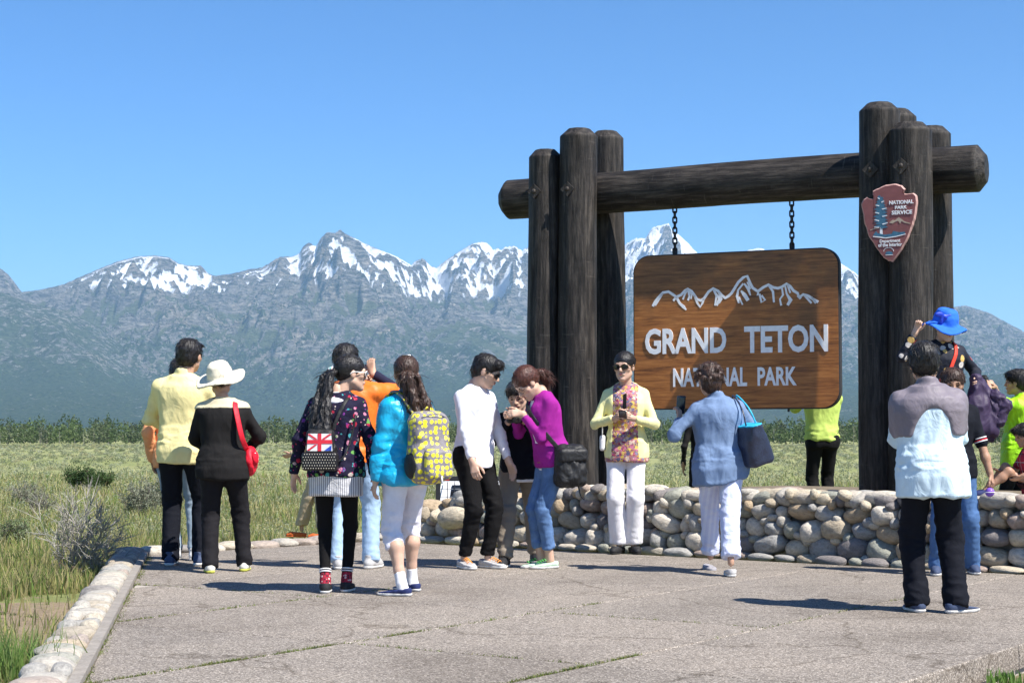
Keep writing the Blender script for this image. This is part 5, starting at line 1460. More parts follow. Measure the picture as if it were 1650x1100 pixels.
        if face:
            F.cone(P(-0.034, 0.074, 0.020), P(0.034, 0.074, 0.020), 0.014 * q, 0.014 * q, 0.018)
            for sd in (-1, 1): F.ell(P(sd * 0.031, 0.094, 0.002), np.array([0.019, 0.016, 0.012]) * q, 0.012, M, sub=True)
            F.cone(P(0, 0.084, 0.012), P(0, 0.104, -0.026), 0.0075 * q, 0.0115 * q, 0.012)
            for sd in (-1, 1): F.ell(P(sd * 0.012, 0.092, -0.030), np.array([0.010, 0.011, 0.008]) * q, 0.008, M)
            F.cone(P(-0.018, 0.083, -0.058), P(0.018, 0.083, -0.058), 0.010 * q, 0.010 * q, 0.014)
            F.ell(P(0, 0.072, -0.095), np.array([0.018, 0.016, 0.014]) * q, 0.016, M)
        s.body_parts.append(F.mesh())
        if face:
            G_ = Field(c - 0.13, c + 0.13, 0.004 * q)
            G_.chain([P(-0.021, 0.083, -0.0545), P(-0.007, 0.0935, -0.0515), P(0, 0.094, -0.0525), P(0.007, 0.0935, -0.0515), P(0.021, 0.083, -0.0545)], [0.0022 * q, 0.0045 * q, 0.0042 * q, 0.0045 * q, 0.0022 * q], 0.003)
            G_.chain([P(-0.019, 0.083, -0.058), P(0, 0.092, -0.0625), P(0.019, 0.083, -0.058)], [0.0025 * q, 0.0056 * q, 0.0025 * q], 0.003)
            obj_vf("lips", *G_.mesh(), LIP, s.root)
            for sd in (-1, 1):
                E = Field(P(sd * 0.031, 0.08, 0.002) - 0.03, P(sd * 0.031, 0.08, 0.002) + 0.03, 0.0035 * q)
                E.ell(P(sd * 0.031, 0.0775, 0.001), np.array([0.0125, 0.008, 0.0055]) * q, 0.0, M); obj_vf("eye", *E.mesh(), EYE, s.root)
                E = Field(P(sd * 0.031, 0.085, 0.022) - 0.04, P(sd * 0.031, 0.085, 0.022) + 0.04, 0.0035 * q)
                E.chain([P(sd * 0.014, 0.0875, 0.021), P(sd * 0.033, 0.0865, 0.0265), P(sd * 0.049, 0.077, 0.021)], [0.0035 * q, 0.004 * q, 0.0022 * q], 0.003); obj_vf("eyebrow", *E.mesh(), BROW, s.root)
    def make_core(s, legs_bare=False):
        """trunk and limbs under the clothes"""
        k = s.H; ar = s.arm_radii()
        pts = [*s.el, *s.wr, *s.sh, *s.kn, *s.an, s.P, s.neck]
        F = Field(np.min(pts, 0) - 0.14, np.max(pts, 0) + 0.14, 0.017)
        F.loft(s.P, s.M, s.prof(-0.03, -0.04, 0.312), 0.03)
        F.cone(s.neck - s.M[:, 2] * 0.03, s.neck + s.M[:, 2] * 0.04, 0.05 * k / 1.7, 0.05 * k / 1.7, 0.03)
        for i in (0, 1):
            F.cone(s.sh[i], s.el[i], ar[0] * 0.72, ar[1] * 0.72, 0.02); F.cone(s.el[i], s.wr[i], ar[1] * 0.72, ar[2] * 0.8, 0.015)
            F.cone(s.hips[i], s.kn[i], 0.034 * k, 0.021 * k, 0.02); F.cone(s.kn[i], s.an[i], 0.021 * k, 0.015 * k, 0.015)
            F.cone(s.an[i], s.an[i] - np.array([0, 0, 0.03]), 0.016 * k, 0.016 * k, 0.01)
        s.body_parts.append(F.mesh())
    def bare_leg(s, i, frm=0.0):
        k = s.H; a, b = s.kn[i], s.an[i]; m = a + (b - a) * 0.32; back = np.array([math.sin(s.toe[i]) * 0.0, -0.012 * k, 0])
        F = Field(np.minimum(a, b) - 0.1, np.maximum(a, b) + 0.1, 0.008)
        if frm < 0.1: F.cone(a + (s.hips[i] - a) * 0.1, a, 0.030 * k, 0.030 * k, 0.02)
        if frm < 0.4: F.cone(a + (m + back - a) * frm * 2, m + back, 0.030 * k, 0.033 * k, 0.02)
        F.cone(m + back if frm < 0.4 else a + (b - a) * frm, a + (b - a) * 0.75, 0.033 * k if frm < 0.4 else 0.022 * k, 0.021 * k, 0.02)
        F.cone(a + (b - a) * 0.75, b - np.array([0, 0, 0.02]), 0.021 * k, 0.0205 * k, 0.02)
        s.body_parts.append(F.mesh())
    def finish_body(s, mat):
        V, F = join_vf(s.body_parts); obj_vf("body", V, F, mat, s.root)
    # ---- clothes
    def top(s, mat, name="shirt", hem=-0.05, ease=0.018, sleeve=2.0, srad=(0.050, 0.040, 0.031), flare=0.0, amp=0.006, topz=0.306, h=0.0105, collar=None, sides=(0, 1), belly=0.0, hem_tilt=0.0, extra=None, cutter=None, fold=(10, 10, 5.0)):
        k = s.H; fm = 0.93 if s.sex == 'f' else 1.0
        pts = [s.P + s.M[:, 2] * hem * k, s.neck] + [p for i in sides for p in (s.sh[i], s.el[i], s.wr[i])]
        F = Field(np.min(pts, 0) - 0.24, np.max(pts, 0) + 0.22, h * s.detail)
        F.loft(s.P, s.M, s.prof(ease, hem, topz, flare, belly), 0.03, 2.4)
        sr = [r * fm * k / 1.7 * 0.92 for r in srad]
        for i in (0, 1):
            F.cone(s.neck + s.M @ np.array([(-1 if i == 0 else 1) * 0.022 * k, 0.0, 0.004 * k]), s.sh[i], 0.020 * k, sr[0] * 0.98, 0.04)
        for i in sides:
            if sleeve <= 1: e = s.sh[i] + (s.el[i] - s.sh[i]) * sleeve; F.cone(s.sh[i], e, sr[0], sr[0] + (sr[1] - sr[0]) * sleeve, 0.035)
            else:
                F.cone(s.sh[i], s.el[i], sr[0], sr[1], 0.035); t = sleeve - 1; e = s.el[i] + (s.wr[i] - s.el[i]) * t
                F.cone(s.el[i], e, sr[1], sr[1] + (sr[2] - sr[1]) * t, 0.02)
                F.cut(e, (0, 0, 1)) if False else None
                # clean cuff: slice the round end off
                n = nv(s.wr[i] - s.el[i]); p = e; r = sr[2] * 2.2
                F.box(p + n * (0.055), (r, r, 0.05), 0.002, 0.0, np.stack([nv(np.cross(n, [0.3, 0.9, 0.1])), nv(np.cross(n, np.cross(n, [0.3, 0.9, 0.1]))), n], 1), sub=True)
        if collar:
            F.cone(s.neck - s.M[:, 2] * 0.02 * k, s.neck + s.M @ np.array([0, 0.004, 0.028 * k]), collar * k, collar * 0.95 * k, 0.02)
            F.cut(s.neck + s.M @ np.array([0, 0, 0.034 * k]), s.M @ np.array([0, 0.35, 1.0]))
        if extra: extra(F)
        F.cut(s.P + s.M[:, 2] * hem * k, s.M @ np.array([hem_tilt, 0, -1.0]))
        if cutter: cutter(F)
        V, Q = F.mesh()
        if amp > 0:
            z = (V - s.P) @ s.M[:, 2] / k
            V = crease(V, Q, amp * 0.6, *fold, s.H * 31)
            V = crease(V, Q, amp * 1.3, 5.5, 5.5, 1.6, s.H * 13, 0.25 + 0.9 * sstep(0.2, 0.0, z), 1)
            for i in sides:
                dd = np.linalg.norm(V - s.el[i], axis=1); V = crease(V, Q, amp * 1.5, 6, 6, 15, 5 + i, np.exp(-(dd / 0.10) ** 2), 1); ds = np.linalg.norm(V - s.sh[i] + np.array([0, 0, 0.09]), axis=1); V = crease(V, Q, amp * 1.2, 9, 9, 6, 15 + i, np.exp(-(ds / 0.10) ** 2), 1)
            z2 = np.exp(-((z - 0.03) / 0.05) ** 2); V = crease(V, Q, amp * 0.9, 5, 5, 16, 9.0, z2)
        return obj_vf(name, V, Q, mat, s.root)
    def legs(s, mat, name="trousers", waist=0.035, ease=0.014, rad=(0.088, 0.063, 0.055), end=1.0, amp=0.007, h=0.0105, flare=0.0, sides=(0, 1), seat=0.0, low=0.0):
        k = s.H; sc = k / 1.7 * s.build ** 0.7 * 0.93
        pts = [s.P + np.array([0, 0, 0.1]), *s.kn, *s.an, *s.hips]
        F = Field(np.min(pts, 0) - 0.2, np.max(pts, 0) + 0.17, h * s.detail)
        F.loft(s.P, s.M, s.prof(ease * 0.6, -0.06, waist + 0.02), 0.03, 2.3)
        for i in sides:
            e = s.kn[i] + (s.an[i] - s.kn[i]) * end - np.array([0, 0, low])
            mid = s.hips[i] + (s.kn[i] - s.hips[i]) * 0.3 + np.array([0, -0.006, 0])
            F.cone(s.hips[i] + np.array([0, -0.010, 0.01]), mid, rad[0] * sc, rad[0] * 0.93 * sc, 0.045)
            F.cone(mid, s.kn[i], rad[0] * 0.93 * sc, rad[1] * sc, 0.02)
            F.cone(s.kn[i], e, rad[1] * sc, rad[2] * sc, 0.02)
            F.ell(s.hips[i] + np.array([0, -0.045 * k / 1.7, -0.015]), np.array([0.066, 0.052, 0.078]) * sc + ease * 0.7, 0.04)
            n = nv(s.an[i] - s.kn[i]) if not flare else np.array([0, 0, -1.0]); r = rad[2] * sc * 1.9
            F.box(e + n * 0.055, (r, r, 0.05), 0.002, 0.0, np.stack([nv(np.cross(n, [0.9, 0.3, 0.1])), nv(np.cross(n, np.cross(n, [0.9, 0.3, 0.1]))), n], 1), sub=True)
        F.cut(s.P + s.M[:, 2] * waist * k, s.M[:, 2])
        V, Q = F.mesh()
        if amp > 0:
            V = crease(V, Q, amp * 0.7, 7, 7, 3.2, s.H * 17)
            for i in sides:
                d1 = np.linalg.norm(V - s.kn[i], axis=1); e = s.kn[i] + (s.an[i] - s.kn[i]) * end; d2 = np.linalg.norm((V - e) * np.array([1, 1, 0.8]), axis=1); d3 = np.linalg.norm(V - s.hips[i] + np.array([0, 0, 0.06]), axis=1)
                V = crease(V, Q, amp, 6, 6, 15, 3 + i, np.exp(-(d1 / 0.13) ** 2) + 1.15 * np.exp(-(d2 / 0.13) ** 2) + 0.8 * np.exp(-(d3 / 0.12) ** 2))
        return obj_vf(name, V, Q, mat, s.root)
    def shoe(s, i, mat, sole=WHITE_R, high=0.035, width=1.0, length=1.0, lace=None, name="shoe", pitch=0.0, low_cut=False, sole_h=0.022, sock=None, sock_h=0.06, sock_stripe=None):
        k = s.H / 1.7 * (0.95 if s.sex == 'f' else 1.03)
        a = -s.toe[i]; c, sn = math.cos(s.toe[i]), math.sin(s.toe[i])
        Rf = np.array([[c, -sn, 0], [sn, c, 0], [0, 0, 1]]) @ rotm(-R(pitch), 0, 0)
        o = s.foot[i]; lift = 0.13 * k * math.sin(R(pitch)) if pitch else 0
        P = lambda x, y, z: o + np.array([0, 0, lift]) + Rf @ (np.array([x, y * length, z]) * k)
        w = width; sd = -1 if i == 0 else 1
        pts = [P(-0.06, -0.10, 0), P(0.06, 0.22, 0.17), P(0.06, -0.10, 0.17), P(-0.06, 0.22, 0)]
        lo, hi = np.min(pts, 0) - 0.05, np.max(pts, 0) + 0.05
        F = Field(lo, hi, 0.0068)
        F.chain([P(0, -0.040, 0.038), P(0, 0.03, 0.040), P(-sd * 0.004, 0.095, 0.034), P(-sd * 0.010, 0.150, 0.026)], [0.037 * w * k, 0.039 * w * k, 0.041 * w * k, 0.031 * w * k], 0.02)
        if not low_cut: F.cone(P(0, -0.018, 0.05), P(0, -0.026, 0.068 + high), 0.038 * k, 0.037 * k, 0.02); F.cone(P(0, 0.0, 0.06), P(0, 0.07, 0.052), 0.034 * k, 0.030 * k, 0.025)
        F.cut(P(0, 0, sole_h * 0.9), Rf @ np.array([0, 0, -1.0]))
        F.cut(P(0, -0.02, (0.062 + high) if not low_cut else 0.058), Rf @ np.array([0, 0.15 if not low_cut else -0.1, 1.0]))
        sh = obj_vf(name, *F.mesh(), mat, s.root)
        G_ = Field(lo, hi, 0.0068)
        G_.chain([P(0, -0.042, 0.03), P(0, 0.03, 0.03), P(-sd * 0.004, 0.095, 0.03), P(-sd * 0.010, 0.152, 0.03)], [0.041 * w * k, 0.040 * w * k, 0.045 * w * k, 0.036 * w * k], 0.02)
        G_.cut(P(0, 0, sole_h), Rf @ np.array([0, 0, 1.0])); G_.cut(P(0, 0, 0.001), Rf @ np.array([0, 0, -1.0]))
        obj_vf("sole", *G_.mesh(), sole, sh)
        if lace is not None:
            for q in range(4):
                y = 0.052 + q * 0.021; z = 0.081 - q * 0.0075
                tube([P(-0.024, y, z - 0.010), P(0, y + 0.006, z + 0.004), P(0.024, y, z - 0.010)], 0.004, lace, "lace", sh, seg=5)
        if sock is not None:
            b = s.an[i] + (s.kn[i] - s.an[i]) * 0.0
            F = Field(b - 0.12, b + 0.2, 0.0075); r = 0.0215 * s.H
            top_ = s.an[i] + nv(s.kn[i] - s.an[i]) * sock_h
            F.cone(P(0, -0.012, 0.05), s.an[i], r * 1.15, r * 1.05, 0.02); F.cone(s.an[i], top_ + nv(s.kn[i] - s.an[i]) * 0.03, r * 1.05, r * 1.1, 0.01); F.cut(top_, nv(s.kn[i] - s.an[i]))
            obj_vf("sock", *F.mesh(), sock, s.root)
        return sh
    # ---- hair
    def hair(s, mat, kind="short", vol=1.0, extra=None, amp=0.005, plane=None):
        q = s.hs; M = s.hM; P = s.hp
        F = Field(s.hc - 0.2, s.hc + 0.2, 0.0065 * s.detail)
        F.ell(P(0, -0.020, 0.040), np.array([0.084 * vol, 0.104 * vol, 0.088 * vol]) * q, 0.01, M)
        if kind == "short":
            F.ell(P(0, -0.05, -0.01), np.array([0.078, 0.070, 0.075]) * q, 0.02, M)
            F.ell(P(0.01, 0.058, 0.078), np.array([0.055, 0.038, 0.030]) * q * vol, 0.02, M)
        if extra: extra(F, P, q, M)
        p0, nrm = plane or ((0, 0, -0.028), (0, 0.62, -0.78))
        F.cut(P(*p0), M @ np.array(nrm, float))
        F.ell(P(0, 0.115, -0.045), np.array([0.074, 0.078, 0.098]) * q, 0.012, M, sub=True)
        V, Q = F.mesh()
        V = crease(V, Q, amp * 0.35, 24, 24, 12, 4.0); V = crease(V, Q, amp * 0.25, 60, 60, 30, 8.0)
        V, Q = s.strands(V, Q, 900, 0.045 if kind != 'pony' else 0.03, (lambda p: s.hp(0, -0.125, 0.0) - p) if kind == 'pony' else (lambda p: (p - s.hp(0, -0.03, 0.125)) * np.array([1, 1, 0.6]) - s.hM[:, 2] * 0.02), 0.05 if kind != 'pony' else 0.02)
        return obj_vf("hair", V, Q, mat, s.root)
    def strands(s, V, Q, n, length, flow, lift, w=0.0016):
        """loose strands lying over a hair shape"""
        r = np.random.default_rng(17); N = vnormals(V, Q); ix = r.integers(0, len(V), n)
        A = V[ix] - N[ix] * 0.002; d = np.array([flow(p) for p in A]); d = d - N[ix] * (d * N[ix]).sum(1)[:, None]
        d = d / (np.linalg.norm(d, axis=1)[:, None] + 1e-9) + r.normal(size=d.shape) * 0.13 + N[ix] * lift * r.uniform(0.3, 1.6, (n, 1))
        L = length * r.uniform(0.5, 1.2, (n, 1)); M_ = A + d * L * 0.55 + N[ix] * 0.001; B = A + d * L - N[ix] * L * 0.12
        V1, F1 = twigs(A, M_, w, w); V2, F2 = twigs(M_, B, w, w * 0.3)
        return join_vf([(V, Q), (V1, F1), (V2, F2)])
    def tail(s, pts, rs, mat, name="ponytail", amp=0.006, sc=(40, 40, 7)):
        F = Field(np.min(pts, 0) - 0.14, np.max(pts, 0) + 0.14, 0.0065); rr = np.random.default_rng(3); n = len(pts)
        for q in range(9):                              # overlapping locks of different length
            off = rr.normal(size=3) * np.array([1, 0.8, 0.2]); t = np.linspace(0, 1, n); end = rr.uniform(0.75, 1.06)
            P2 = [np.asarray(pts[min(int(u * end * (n - 1)), n - 2)]) * (1 - (u * end * (n - 1)) % 1) + np.asarray(pts[min(int(u * end * (n - 1)) + 1, n - 1)]) * ((u * end * (n - 1)) % 1) if u * end < 1 else np.asarray(pts[-1]) + np.array([0, 0, -0.03]) for u in t]
            P2 = [c + off * r_ * 0.42 + rr.normal(size=3) * r_ * 0.12 for c, r_ in zip(P2, rs)]
            F.chain(P2, [max(0.006, r_ * rr.uniform(0.34, 0.5)) * (1 if i < n - 1 else 0.35) for i, r_ in enumerate(rs)], 0.014)
        V, Q = F.mesh(); V = crease(V, Q, amp, *sc, 2.0)
        V, Q = s.strands(V, Q, 700, 0.09, lambda p: np.array([0, 0, -1.0]), 0.08)
        return obj_vf(name, V, Q, mat, s.root)
    def glasses(s, lens, rim, wrap=1.0, w=0.027, h=0.020, thin=0.0022):
        g = []
        for sd in (-1, 1):
            pts = [s.hp(sd * (0.033 + w * math.cos(a)), 0.098 - 0.010 * max(0, math.cos(a)) * 1.6, 0.002 + h * math.sin(a)) for a in np.linspace(0, 2 * math.pi, 17)]
            o = tube(pts, thin * 1.2, rim, "glasses_rim", s.root, seg=5); g.append(o)
            if lens is not None:
                me = bpy.data.meshes.new("lens"); c = s.hp(sd * 0.033, 0.099, 0.002)
                me.from_pydata([tuple(c)] + [tuple(p) for p in pts[:-1]] + [tuple(p - s.hM[:, 1] * 0.004) for p in pts[:-1]], [], [(0, k + 1, (k + 1) % 16 + 1) for k in range(16)] + [(k + 1, k + 17, (k + 1) % 16 + 17, (k + 1) % 16 + 1) for k in range(16)])
                me.materials.append(lens); link("lens", me, parent=s.root)
            tube([s.hp(sd * (0.033 + w), 0.086, 0.008), s.hp(sd * 0.078, 0.05, 0.008), s.hp(sd * 0.084, -0.005, 0.006), s.hp(sd * 0.08, -0.03, -0.010)], thin * 1.1, rim, "temple", s.root, seg=5)
        tube([s.hp(-0.008, 0.100, 0.006), s.hp(0, 0.103, 0.008), s.hp(0.008, 0.100, 0.006)], thin, rim, "glasses_bridge", s.root, seg=5)
    def sunhat(s, mat, brim=0.155, crown=0.105, tilt=(0, 0), droop=0.03, name="sun_hat", up=0.034, wave=0.012):
        q = s.hs; M = s.hM @ rotm(R(tilt[0]), R(tilt[1]), 0)
        c = s.hp(0, -0.012, up)
        F = Field(c - brim * 1.35, c + brim * 1.35, 0.008)
        F.loft(c, M, [(-0.01, 0.100 * q, 0.122 * q, 0), (0.05 * q, 0.097 * q, 0.116 * q, 0), (crown * 0.85 * q, 0.080 * q, 0.094 * q, 0), (crown * q, 0.058 * q, 0.070 * q, 0)], 0.03, 2.1)
        def fn(X, Y, Z):
            x, y, z = [(X - c[0]) * M[0, i] + (Y - c[1]) * M[1, i] + (Z - c[2]) * M[2, i] for i in range(3)]
            r = np.sqrt(x ** 2 + (y * 0.95) ** 2); a = np.arctan2(y, x)
            zz = z + droop * (r / brim) ** 2 - wave * (r / brim) ** 2 * np.sin(3 * a + 0.6)
            return np.maximum(np.abs(zz) - 0.0075, r - brim * (1 + 0.03 * np.sin(2 * a + 1))).astype(np.float32) * 0.8
        F.put(fn, c - brim * 1.2, c + brim * 1.2, 0.018)
        V, Q = F.mesh(); V = crease(V, Q, 0.002, 14, 14, 14, 3.0)
        return obj_vf(name, V, Q, mat, s.root)

def make_bag(label, cat, name, person, base):
    """bag as a thing of its own, standing at its base point in the wearer's frame"""
    root = empty(name, tuple(person.world(base)), person.yaw); tag(root, label, cat)
    return root
# ---------------------------------------------------------------- wardrobe
NAVYBLK = cloth("navy_black_cloth", (0.007, 0.008, 0.013)); BLK = cloth("black_cloth", (0.007, 0.0065, 0.007)); BLKJ = cloth("black_denim", (0.013, 0.012, 0.014)); BLKK = cloth("black_knit", (0.015, 0.014, 0.014), 0.9)
YEL = cloth("yellow_shirt", (0.80, 0.70, 0.34), 0.85, 0.6); PEACH = cloth("peach_shirt", (0.80, 0.36, 0.17)); CREAM = cloth("cream_canvas", (0.72, 0.66, 0.52)); BEIGE = cloth("beige_cloth", (0.45, 0.36, 0.24)); BEIGE2 = cloth("beige_yoke", (0.56, 0.50, 0.34))
LJEAN = cloth("light_jeans", (0.33, 0.46, 0.62), 0.85, 0.6, 0.15, 0.16); GJEAN = cloth("grey_jeans", (0.26, 0.33, 0.40)); MJEAN = cloth("blue_jeans", (0.10, 0.18, 0.34), 0.85, 0.6, 0.15, 0.3); DJEAN = cloth("deep_blue_jeans", (0.07, 0.14, 0.29), 0.85, 0.6, 0.15, 0.25)
ORANGE = cloth("orange_nylon", (0.80, 0.17, 0.02), 0.5, 0.7, 0.3); NAVY = cloth("navy_knit", (0.020, 0.020, 0.045)); TURQ = cloth("turquoise_nylon", (0.01, 0.36, 0.60), 0.38, 0.9, 0.4); CAPRI = cloth("white_capri", (0.70, 0.68, 0.74)); WSHIRT = cloth("white_knit", (0.76, 0.75, 0.80), 0.85, 0.45)
KHAKI = cloth("khaki_twill", (0.24, 0.20, 0.155), 0.85, 0.6); PURPLE = cloth("magenta_knit", (0.30, 0.018, 0.24)); LYEL = cloth("pale_yellow_knit", (0.78, 0.74, 0.36)); WPANT = cloth("white_linen", (0.78, 0.76, 0.78), 0.85, 0.6); DENIMSH = cloth("chambray_shirt", (0.155, 0.225, 0.36), 0.85, 0.7, 0.15, 0.12)
LAV = stripe_cloth("striped_lavender_linen", (0.56, 0.60, 0.80), (0.64, 0.68, 0.84), 26.0); GREYY = cloth("grey_mauve_nylon", (0.19, 0.165, 0.19), 0.55, 0.8, 0.3); SKYJ = cloth("sky_blue_cotton", (0.58, 0.72, 0.80), 0.7, 0.9); LIME = cloth("lime_nylon", (0.34, 0.72, 0.015), 0.5, 0.9, 0.3); LIME2 = cloth("pale_lime_shirt", (0.46, 0.58, 0.13)); DPURP = cloth("dark_purple_nylon", (0.045, 0.028, 0.065), 0.55, 0.9, 0.3)
HATBLUE = cloth("royal_blue_felt", (0.03, 0.15, 0.70), 0.8, 0.3); REDN = cloth("red_nylon", (0.62, 0.012, 0.03), 0.55, 0.5, 0.3); TOTE = simple_mat("navy_leather", (0.022, 0.028, 0.055), 0.35, 0.5, 0, 0.3, 90, 0.3); CYAN = simple_mat("cyan_trim", (0.03, 0.42, 0.62), 0.5); BLKN = cloth("black_nylon", (0.015, 0.015, 0.016), 0.55, 0.9, 0.35)
HEARTS = pattern_cloth("navy_printed_knit", (0.012, 0.010, 0.030), [(0.42, 0.035, 0.14), (0.50, 0.20, 0.30), (0.05, 0.28, 0.32), (0.012, 0.010, 0.030), (0.50, 0.42, 0.38), (0.17, 0.035, 0.22), (0.012, 0.010, 0.030), (0.12, 0.30, 0.07), (0.38, 0.02, 0.05)], 21.0, 0.31, 1.0, second=(40.0, 0.22))
FLORAL = pattern_cloth("flower_print_silk", (0.36, 0.16, 0.16), [(0.55, 0.36, 0.06), (0.50, 0.16, 0.24), (0.10, 0.09, 0.16), (0.62, 0.46, 0.38), (0.30, 0.04, 0.09), (0.24, 0.20, 0.30), (0.62, 0.44, 0.10)], 34.0, 0.5, 1.0, 0.5, 0.12, (62.0, 0.3))
DFLOWER = pattern_cloth("black_flower_print", (0.014, 0.016, 0.026), [(0.10, 0.16, 0.03), (0.014, 0.016, 0.026), (0.60, 0.38, 0.12), (0.55, 0.50, 0.46), (0.014, 0.016, 0.026), (0.32, 0.05, 0.05)], 13.0, 0.36, 1.0, 0.7)
YDOT = pattern_cloth("yellow_heart_print", (0.22, 0.20, 0.215), [(0.78, 0.68, 0.03), (0.72, 0.64, 0.05), (0.80, 0.72, 0.12)], 27.0, 0.42, 0.55, 0.6)
STRIPE = stripe_cloth("striped_cotton", (0.66, 0.65, 0.66), (0.20, 0.20, 0.23), 70.0, 0.62)
PLAIDSOCK = pattern_cloth("plaid_sock", (0.30, 0.02, 0.04), [(0.55, 0.45, 0.42), (0.05, 0.02, 0.03), (0.40, 0.03, 0.06)], 60.0, 0.4, 0.2)
def plaid():
    t = NT("red_plaid"); tc = t.n("TexCoord"); sp = t.n("SeparateXYZ"); t.l(tc.outputs["Object"], sp.inputs[0]); c = (0.42, 0.03, 0.06)
    for ax, fq, lo, col in ((0, 14.0, 0.86, (0.05, 0.01, 0.02)), (2, 14.0, 0.86, (0.05, 0.01, 0.02)), (1, 14.0, 0.86, (0.05, 0.01, 0.02)), (0, 7.0, 0.955, (0.7, 0.6, 0.6)), (2, 7.0, 0.955, (0.7, 0.6, 0.6))):
        c = t.mix(t.ramp(t.math('FRACT', t.math('MULTIPLY', sp.outputs[ax], fq)), [(lo, (0, 0, 0)), (lo + 0.02, (0.8, 0.8, 0.8))]), c, col)
    return t.done(c, 0.85)
PLAID = plaid()
LSHOE = {c: simple_mat(c + "_shoe", v, 0.7, 0.3, 0, 0.15, 60) for c, v in dict(navy=(0.02, 0.03, 0.11), black=(0.018, 0.018, 0.02), white=(0.70, 0.70, 0.70), grey=(0.20, 0.20, 0.21), mint=(0.50, 0.66, 0.50), lightgrey=(0.46, 0.45, 0.44), stone=(0.32, 0.31, 0.33), orange=(0.60, 0.13, 0.03), slate=(0.05, 0.07, 0.13), cream=(0.62, 0.60, 0.52)).items()}
ORL = simple_mat("orange_lace", (0.80, 0.30, 0.06), 0.7); GRL = simple_mat("green_lace", (0.10, 0.42, 0.10), 0.7); WHL = simple_mat("white_lace", (0.7, 0.7, 0.7), 0.7); YLW = simple_mat("yellow_rubber", (0.60, 0.62, 0.10), 0.7)
PHONE = simple_mat("phone_glass", (0.012, 0.012, 0.016), 0.15, 0.6); STEEL = simple_mat("steel", (0.55, 0.55, 0.56), 0.3, 0.5, 0.9)
WSOCK = cloth("white_sock", (0.74, 0.73, 0.74)); WHITEBAG = simple_mat("white_leather", (0.76, 0.74, 0.72), 0.45, 0.4)
PEOPLE = {}
def rz0(x, y): return float(ground_z(np.array([x]), np.array([y]))[0])

# ---------------------------------------------------------------- yellow shirt man
p = Person("man in a loose pale yellow shirt and dark trousers seen from behind", [G(277, 909), G(325, 909)], 1.83, -4, hip=(-0.035, 0.0), lean=(0, 0.5, 0), head=(0, -14, 2), lw=(-0.075, 0.145, 0.60), rw=(0.07, 0.15, 0.60), lp=(-1, -0.35, -0.3), rp=(1, -0.35, -0.3), head_off=(0.03, 0, 0))
p.make_core(); p.make_head(False); p.make_hand(0, False); p.make_hand(1, False); p.finish_body(SKIN)
p.hair(BLACKHAIR, "short", 1.04); p.top(YEL, "shirt", -0.078, 0.034, 2.0, (0.062, 0.052, 0.040), 0.03, 0.0075, collar=0.0345); p.legs(NAVYBLK, rad=(0.098, 0.074, 0.066), low=0.045, end=1.0)
for i in (0, 1): p.shoe(i, LSHOE['slate'], WHITE_R)
PEOPLE['yellow'] = p

# peach shirt man just beyond him
p = Person("man in a peach long sleeved shirt standing close behind the yellow shirt man", [G(286, 900), G(316, 901)], 1.70, 5, hip=(-0.085, 0), head=(0, 8, 0), lw=(-0.165, 0.02, 0.495), rw=(0.08, 0.14, 0.6), head_off=(0.03, 0, 0), hand=({'curl': 0.6, 'thumb': (0.3, 1, 0)}, {}))
p.make_core(); p.make_head(False); p.make_hand(0); p.make_hand(1, False); p.finish_body(SKIN3)
p.hair(BLACKHAIR, "short", 0.98); p.top(PEACH, "shirt", -0.07, 0.024, 2.0, (0.056, 0.048, 0.040), 0.02, 0.007); p.legs(GJEAN)
for i in (0, 1): p.shoe(i, LSHOE['white'], WHITE_R, lace=WHL)
PEOPLE['peach'] = p

# ---------------------------------------------------------------- woman in black with the white hat
p = Person("woman in black with a floppy white sun hat seen from behind", [G(341, 921), G(396, 918)], 1.585, 6, hip=(-0.04, 0), sex='f', build=1.12, lean=(2, -1, 0), head=(0, 0, -3), lw=(-0.07, 0.15, 0.58), rw=(0.07, 0.15, 0.58), lp=(-1, -0.2, -0.5), rp=(1, -0.2, -0.5), toes=(12, -6), head_off=(-0.01, 0, 0))
p.make_core(); p.make_head(False); p.make_hand(0, False); p.make_hand(1, False); p.finish_body(SKIN)
p.hair(BLACKHAIR, "bob", 1.02, plane=((0, 0, -0.06), (0, 0.62, -0.78)))
p.top(BLKK, "jumper", -0.085, 0.026, 1.95, (0.060, 0.052, 0.044), 0.05, 0.007, hem_tilt=-0.12); p.legs(BLKJ, rad=(0.096, 0.070, 0.060), low=0.035)
F = Field(p.neck - 0.24, p.neck + 0.2, 0.0095); F.loft(p.P, p.M, p.prof(0.038, 0.2, 0.308), 0.03, 2.4)
for i in (0, 1): F.cone(p.sh[i] + (p.neck - p.sh[i]) * 0.45, p.sh[i], 0.057, 0.066, 0.04)
F.cone(p.neck - p.M[:, 2] * 0.03, p.neck + p.M[:, 2] * 0.03, 0.056, 0.052, 0.02); F.cut(p.T(0, 0, 0.262 * p.H), p.M @ np.array([0, 0, -1.0])); F.cut(p.neck + p.M[:, 2] * 0.035, p.M[:, 2]); obj_vf("yoke", *F.mesh(), BEIGE2, p.root)
for i in (0, 1): p.shoe(i, LSHOE['cream'], YLW, length=0.95)
p.sunhat(CREAM, 0.188, 0.12, (20, -8), 0.012, wave=0.016)
PEOPLE['hat'] = p

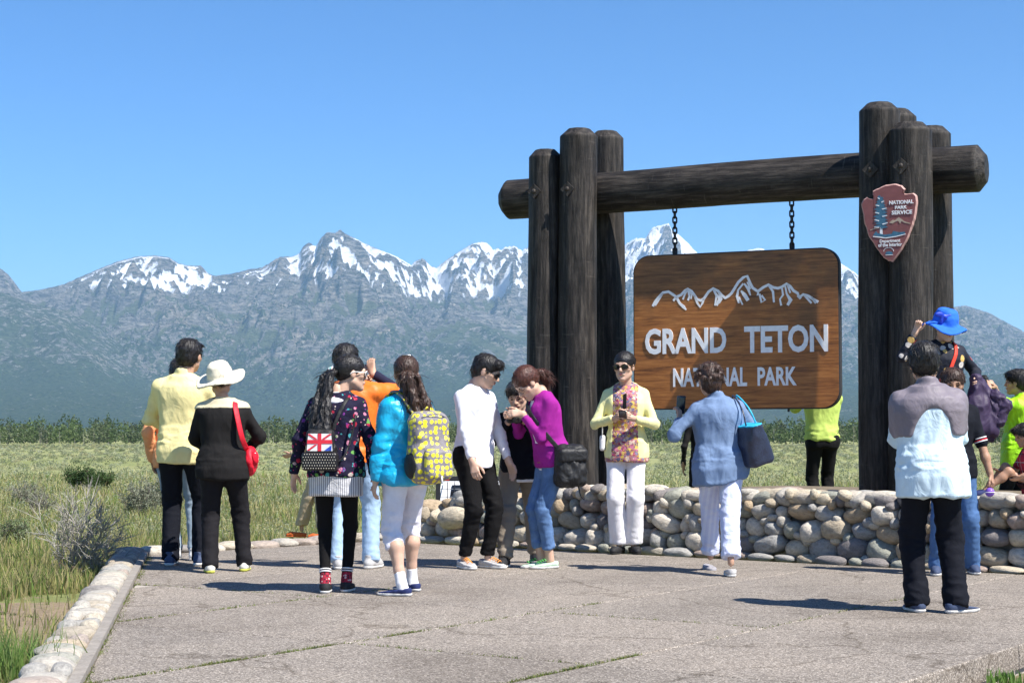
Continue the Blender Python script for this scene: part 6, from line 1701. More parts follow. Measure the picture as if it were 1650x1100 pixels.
# ---------------------------------------------------------------- orange vest man and the walker behind the girls
p = Person("man in an orange jacket and light jeans lifting a hand to his face", [G(547, 915), G(599, 914)], 1.77, -6, hip=(-0.03, 0), head=(-4, -6, 0), rw=(0.062, 0.085, 0.872), rp=(1, -0.1, -1.0), lw=(-0.02, 0.17, 0.82), lp=(-1, 0, -0.6), toes=(14, -18), head_off=(-0.055, 0, 0), hand=({'curl': 0.9, 'thumb': (0, 0, 1)}, {'curl': 0.5, 'f': (-0.25, 0.3, 0.9), 'thumb': (-0.8, 0.3, 0.2)}))
p.make_core(); p.make_head(False); p.make_hand(0); p.make_hand(1); p.finish_body(SKIN)
p.hair(BLACKHAIR, "short", 1.05); p.top(NAVY, "undershirt", -0.02, 0.012, 1.95, (0.050, 0.044, 0.036), 0, 0.005); p.top(ORANGE, "jacket", -0.06, 0.034, 1.0, (0.070, 0.064, 0.05), 0.02, 0.009, collar=0.036); p.legs(LJEAN, rad=(0.093, 0.073, 0.066), low=0.03)
for i in (0, 1): p.shoe(i, LSHOE['lightgrey'], WHITE_R, lace=WHL)
tube([p.T(0.075, -0.115, 0.10), p.T(0.07, -0.135, 0.2), p.T(0.065, -0.105, 0.272), p.T(0.06, -0.03, 0.30 * p.H / 1.0 * 0.62 + 0.33), p.T(0.05, 0.12, 0.36)], 0.01, DPURP, "camera_strap", p.root, flat=(0.019, 0.003, (0, -1, 0.4)))
PEOPLE['orange'] = p
g = G(500, 866)
p = Person("walker in flared beige trousers and orange flat shoes behind the printed jacket girl", [G(486, 864), G(521, 867)], 1.42, 82, sex='f', hip=(0.05, -0.08), toes=(6, 0), lw=(-0.1, 0.12, 0.6), rw=(0.1, 0.12, 0.6))
p.make_core(); p.make_head(False); p.make_hand(0, False); p.make_hand(1, False); p.finish_body(SKIN)
p.hair(BLACKHAIR, "short", 1.02); p.top(BEIGE, "jacket", -0.05, 0.02, 2.0); p.legs(BEIGE, rad=(0.092, 0.074, 0.082), low=0.0, end=0.93, flare=1)
for i in (0, 1): p.shoe(i, LSHOE['orange'], LSHOE['orange'], low_cut=True, length=1.08)
PEOPLE['walker'] = p

# ---------------------------------------------------------------- girl in the printed jacket
p = Person("girl in a navy printed jacket and black leggings with a long ponytail", [G(526, 953), G(560, 951)], 1.60, 0, sex='f', hip=(0.0, 0), lean=(1, 0, -3), head=(4, -68, 0), lw=(-0.178, 0.0, 0.50), rw=(0.155, 0.03, 0.50), toes=(4, -10), head_off=(0.055, 0.0, -0.005), hand=({'curl': 0.25, 'thumb': (0.4, 1, 0), 'spread': 0.14, 'tout': 0.9}, {}))
p.make_core(); p.make_head(True); p.make_hand(0); p.make_hand(1); p.finish_body(SKIN2)
def ph(F, P, q, M): F.ell(P(0, -0.055, 0.01), np.array([0.070, 0.062, 0.070]) * q, 0.02, M)
p.hair(BLACKHAIR, "pony", 1.0, ph, 0.003, plane=((0, 0, -0.038), (0, 0.42, -0.9)))
t0 = p.hp(0, -0.125, 0.005)
p.tail([t0, t0 + np.array([-0.035, -0.03, -0.04]), p.T(-0.095, -0.165, 0.30), p.T(-0.07, -0.185, 0.18), p.T(-0.02, -0.185, 0.085), p.T(0.02, -0.17, 0.05)], [0.026, 0.036, 0.050, 0.055, 0.042, 0.016], BLACKHAIR, amp=0.009)
F = Field(t0 - 0.06, t0 + 0.06, 0.006)
for dx, dy, dz in ((-0.02, -0.01, 0.012), (0.012, -0.016, -0.012), (-0.005, 0.005, 0.02), (-0.016, -0.014, -0.014)): F.ell(t0 + np.array([dx, dy, dz]), (0.018, 0.014, 0.015), 0.006)
obj_vf("hair_tie", *F.mesh(), pattern_cloth("scrunchie", (0.7, 0.68, 0.68), [(0.6, 0.05, 0.15), (0.7, 0.7, 0.7), (0.1, 0.4, 0.35)], 60.0, 0.45), p.root)
p.top(STRIPE, "striped_shirt", -0.125, 0.034, 0.6, (0.052, 0.042, 0.034), 0.02, 0.004, sides=()); p.top(HEARTS, "jacket", -0.045, 0.040, 2.0, (0.058, 0.050, 0.042), 0.02, 0.007, h=0.0095)
F = Field(p.neck - 0.14, p.neck + 0.14, 0.0085); F.cone(p.neck - p.M[:, 2] * 0.045, p.neck + p.M[:, 2] * 0.012, 0.094, 0.060, 0.02); F.ell(p.neck + p.M @ np.array([0, -0.05, -0.045]), (0.088, 0.062, 0.03), 0.03); F.cut(p.neck + p.M[:, 2] * 0.02, p.M[:, 2]); obj_vf("collar", *F.mesh(), WSHIRT, p.root)
p.legs(BLK, "leggings", rad=(0.082, 0.053, 0.037), amp=0.003, end=0.93, h=0.0095)
WHITEBAND = WSOCK
for i in (0, 1):
    p.shoe(i, LSHOE['black'], WHITE_R, lace=None, high=0.01, length=0.9, sock=PLAIDSOCK, sock_h=0.05)
    d = nv(p.kn[i] - p.an[i])
    for q in (0.058, 0.074): tube([p.an[i] + d * (q - 0.004), p.an[i] + d * (q + 0.004)], 0.044 * p.H / 1.7, WSOCK, "sock_stripe", p.root, seg=16)
WFRAME = simple_mat("white_plastic", (0.75, 0.74, 0.72), 0.4)
p.glasses(DARK, WFRAME, w=0.026, h=0.019, thin=0.003)
PEOPLE['print'] = p

# ---------------------------------------------------------------- girl in turquoise
p = Person("girl in a turquoise jacket and white cropped trousers with brown ponytail", [G(648, 958), G(665, 950)], 1.585, 38, sex='f', hip=(-0.02, -0.01), head=(2, -34, 0), lw=(-0.15, 0.015, 0.475), rw=(0.05, 0.17, 0.62), lp=(-1, -1, 0), rp=(1, -0.4, -0.4), toes=(38, 10), head_off=(0.0, 0.0, 0), hand=({'curl': 0.5, 'thumb': (0.3, 1, 0)}, {}))
p.make_core(); p.make_head(True); p.make_hand(0); p.make_hand(1, False); p.bare_leg(0, 0.12); p.bare_leg(1, 0.12); p.finish_body(SKIN2)
p.hair(BROWNHAIR, "pony", 1.0, ph, 0.004, plane=((0, 0, -0.038), (0, 0.42, -0.9)))
t0 = p.hp(0, -0.12, -0.005)
p.tail([t0, t0 + np.array([0.0, -0.045, -0.05]), p.T(-0.01, -0.15, 0.40), p.T(-0.015, -0.165, 0.30), p.T(0.01, -0.17, 0.23)], [0.028, 0.040, 0.052, 0.044, 0.014], BROWNHAIR, amp=0.011, sc=(30, 30, 12))
tube([p.hp(-0.03, -0.06, 0.122), p.hp(0.0, -0.07, 0.123), p.hp(0.03, -0.068, 0.118)], 0.006, STEEL, "hair_clip", p.root)
p.top(TURQ, "jacket", -0.068, 0.045, 1.97, (0.066, 0.060, 0.048), 0.07, 0.011, collar=0.037, h=0.0095, fold=(7, 7, 7)); p.legs(CAPRI, "cropped_trousers", rad=(0.096, 0.072, 0.066), end=0.34, amp=0.006)
for i in (0, 1): p.shoe(i, LSHOE['navy'], WHITE_R, high=-0.005, sock=WSOCK, sock_h=0.075, length=1.05)
PEOPLE['turq'] = p

# ---------------------------------------------------------------- the three with the camera
p = Person("man in a white long sleeved shirt and black joggers looking down", [G(786, 913), G(748, 914)], 1.715, -128, hip=(0.0, -0.02), lean=(3, 0, 0), head=(24, 26, 0), rw=(0.14, 0.10, 0.472), lw=(-0.15, 0.08, 0.48), toes=(-4, -30), hand=({}, {'curl': 0.55, 'thumb': (-0.3, 1, 0)}))
p.make_core(); p.make_head(True); p.make_hand(0); p.make_hand(1); p.finish_body(SKIN2)
def mh(F, P, q, M): F.ell(P(0.01, 0.060, 0.086), np.array([0.060, 0.032, 0.026]) * q, 0.025, M)
p.hair(BLACKHAIR, "short", 1.0, mh, 0.005); p.glasses(DARK, BLACK_R, w=0.029, h=0.021, thin=0.003)
p.top(WSHIRT, "shirt", -0.065, 0.020, 1.86, (0.052, 0.044, 0.036), 0.0, 0.006); p.legs(BLK, "joggers", rad=(0.094, 0.070, 0.052), end=0.94, amp=0.009)
for i in (0, 1): p.shoe(i, LSHOE['lightgrey'], WHITE_R, lace=ORL, width=1.1, length=1.05, high=0.0)
PEOPLE['white'] = p

p = Person("boy in a navy jumper and khaki trousers holding a camera", [G(862, 904), G(813, 912)], 1.50, 176, head=(20, -8, 4), lean=(3, 0, 0), rw=(0.05, 0.165, 0.775), lw=(-0.03, 0.175, 0.78), rp=(0.8, -0.3, -1), lp=(-0.8, -0.3, -1), toes=(14, -14), head_off=(0.0, 0.0, 0), hand=({'curl': 0.85, 'f': (0.5, 0.7, 0.45), 'thumb': (0.1, -0.2, 1)}, {'curl': 0.85, 'f': (-0.35, 0.7, 0.55), 'thumb': (0, -0.2, 1)}))
p.make_core(); p.make_head(True); p.make_hand(0); p.make_hand(1); p.finish_body(SKIN2)
p.hair(BLACKHAIR, "short", 1.04, mh, 0.006)
p.top(NAVYBLK, "jumper", -0.06, 0.022, 1.85, (0.054, 0.047, 0.038), 0.02, 0.006); p.top(WSHIRT, "undershirt", -0.078, 0.016, 0.3, (0.04, 0.03, 0.03), 0, 0.003, sides=()); p.legs(KHAKI, rad=(0.098, 0.078, 0.070), amp=0.011, low=0.03)
for i in (0, 1): p.shoe(i, LSHOE['black'], WHITE_R, lace=BLACK_R, width=1.08)
PEOPLE['boy'] = p

p = Person("woman in a magenta cardigan and cropped jeans bending over the camera", [G(886, 914), G(872, 913)], 1.66, 112, sex='f', hip=(0.0, -0.06), lean=(13, 0, 0), head=(34, 6, 0), lw=(-0.03, 0.135, 0.735), rw=(0.05, 0.14, 0.725), lp=(-0.5, -1, -0.7), rp=(1, -0.6, -0.8), toes=(10, 0), hand=({'curl': 0.8, 'f': (0.15, 1, 0.05), 'thumb': (0.3, 0, 1)}, {'curl': 0.8, 'f': (-0.1, 1, 0.1), 'thumb': (0, 0, 1)}))
p.make_core(); p.make_head(True); p.make_hand(0); p.make_hand(1); p.bare_leg(0, 0.6); p.bare_leg(1, 0.6); p.finish_body(SKIN2)
p.hair(REDHAIR, "pony", 1.03, ph, 0.004, plane=((0, 0, -0.036), (0, 0.5, -0.85)))
t0 = p.hp(0, -0.12, -0.005); p.tail([t0, t0 + np.array([0, -0.05, -0.0]), t0 + np.array([0.0, -0.085, -0.05]), t0 + np.array([0.01, -0.08, -0.12])], [0.022, 0.03, 0.026, 0.01], REDHAIR)
WIRE = simple_mat("thin_metal_rim", (0.12, 0.10, 0.10), 0.35, 0.5, 0.7); p.glasses(None, WIRE, w=0.024, h=0.019, thin=0.0015)
p.top(WSHIRT, "blouse", -0.05, 0.012, 0.4, (0.045, 0.04, 0.03), 0, 0.004, sides=(), topz=0.30)
p.top(PURPLE, "cardigan", -0.035, 0.024, 1.86, (0.052, 0.044, 0.036), 0.02, 0.005, cutter=lambda F: F.box(p.T(0, 0.17, 0.30), (0.030, 0.13, 0.17), 0.01, 0.01, p.M, sub=True))
p.legs(MJEAN, "jeans", rad=(0.088, 0.064, 0.056), end=0.78, amp=0.007)
tube([p.T(-0.155, 0.03, 0.01), p.T(-0.10, 0.105, 0.0), p.T(0.0, 0.132, -0.003), p.T(0.10, 0.105, 0.0)], 0.01, simple_mat("tan_belt", (0.22, 0.10, 0.04), 0.5), "belt", p.root, flat=(0.018, 0.004, lambda q: (q - p.P) * np.array([1, 1, 0])))
for i in (0, 1): p.shoe(i, LSHOE['mint'], WHITE_R, lace=GRL, high=-0.005, width=1.02, length=1.06)
tube([p.wr[0] + nv(p.el[0] - p.wr[0]) * 0.012 + np.array([math.cos(a) * 0.0, math.cos(a) * 0.03, math.sin(a) * 0.03]) for a in np.linspace(0, 6.28, 9)], 0.006, simple_mat("bracelet", (0.36, 0.34, 0.14), 0.5), "bracelet", p.root)
PEOPLE['purple'] = p

# ---------------------------------------------------------------- woman in white trousers
p = Person("woman in a pale yellow cardigan, flowered blouse and wide white trousers", [G(1020, 890), G(997, 890)], 1.79, 172, sex='f', build=0.93, head=(4, -14, 0), rw=(0.035, 0.125, 0.672), lw=(-0.03, 0.13, 0.672), rp=(0.9, -0.5, -0.5), lp=(-0.9, -0.5, -0.5), toes=(22, -22), hand=({'curl': 0.75, 'f': (0.8, 0.5, 0.25), 'thumb': (0, -0.2, 1)}, {'curl': 0.75, 'f': (-0.8, 0.5, 0.2), 'thumb': (0, -0.2, 1)}))
p.make_core(); p.make_head(True); p.make_hand(0); p.make_hand(1); p.finish_body(SKIN2)
p.hair(BLACKHAIR, "pony", 1.0, lambda F, P, q, M: F.ell(P(0, -0.06, 0.05), np.array([0.07, 0.07, 0.065]) * q, 0.02, M), 0.003, plane=((0, 0, -0.022), (0, 0.55, -0.83)))
p.glasses(DARK, simple_mat("amber_rim", (0.10, 0.05, 0.02), 0.3, 0.5), w=0.030, h=0.022, thin=0.003)
p.legs(WPANT, "wide_trousers", rad=(0.092, 0.080, 0.086), low=0.02, end=0.96, flare=1, amp=0.004)
p.top(FLORAL, "blouse", -0.075, 0.026, 0.3, (0.05, 0.04, 0.03), 0.06, 0.005, sides=(), topz=0.30)
F = Field(p.neck - 0.16, p.neck + 0.1, 0.008); F.cone(p.neck - p.M[:, 2] * 0.012, p.neck + p.M[:, 2] * 0.012, 0.060, 0.054, 0.01); obj_vf("neckband", *F.mesh(), BLK, p.root)
tube([p.T(0.0, 0.062, 0.51), p.T(0.0, 0.122, 0.44), p.T(0.0, 0.150, 0.34), p.T(0, 0.146, 0.25)], 0.01, BLK, "button_band", p.root, flat=(0.016, 0.004, (0, 1, 0.15)))
p.top(LYEL, "cardigan", -0.065, 0.030, 1.82, (0.052, 0.044, 0.038), 0.05, 0.005, cutter=lambda F: (F.box(p.T(0, 0.20, 0.2), (0.098, 0.20, 0.62), 0.02, 0.02, p.M, sub=True)))
for i in (0, 1): p.shoe(i, LSHOE['black'], BLACK_R, low_cut=True, length=0.95, sole_h=0.014)
PEOPLE['cardigan'] = p

# ---------------------------------------------------------------- woman in chambray
p = Person("woman in a blue chambray shirt and pale striped trousers walking towards the sign", [G(1143, 916), G(1176, 927)], 1.595, 6, sex='f', build=1.2, hip=(-0.0, 0.0), lean=(1, -3, 0), head=(2, 4, 0), lw=(-0.175, 0.10, 0.735), rw=(0.09, 0.14, 0.66), lp=(-0.9, -0.2, -1), rp=(1, -0.3, -0.6), toes=(6, -6), head_off=(-0.035, 0, 0), hand=({'curl': 0.8, 'f': (0, 0.25, 1), 'thumb': (0.6, 0.6, 0)}, {'curl': 0.8}), knee=((0.1, 1, 0), (0.12, 1, 0)))
p.make_core(); p.make_head(False); p.make_hand(0); p.make_hand(1, False); p.finish_body(SKIN)
def curly(F, P, q, M):
    rr = random.Random(5)
    for k in range(70):
        a = rr.uniform(0, 6.28); b = rr.uniform(-0.5, 1.4); c = P(0.088 * math.cos(a) * math.cos(b), -0.025 + 0.10 * math.sin(a) * math.cos(b), 0.035 + 0.088 * math.sin(b)); F.ell(c, np.array([0.022, 0.022, 0.02]) * q, 0.006, M)
    F.ell(P(0, -0.06, -0.03), np.array([0.078, 0.062, 0.075]) * q, 0.02, M)
p.hair(BROWNHAIR, "bob", 1.02, curly, 0.006, plane=((0, 0, -0.05), (0, 0.55, -0.83)))
p.top(DENIMSH, "shirt", -0.105, 0.030, 1.85, (0.060, 0.054, 0.046), 0.05, 0.009, collar=0.036, hem_tilt=0.28); p.legs(LAV, "striped_trousers", rad=(0.094, 0.068, 0.066), end=0.93, amp=0.010, waist=0.0)
p.shoe(0, LSHOE['stone'], LSHOE['stone'], pitch=-14, high=0.0); p.shoe(1, LSHOE['lightgrey'], WHITE_R, high=0.0)
PEOPLE['denim'] = p

# ---------------------------------------------------------------- people beyond the planter
x, y = (1136 - 825) * 20.3 / FPX, 20.3
p = Person("person in black trousers beyond the planter behind the chambray shirt woman", [(x - 0.12, y, 0), (x + 0.1, y, 0)], 1.62, 0, z0=rz0(x, y), detail=1.3)
p.make_core(); p.make_head(False); p.make_hand(0, False); p.make_hand(1, False); p.finish_body(SKIN); p.hair(BLACKHAIR); p.top(BLKK, "shirt", -0.05); p.legs(BLK, rad=(0.1, 0.075, 0.07))
for i in (0, 1): p.shoe(i, LSHOE['black'], BLACK_R)
x, y = (1325 - 825) * 20.0 / FPX, 20.0
p = Person("man in a pale lime shirt and black trousers half hidden by the sign board", [(x - 0.07, y, 0), (x + 0.07, y + 0.08, 0)], 1.78, 8, z0=rz0(x, y), detail=1.2, build=1.0, rw=(0.03, 0.16, 0.84), lw=(-0.05, 0.16, 0.84), rp=(0.7, 0.2, -1), lp=(-0.7, 0.2, -1))
p.make_core(); p.make_head(False); p.make_hand(0, False); p.make_hand(1, False); p.finish_body(SKIN); p.hair(BLACKHAIR); p.top(LIME2, "shirt", -0.015, 0.036, 2.0, (0.058, 0.05, 0.042), 0.0, 0.009); p.legs(BLK, rad=(0.092, 0.07, 0.066), waist=0.04, ease=0.03)
for i in (0, 1): p.shoe(i, LSHOE['black'], BLACK_R)
x, y = (1643 - 825) * 17.0 / FPX, 17.0
p = Person("person in a long lime green jacket taking a photograph", [(x - 0.1, y, 0), (x + 0.1, y, 0)], 1.62, 62, z0=rz0(x, y), sex='f', head=(0, 0, 0), rw=(0.05, 0.16, 0.90), lw=(-0.06, 0.17, 0.90), rp=(1, 0.2, -0.6), lp=(-1, 0.2, -0.6), hand=({'curl': 1.1, 'thumb': (1, 0, 0.2)}, {'curl': 1.1, 'thumb': (-1, 0, 0.2)}))
p.make_core(); p.make_head(True); p.make_hand(0); p.make_hand(1); p.finish_body(SKIN); p.hair(BLACKHAIR, "short", 1.06); p.top(LIME, "jacket", -0.10, 0.05, 1.9, (0.070, 0.062, 0.05), 0.1, 0.013, collar=0.037); p.legs(BLK, rad=(0.09, 0.065, 0.06))
for i in (0, 1): p.shoe(i, LSHOE['black'], BLACK_R)
PEOPLE['lime'] = p

# ---------------------------------------------------------------- hat woman on the planter, child on the wall
x, y = (1519 - 825) * 14.55 / FPX, 14.55
p = Person("woman in a black flowered blouse holding the brim of a royal blue hat", [(x + 0.1, y, 0), (x - 0.1, y, 0)], 1.57, 184, z0=0.515, sex='f', build=1.08, head=(16, 10, 0), rw=(0.175, 0.10, 0.885), rp=(1, 0.1, -1.0), lw=(-0.17, 0.06, 0.63), lp=(-1, -0.6, -1.0), hand=({'curl': 0.9, 'f': (0.2, 0.9, -0.3), 'thumb': (0.4, 0.3, 1)}, {'curl': 1.0, 'f': (-0.3, 0.2, 0.95), 'thumb': (-0.8, 0.3, 0)}))
p.make_core(); p.make_head(True); p.make_hand(0); p.make_hand(1); p.finish_body(SKIN2); p.hair(BLACKHAIR, "bob", 1.0, plane=((0, 0, -0.06), (0, 0.5, -0.85)))
p.top(DFLOWER, "blouse", -0.06, 0.03, 1.8, (0.058, 0.052, 0.046), 0.03, 0.006); p.legs(BLK, rad=(0.09, 0.066, 0.06))
for i in (0, 1): p.shoe(i, LSHOE['black'], BLACK_R)
ht = p.sunhat(HATBLUE, 0.185, 0.115, (0, -6), 0.05, wave=0.025)
F = Field(p.hc - 0.22, p.hc + 0.26, 0.0075); b0 = p.hp(0.055, 0.075, 0.095)
for dx, dy, dz, r in ((0, 0, 0, (0.026, 0.02, 0.026)), (0.055, 0, 0.022, (0.042, 0.014, 0.024)), (-0.045, 0, 0.012, (0.036, 0.014, 0.02)), (0.03, 0.005, -0.03, (0.018, 0.01, 0.036))): F.ell(b0 + p.hM @ np.array([dx, dy, dz]), r, 0.008, p.hM)
F.loft(p.hp(0, -0.012, 0.052), p.hM, [(0, 0.096 * p.hs, 0.113 * p.hs, 0), (0.028, 0.093 * p.hs, 0.109 * p.hs, 0)], 0.006)
obj_vf("hat_bow", *F.mesh(), cloth("blue_ribbon", (0.015, 0.05, 0.50), 0.45, 0.6, 0.4), ht)
PEOPLE['bluehat'] = p

x, y = 4.27, 14.25
p = Person("child in a red plaid shirt sitting on the stone wall with one leg stretched out", [(x - 0.42, y - 0.05, 0), (x - 0.36, y + 0.16, 0)], 1.08, 95, z0=0.545, pos=(x, y, 0), pelvis=0.085, lean=(6, 0, 0), head=(14, 0, 0), lw=(-0.16, 0.16, 0.16), rw=(0.12, 0.2, 0.2), lp=(-1, -0.6, -0.3), knee=((0, 0.1, 1), (0, 0.1, 1)), toes=(0, 0), detail=1.0, hand=({'bare': 1}, {'bare': 1}))
p.make_core(); p.make_head(True); p.make_hand(0); p.make_hand(1); p.bare_leg(0); p.bare_leg(1); p.finish_body(SKIN3); p.hair(BLACKHAIR, "short", 1.06); p.top(PLAID, "shirt", -0.06, 0.02, 0.85, (0.062, 0.056, 0.05), 0.02, 0.006); p.legs(cloth("black_red_shorts", (0.03, 0.012, 0.015)), "shorts", rad=(0.1, 0.085, 0.08), end=0.12)
for i in (0, 1): p.shoe(i, LSHOE['navy'], WHITE_R)
PEOPLE['child'] = p

# ---------------------------------------------------------------- jeans person and the man in the big jacket
p = Person("person in a dark polo shirt and jeans mostly hidden behind the big pale blue jacket", [G(1563, 922), G(1505, 924)], 1.56, 172, sex='f', hip=(0, 0), head=(10, 0, 0), lw=(-0.178, 0.03, 0.465), rw=(0.15, 0.05, 0.5), toes=(10, -10), hand=({'curl': 1.0, 'thumb': (0.3, 1, 0), 'bare': 1}, {'bare': 1}))
p.make_core(); p.make_head(True); p.make_hand(0); p.make_hand(1); p.finish_body(SKIN3); p.hair(BROWNHAIR, "bob", 1.04, plane=((0, 0, -0.06), (0, 0.5, -0.85)))
p.top(NAVYBLK, "polo_shirt", -0.06, 0.026, 0.92, (0.060, 0.054, 0.05), 0.02, 0.006, collar=0.036); p.legs(DJEAN, "jeans", rad=(0.094, 0.07, 0.062), low=0.03)
d = nv(p.el[0] - p.sh[0])
for q, m in ((0.80, WSOCK), (0.86, REDN), (0.90, WSOCK)): a = p.sh[0] + (p.el[0] - p.sh[0]) * q; tube([a - d * 0.004, a + d * 0.004], 0.0575 * 0.93 * p.H / 1.7 + 0.004, m, "cuff_stripe", p.root, seg=18)
for i in (0, 1): p.shoe(i, LSHOE['slate'], WHITE_R)
PEOPLE['polo'] = p

p = Person("stocky man in a grey and sky blue jacket and dark trousers seen from behind", [G(1473, 983), G(1536, 985)], 1.615, -3, build=1.09, hip=(-0.02, 0), head=(4, -6, 0), lean=(2, -2, 0), lw=(-0.02, 0.19, 0.60), rw=(0.02, 0.19, 0.60), lp=(-0.8, 0.0, -1), rp=(0.8, 0.0, -1), toes=(14, -58), head_off=(-0.005, 0, 0))
p.make_core(); p.make_head(False); p.make_hand(0, False); p.make_hand(1, False); p.finish_body(SKIN)
p.hair(BLACKHAIR, "short", 1.08, None, 0.007)
p.legs(NAVYBLK, rad=(0.096, 0.078, 0.070), low=0.045, amp=0.010, waist=0.02)
p.top(SKYJ, "jacket", -0.105, 0.050, 2.0, (0.056, 0.056, 0.050), 0.05, 0.010, belly=0.0, h=0.0095, fold=(9, 9, 2.6), hem_tilt=-0.05, cutter=lambda F: F.cut(p.T(0, 0, 0.24 * p.H), p.M[:, 2]))
p.top(GREYY, "jacket_yoke", 0.12, 0.064, 0.75, (0.063, 0.064, 0.06), 0.0, 0.004, collar=0.042, h=0.0095, cutter=lambda F: F.ell(p.T(0, -0.26, 0.06), (0.165, 0.24, 0.33), 0.02, p.M, sub=True), fold=(6, 6, 9))
for i in (0, 1): p.shoe(i, LSHOE['slate'], WHITE_R, high=-0.005, length=1.05)
PEOPLE['jacket'] = p
# ---------------------------------------------------------------- bags and things people carry
def soft(name, build, lo, hi, h, mat, parent, base, amp=0.0, sc=(14, 14, 14), seed=1.0):
    F = Field(lo, hi, h); build(F); V, Q = F.mesh()
    if amp: V = crease(V, Q, amp, *sc, seed)
    return obj_vf(name, V, Q, mat, parent, base)
def bag(label, cat, name, person, base):
    root = empty(name, tuple(person.world(base)), person.yaw); tag(root, label, cat); return root, np.asarray(base, float)
def out(p): return lambda q: (q - p.T(0, 0, float((q - p.P) @ p.M[:, 2])))

# red shoulder bag of the woman in black
p = PEOPLE['hat']; b = p.T(0.205, 0.02, -0.10); r, b0 = bag("red nylon shoulder bag on the white hat woman's right hip", "bag", "shoulder_bag", p, b)
soft("bag_body", lambda F: F.ell(b + np.array([0, 0.02, 0.11]), (0.055, 0.12, 0.115), 0.02), b - 0.2, b + 0.3, 0.009, REDN, r, b0, 0.006)
soft("front_pocket", lambda F: F.ell(b + np.array([0.035, -0.03, 0.13]), (0.035, 0.075, 0.06), 0.01), b - 0.2, b + 0.3, 0.009, pattern_cloth("red_white_print", (0.62, 0.012, 0.03), [(0.7, 0.66, 0.62), (0.62, 0.012, 0.03)], 30.0, 0.3), r, b0)
tube([b + np.array([-0.02, -0.05, 0.19]), p.T(0.155, -0.145, 0.18), p.T(0.125, -0.15, 0.32), p.T(0.105, -0.115, 0.42), p.T(0.10, -0.03, 0.478), p.T(0.10, 0.06, 0.43)], 0.01, REDN, "strap", r, b0, (0.021, 0.004, lambda q: (q - p.T(0, 0, 0.3)) * np.array([0.6, 1, 0.6])))

# small studded backpack of the printed jacket girl
p = PEOPLE['print']; b = p.T(-0.075, -0.215, -0.03); r, b0 = bag("small black studded backpack with a red and white flag flap", "backpack", "small_backpack", p, b)
soft("bag_body", lambda F: F.box(b + np.array([0, -0.005, 0.15]), (0.092, 0.05, 0.125), 0.035, 0.01).cut(b + np.array([0, 0, 0.10]), (0, 0, -1)), b - 0.2, b + 0.4, 0.008, BLKN, r, b0, 0.003)
STUD = simple_mat("studded_leather", (0.014, 0.012, 0.013), 0.4, 0.4)
soft("studded_base", lambda F: F.box(b + np.array([0, -0.008, 0.062]), (0.118, 0.068, 0.062), 0.022, 0.01), b - 0.2, b + 0.3, 0.008, STUD, r, b0)
bm = bmesh.new()
for i in range(13):
    for j in range(6): bmesh.ops.create_icosphere(bm, subdivisions=1, radius=0.0034, matrix=Matrix.Translation((-0.102 + i * 0.017 + (0.004 if j % 2 else -0.004), -0.077, 0.016 + j * 0.0185)))
tag(link("studs", bm_mesh("studs", bm, simple_mat("stud_metal", (0.75, 0.70, 0.58), 0.35, 0.5, 0.3)), parent=r), kind="stuff")
rw_, ww_, bl_ = simple_mat("flag_red", (0.62, 0.03, 0.05), 0.5), simple_mat("flag_white", (0.74, 0.73, 0.72), 0.5), simple_mat("flag_blue", (0.03, 0.08, 0.45), 0.5)
def patch(pts, m, y, nm): link(nm, plate(pts, 0.006, y, m, nm), parent=r, loc=(0, -0.057, 0.19))
patch([(-0.085, -0.06), (0.085, -0.06), (0.075, 0.055), (-0.075, 0.055)], ww_, -0.003, "flag_ground")
for pts in ([(-0.012, -0.06), (0.012, -0.06), (0.012, 0.055), (-0.012, 0.055)], [(-0.083, -0.012), (-0.012, -0.012), (-0.012, 0.014), (-0.08, 0.014)], [(0.012, -0.012), (0.083, -0.012), (0.08, 0.014), (0.012, 0.014)], [(-0.08, 0.05), (-0.066, 0.054), (-0.016, 0.02), (-0.03, 0.016)], [(0.08, 0.05), (0.066, 0.054), (0.016, 0.02), (0.03, 0.016)], [(-0.084, -0.055), (-0.068, -0.058), (-0.016, -0.018), (-0.03, -0.016)]): patch(pts, rw_, -0.006, "flag_stripe")
patch([(0.03, -0.058), (0.078, -0.058), (0.08, -0.02)], bl_, -0.006, "flag_corner")
for sd in (-1, 1): tube([b + np.array([sd * 0.075, 0.03, 0.25]), p.T(-0.06 + sd * 0.09, -0.165, 0.33), p.T(-0.02 + sd * 0.1, -0.11, 0.44), p.T(sd * 0.1, 0.02, 0.475)], 0.008, BLKN, "strap", r, b0, (0.012, 0.004, (0, -1, 0.3)))
tube([b + np.array([0.105, -0.01, 0.05]), b + np.array([0.16, 0.0, 0.10]), p.T(0.12, -0.165, 0.18), p.T(0.15, -0.15, 0.34)], 0.007, BLKN, "strap", r, b0)

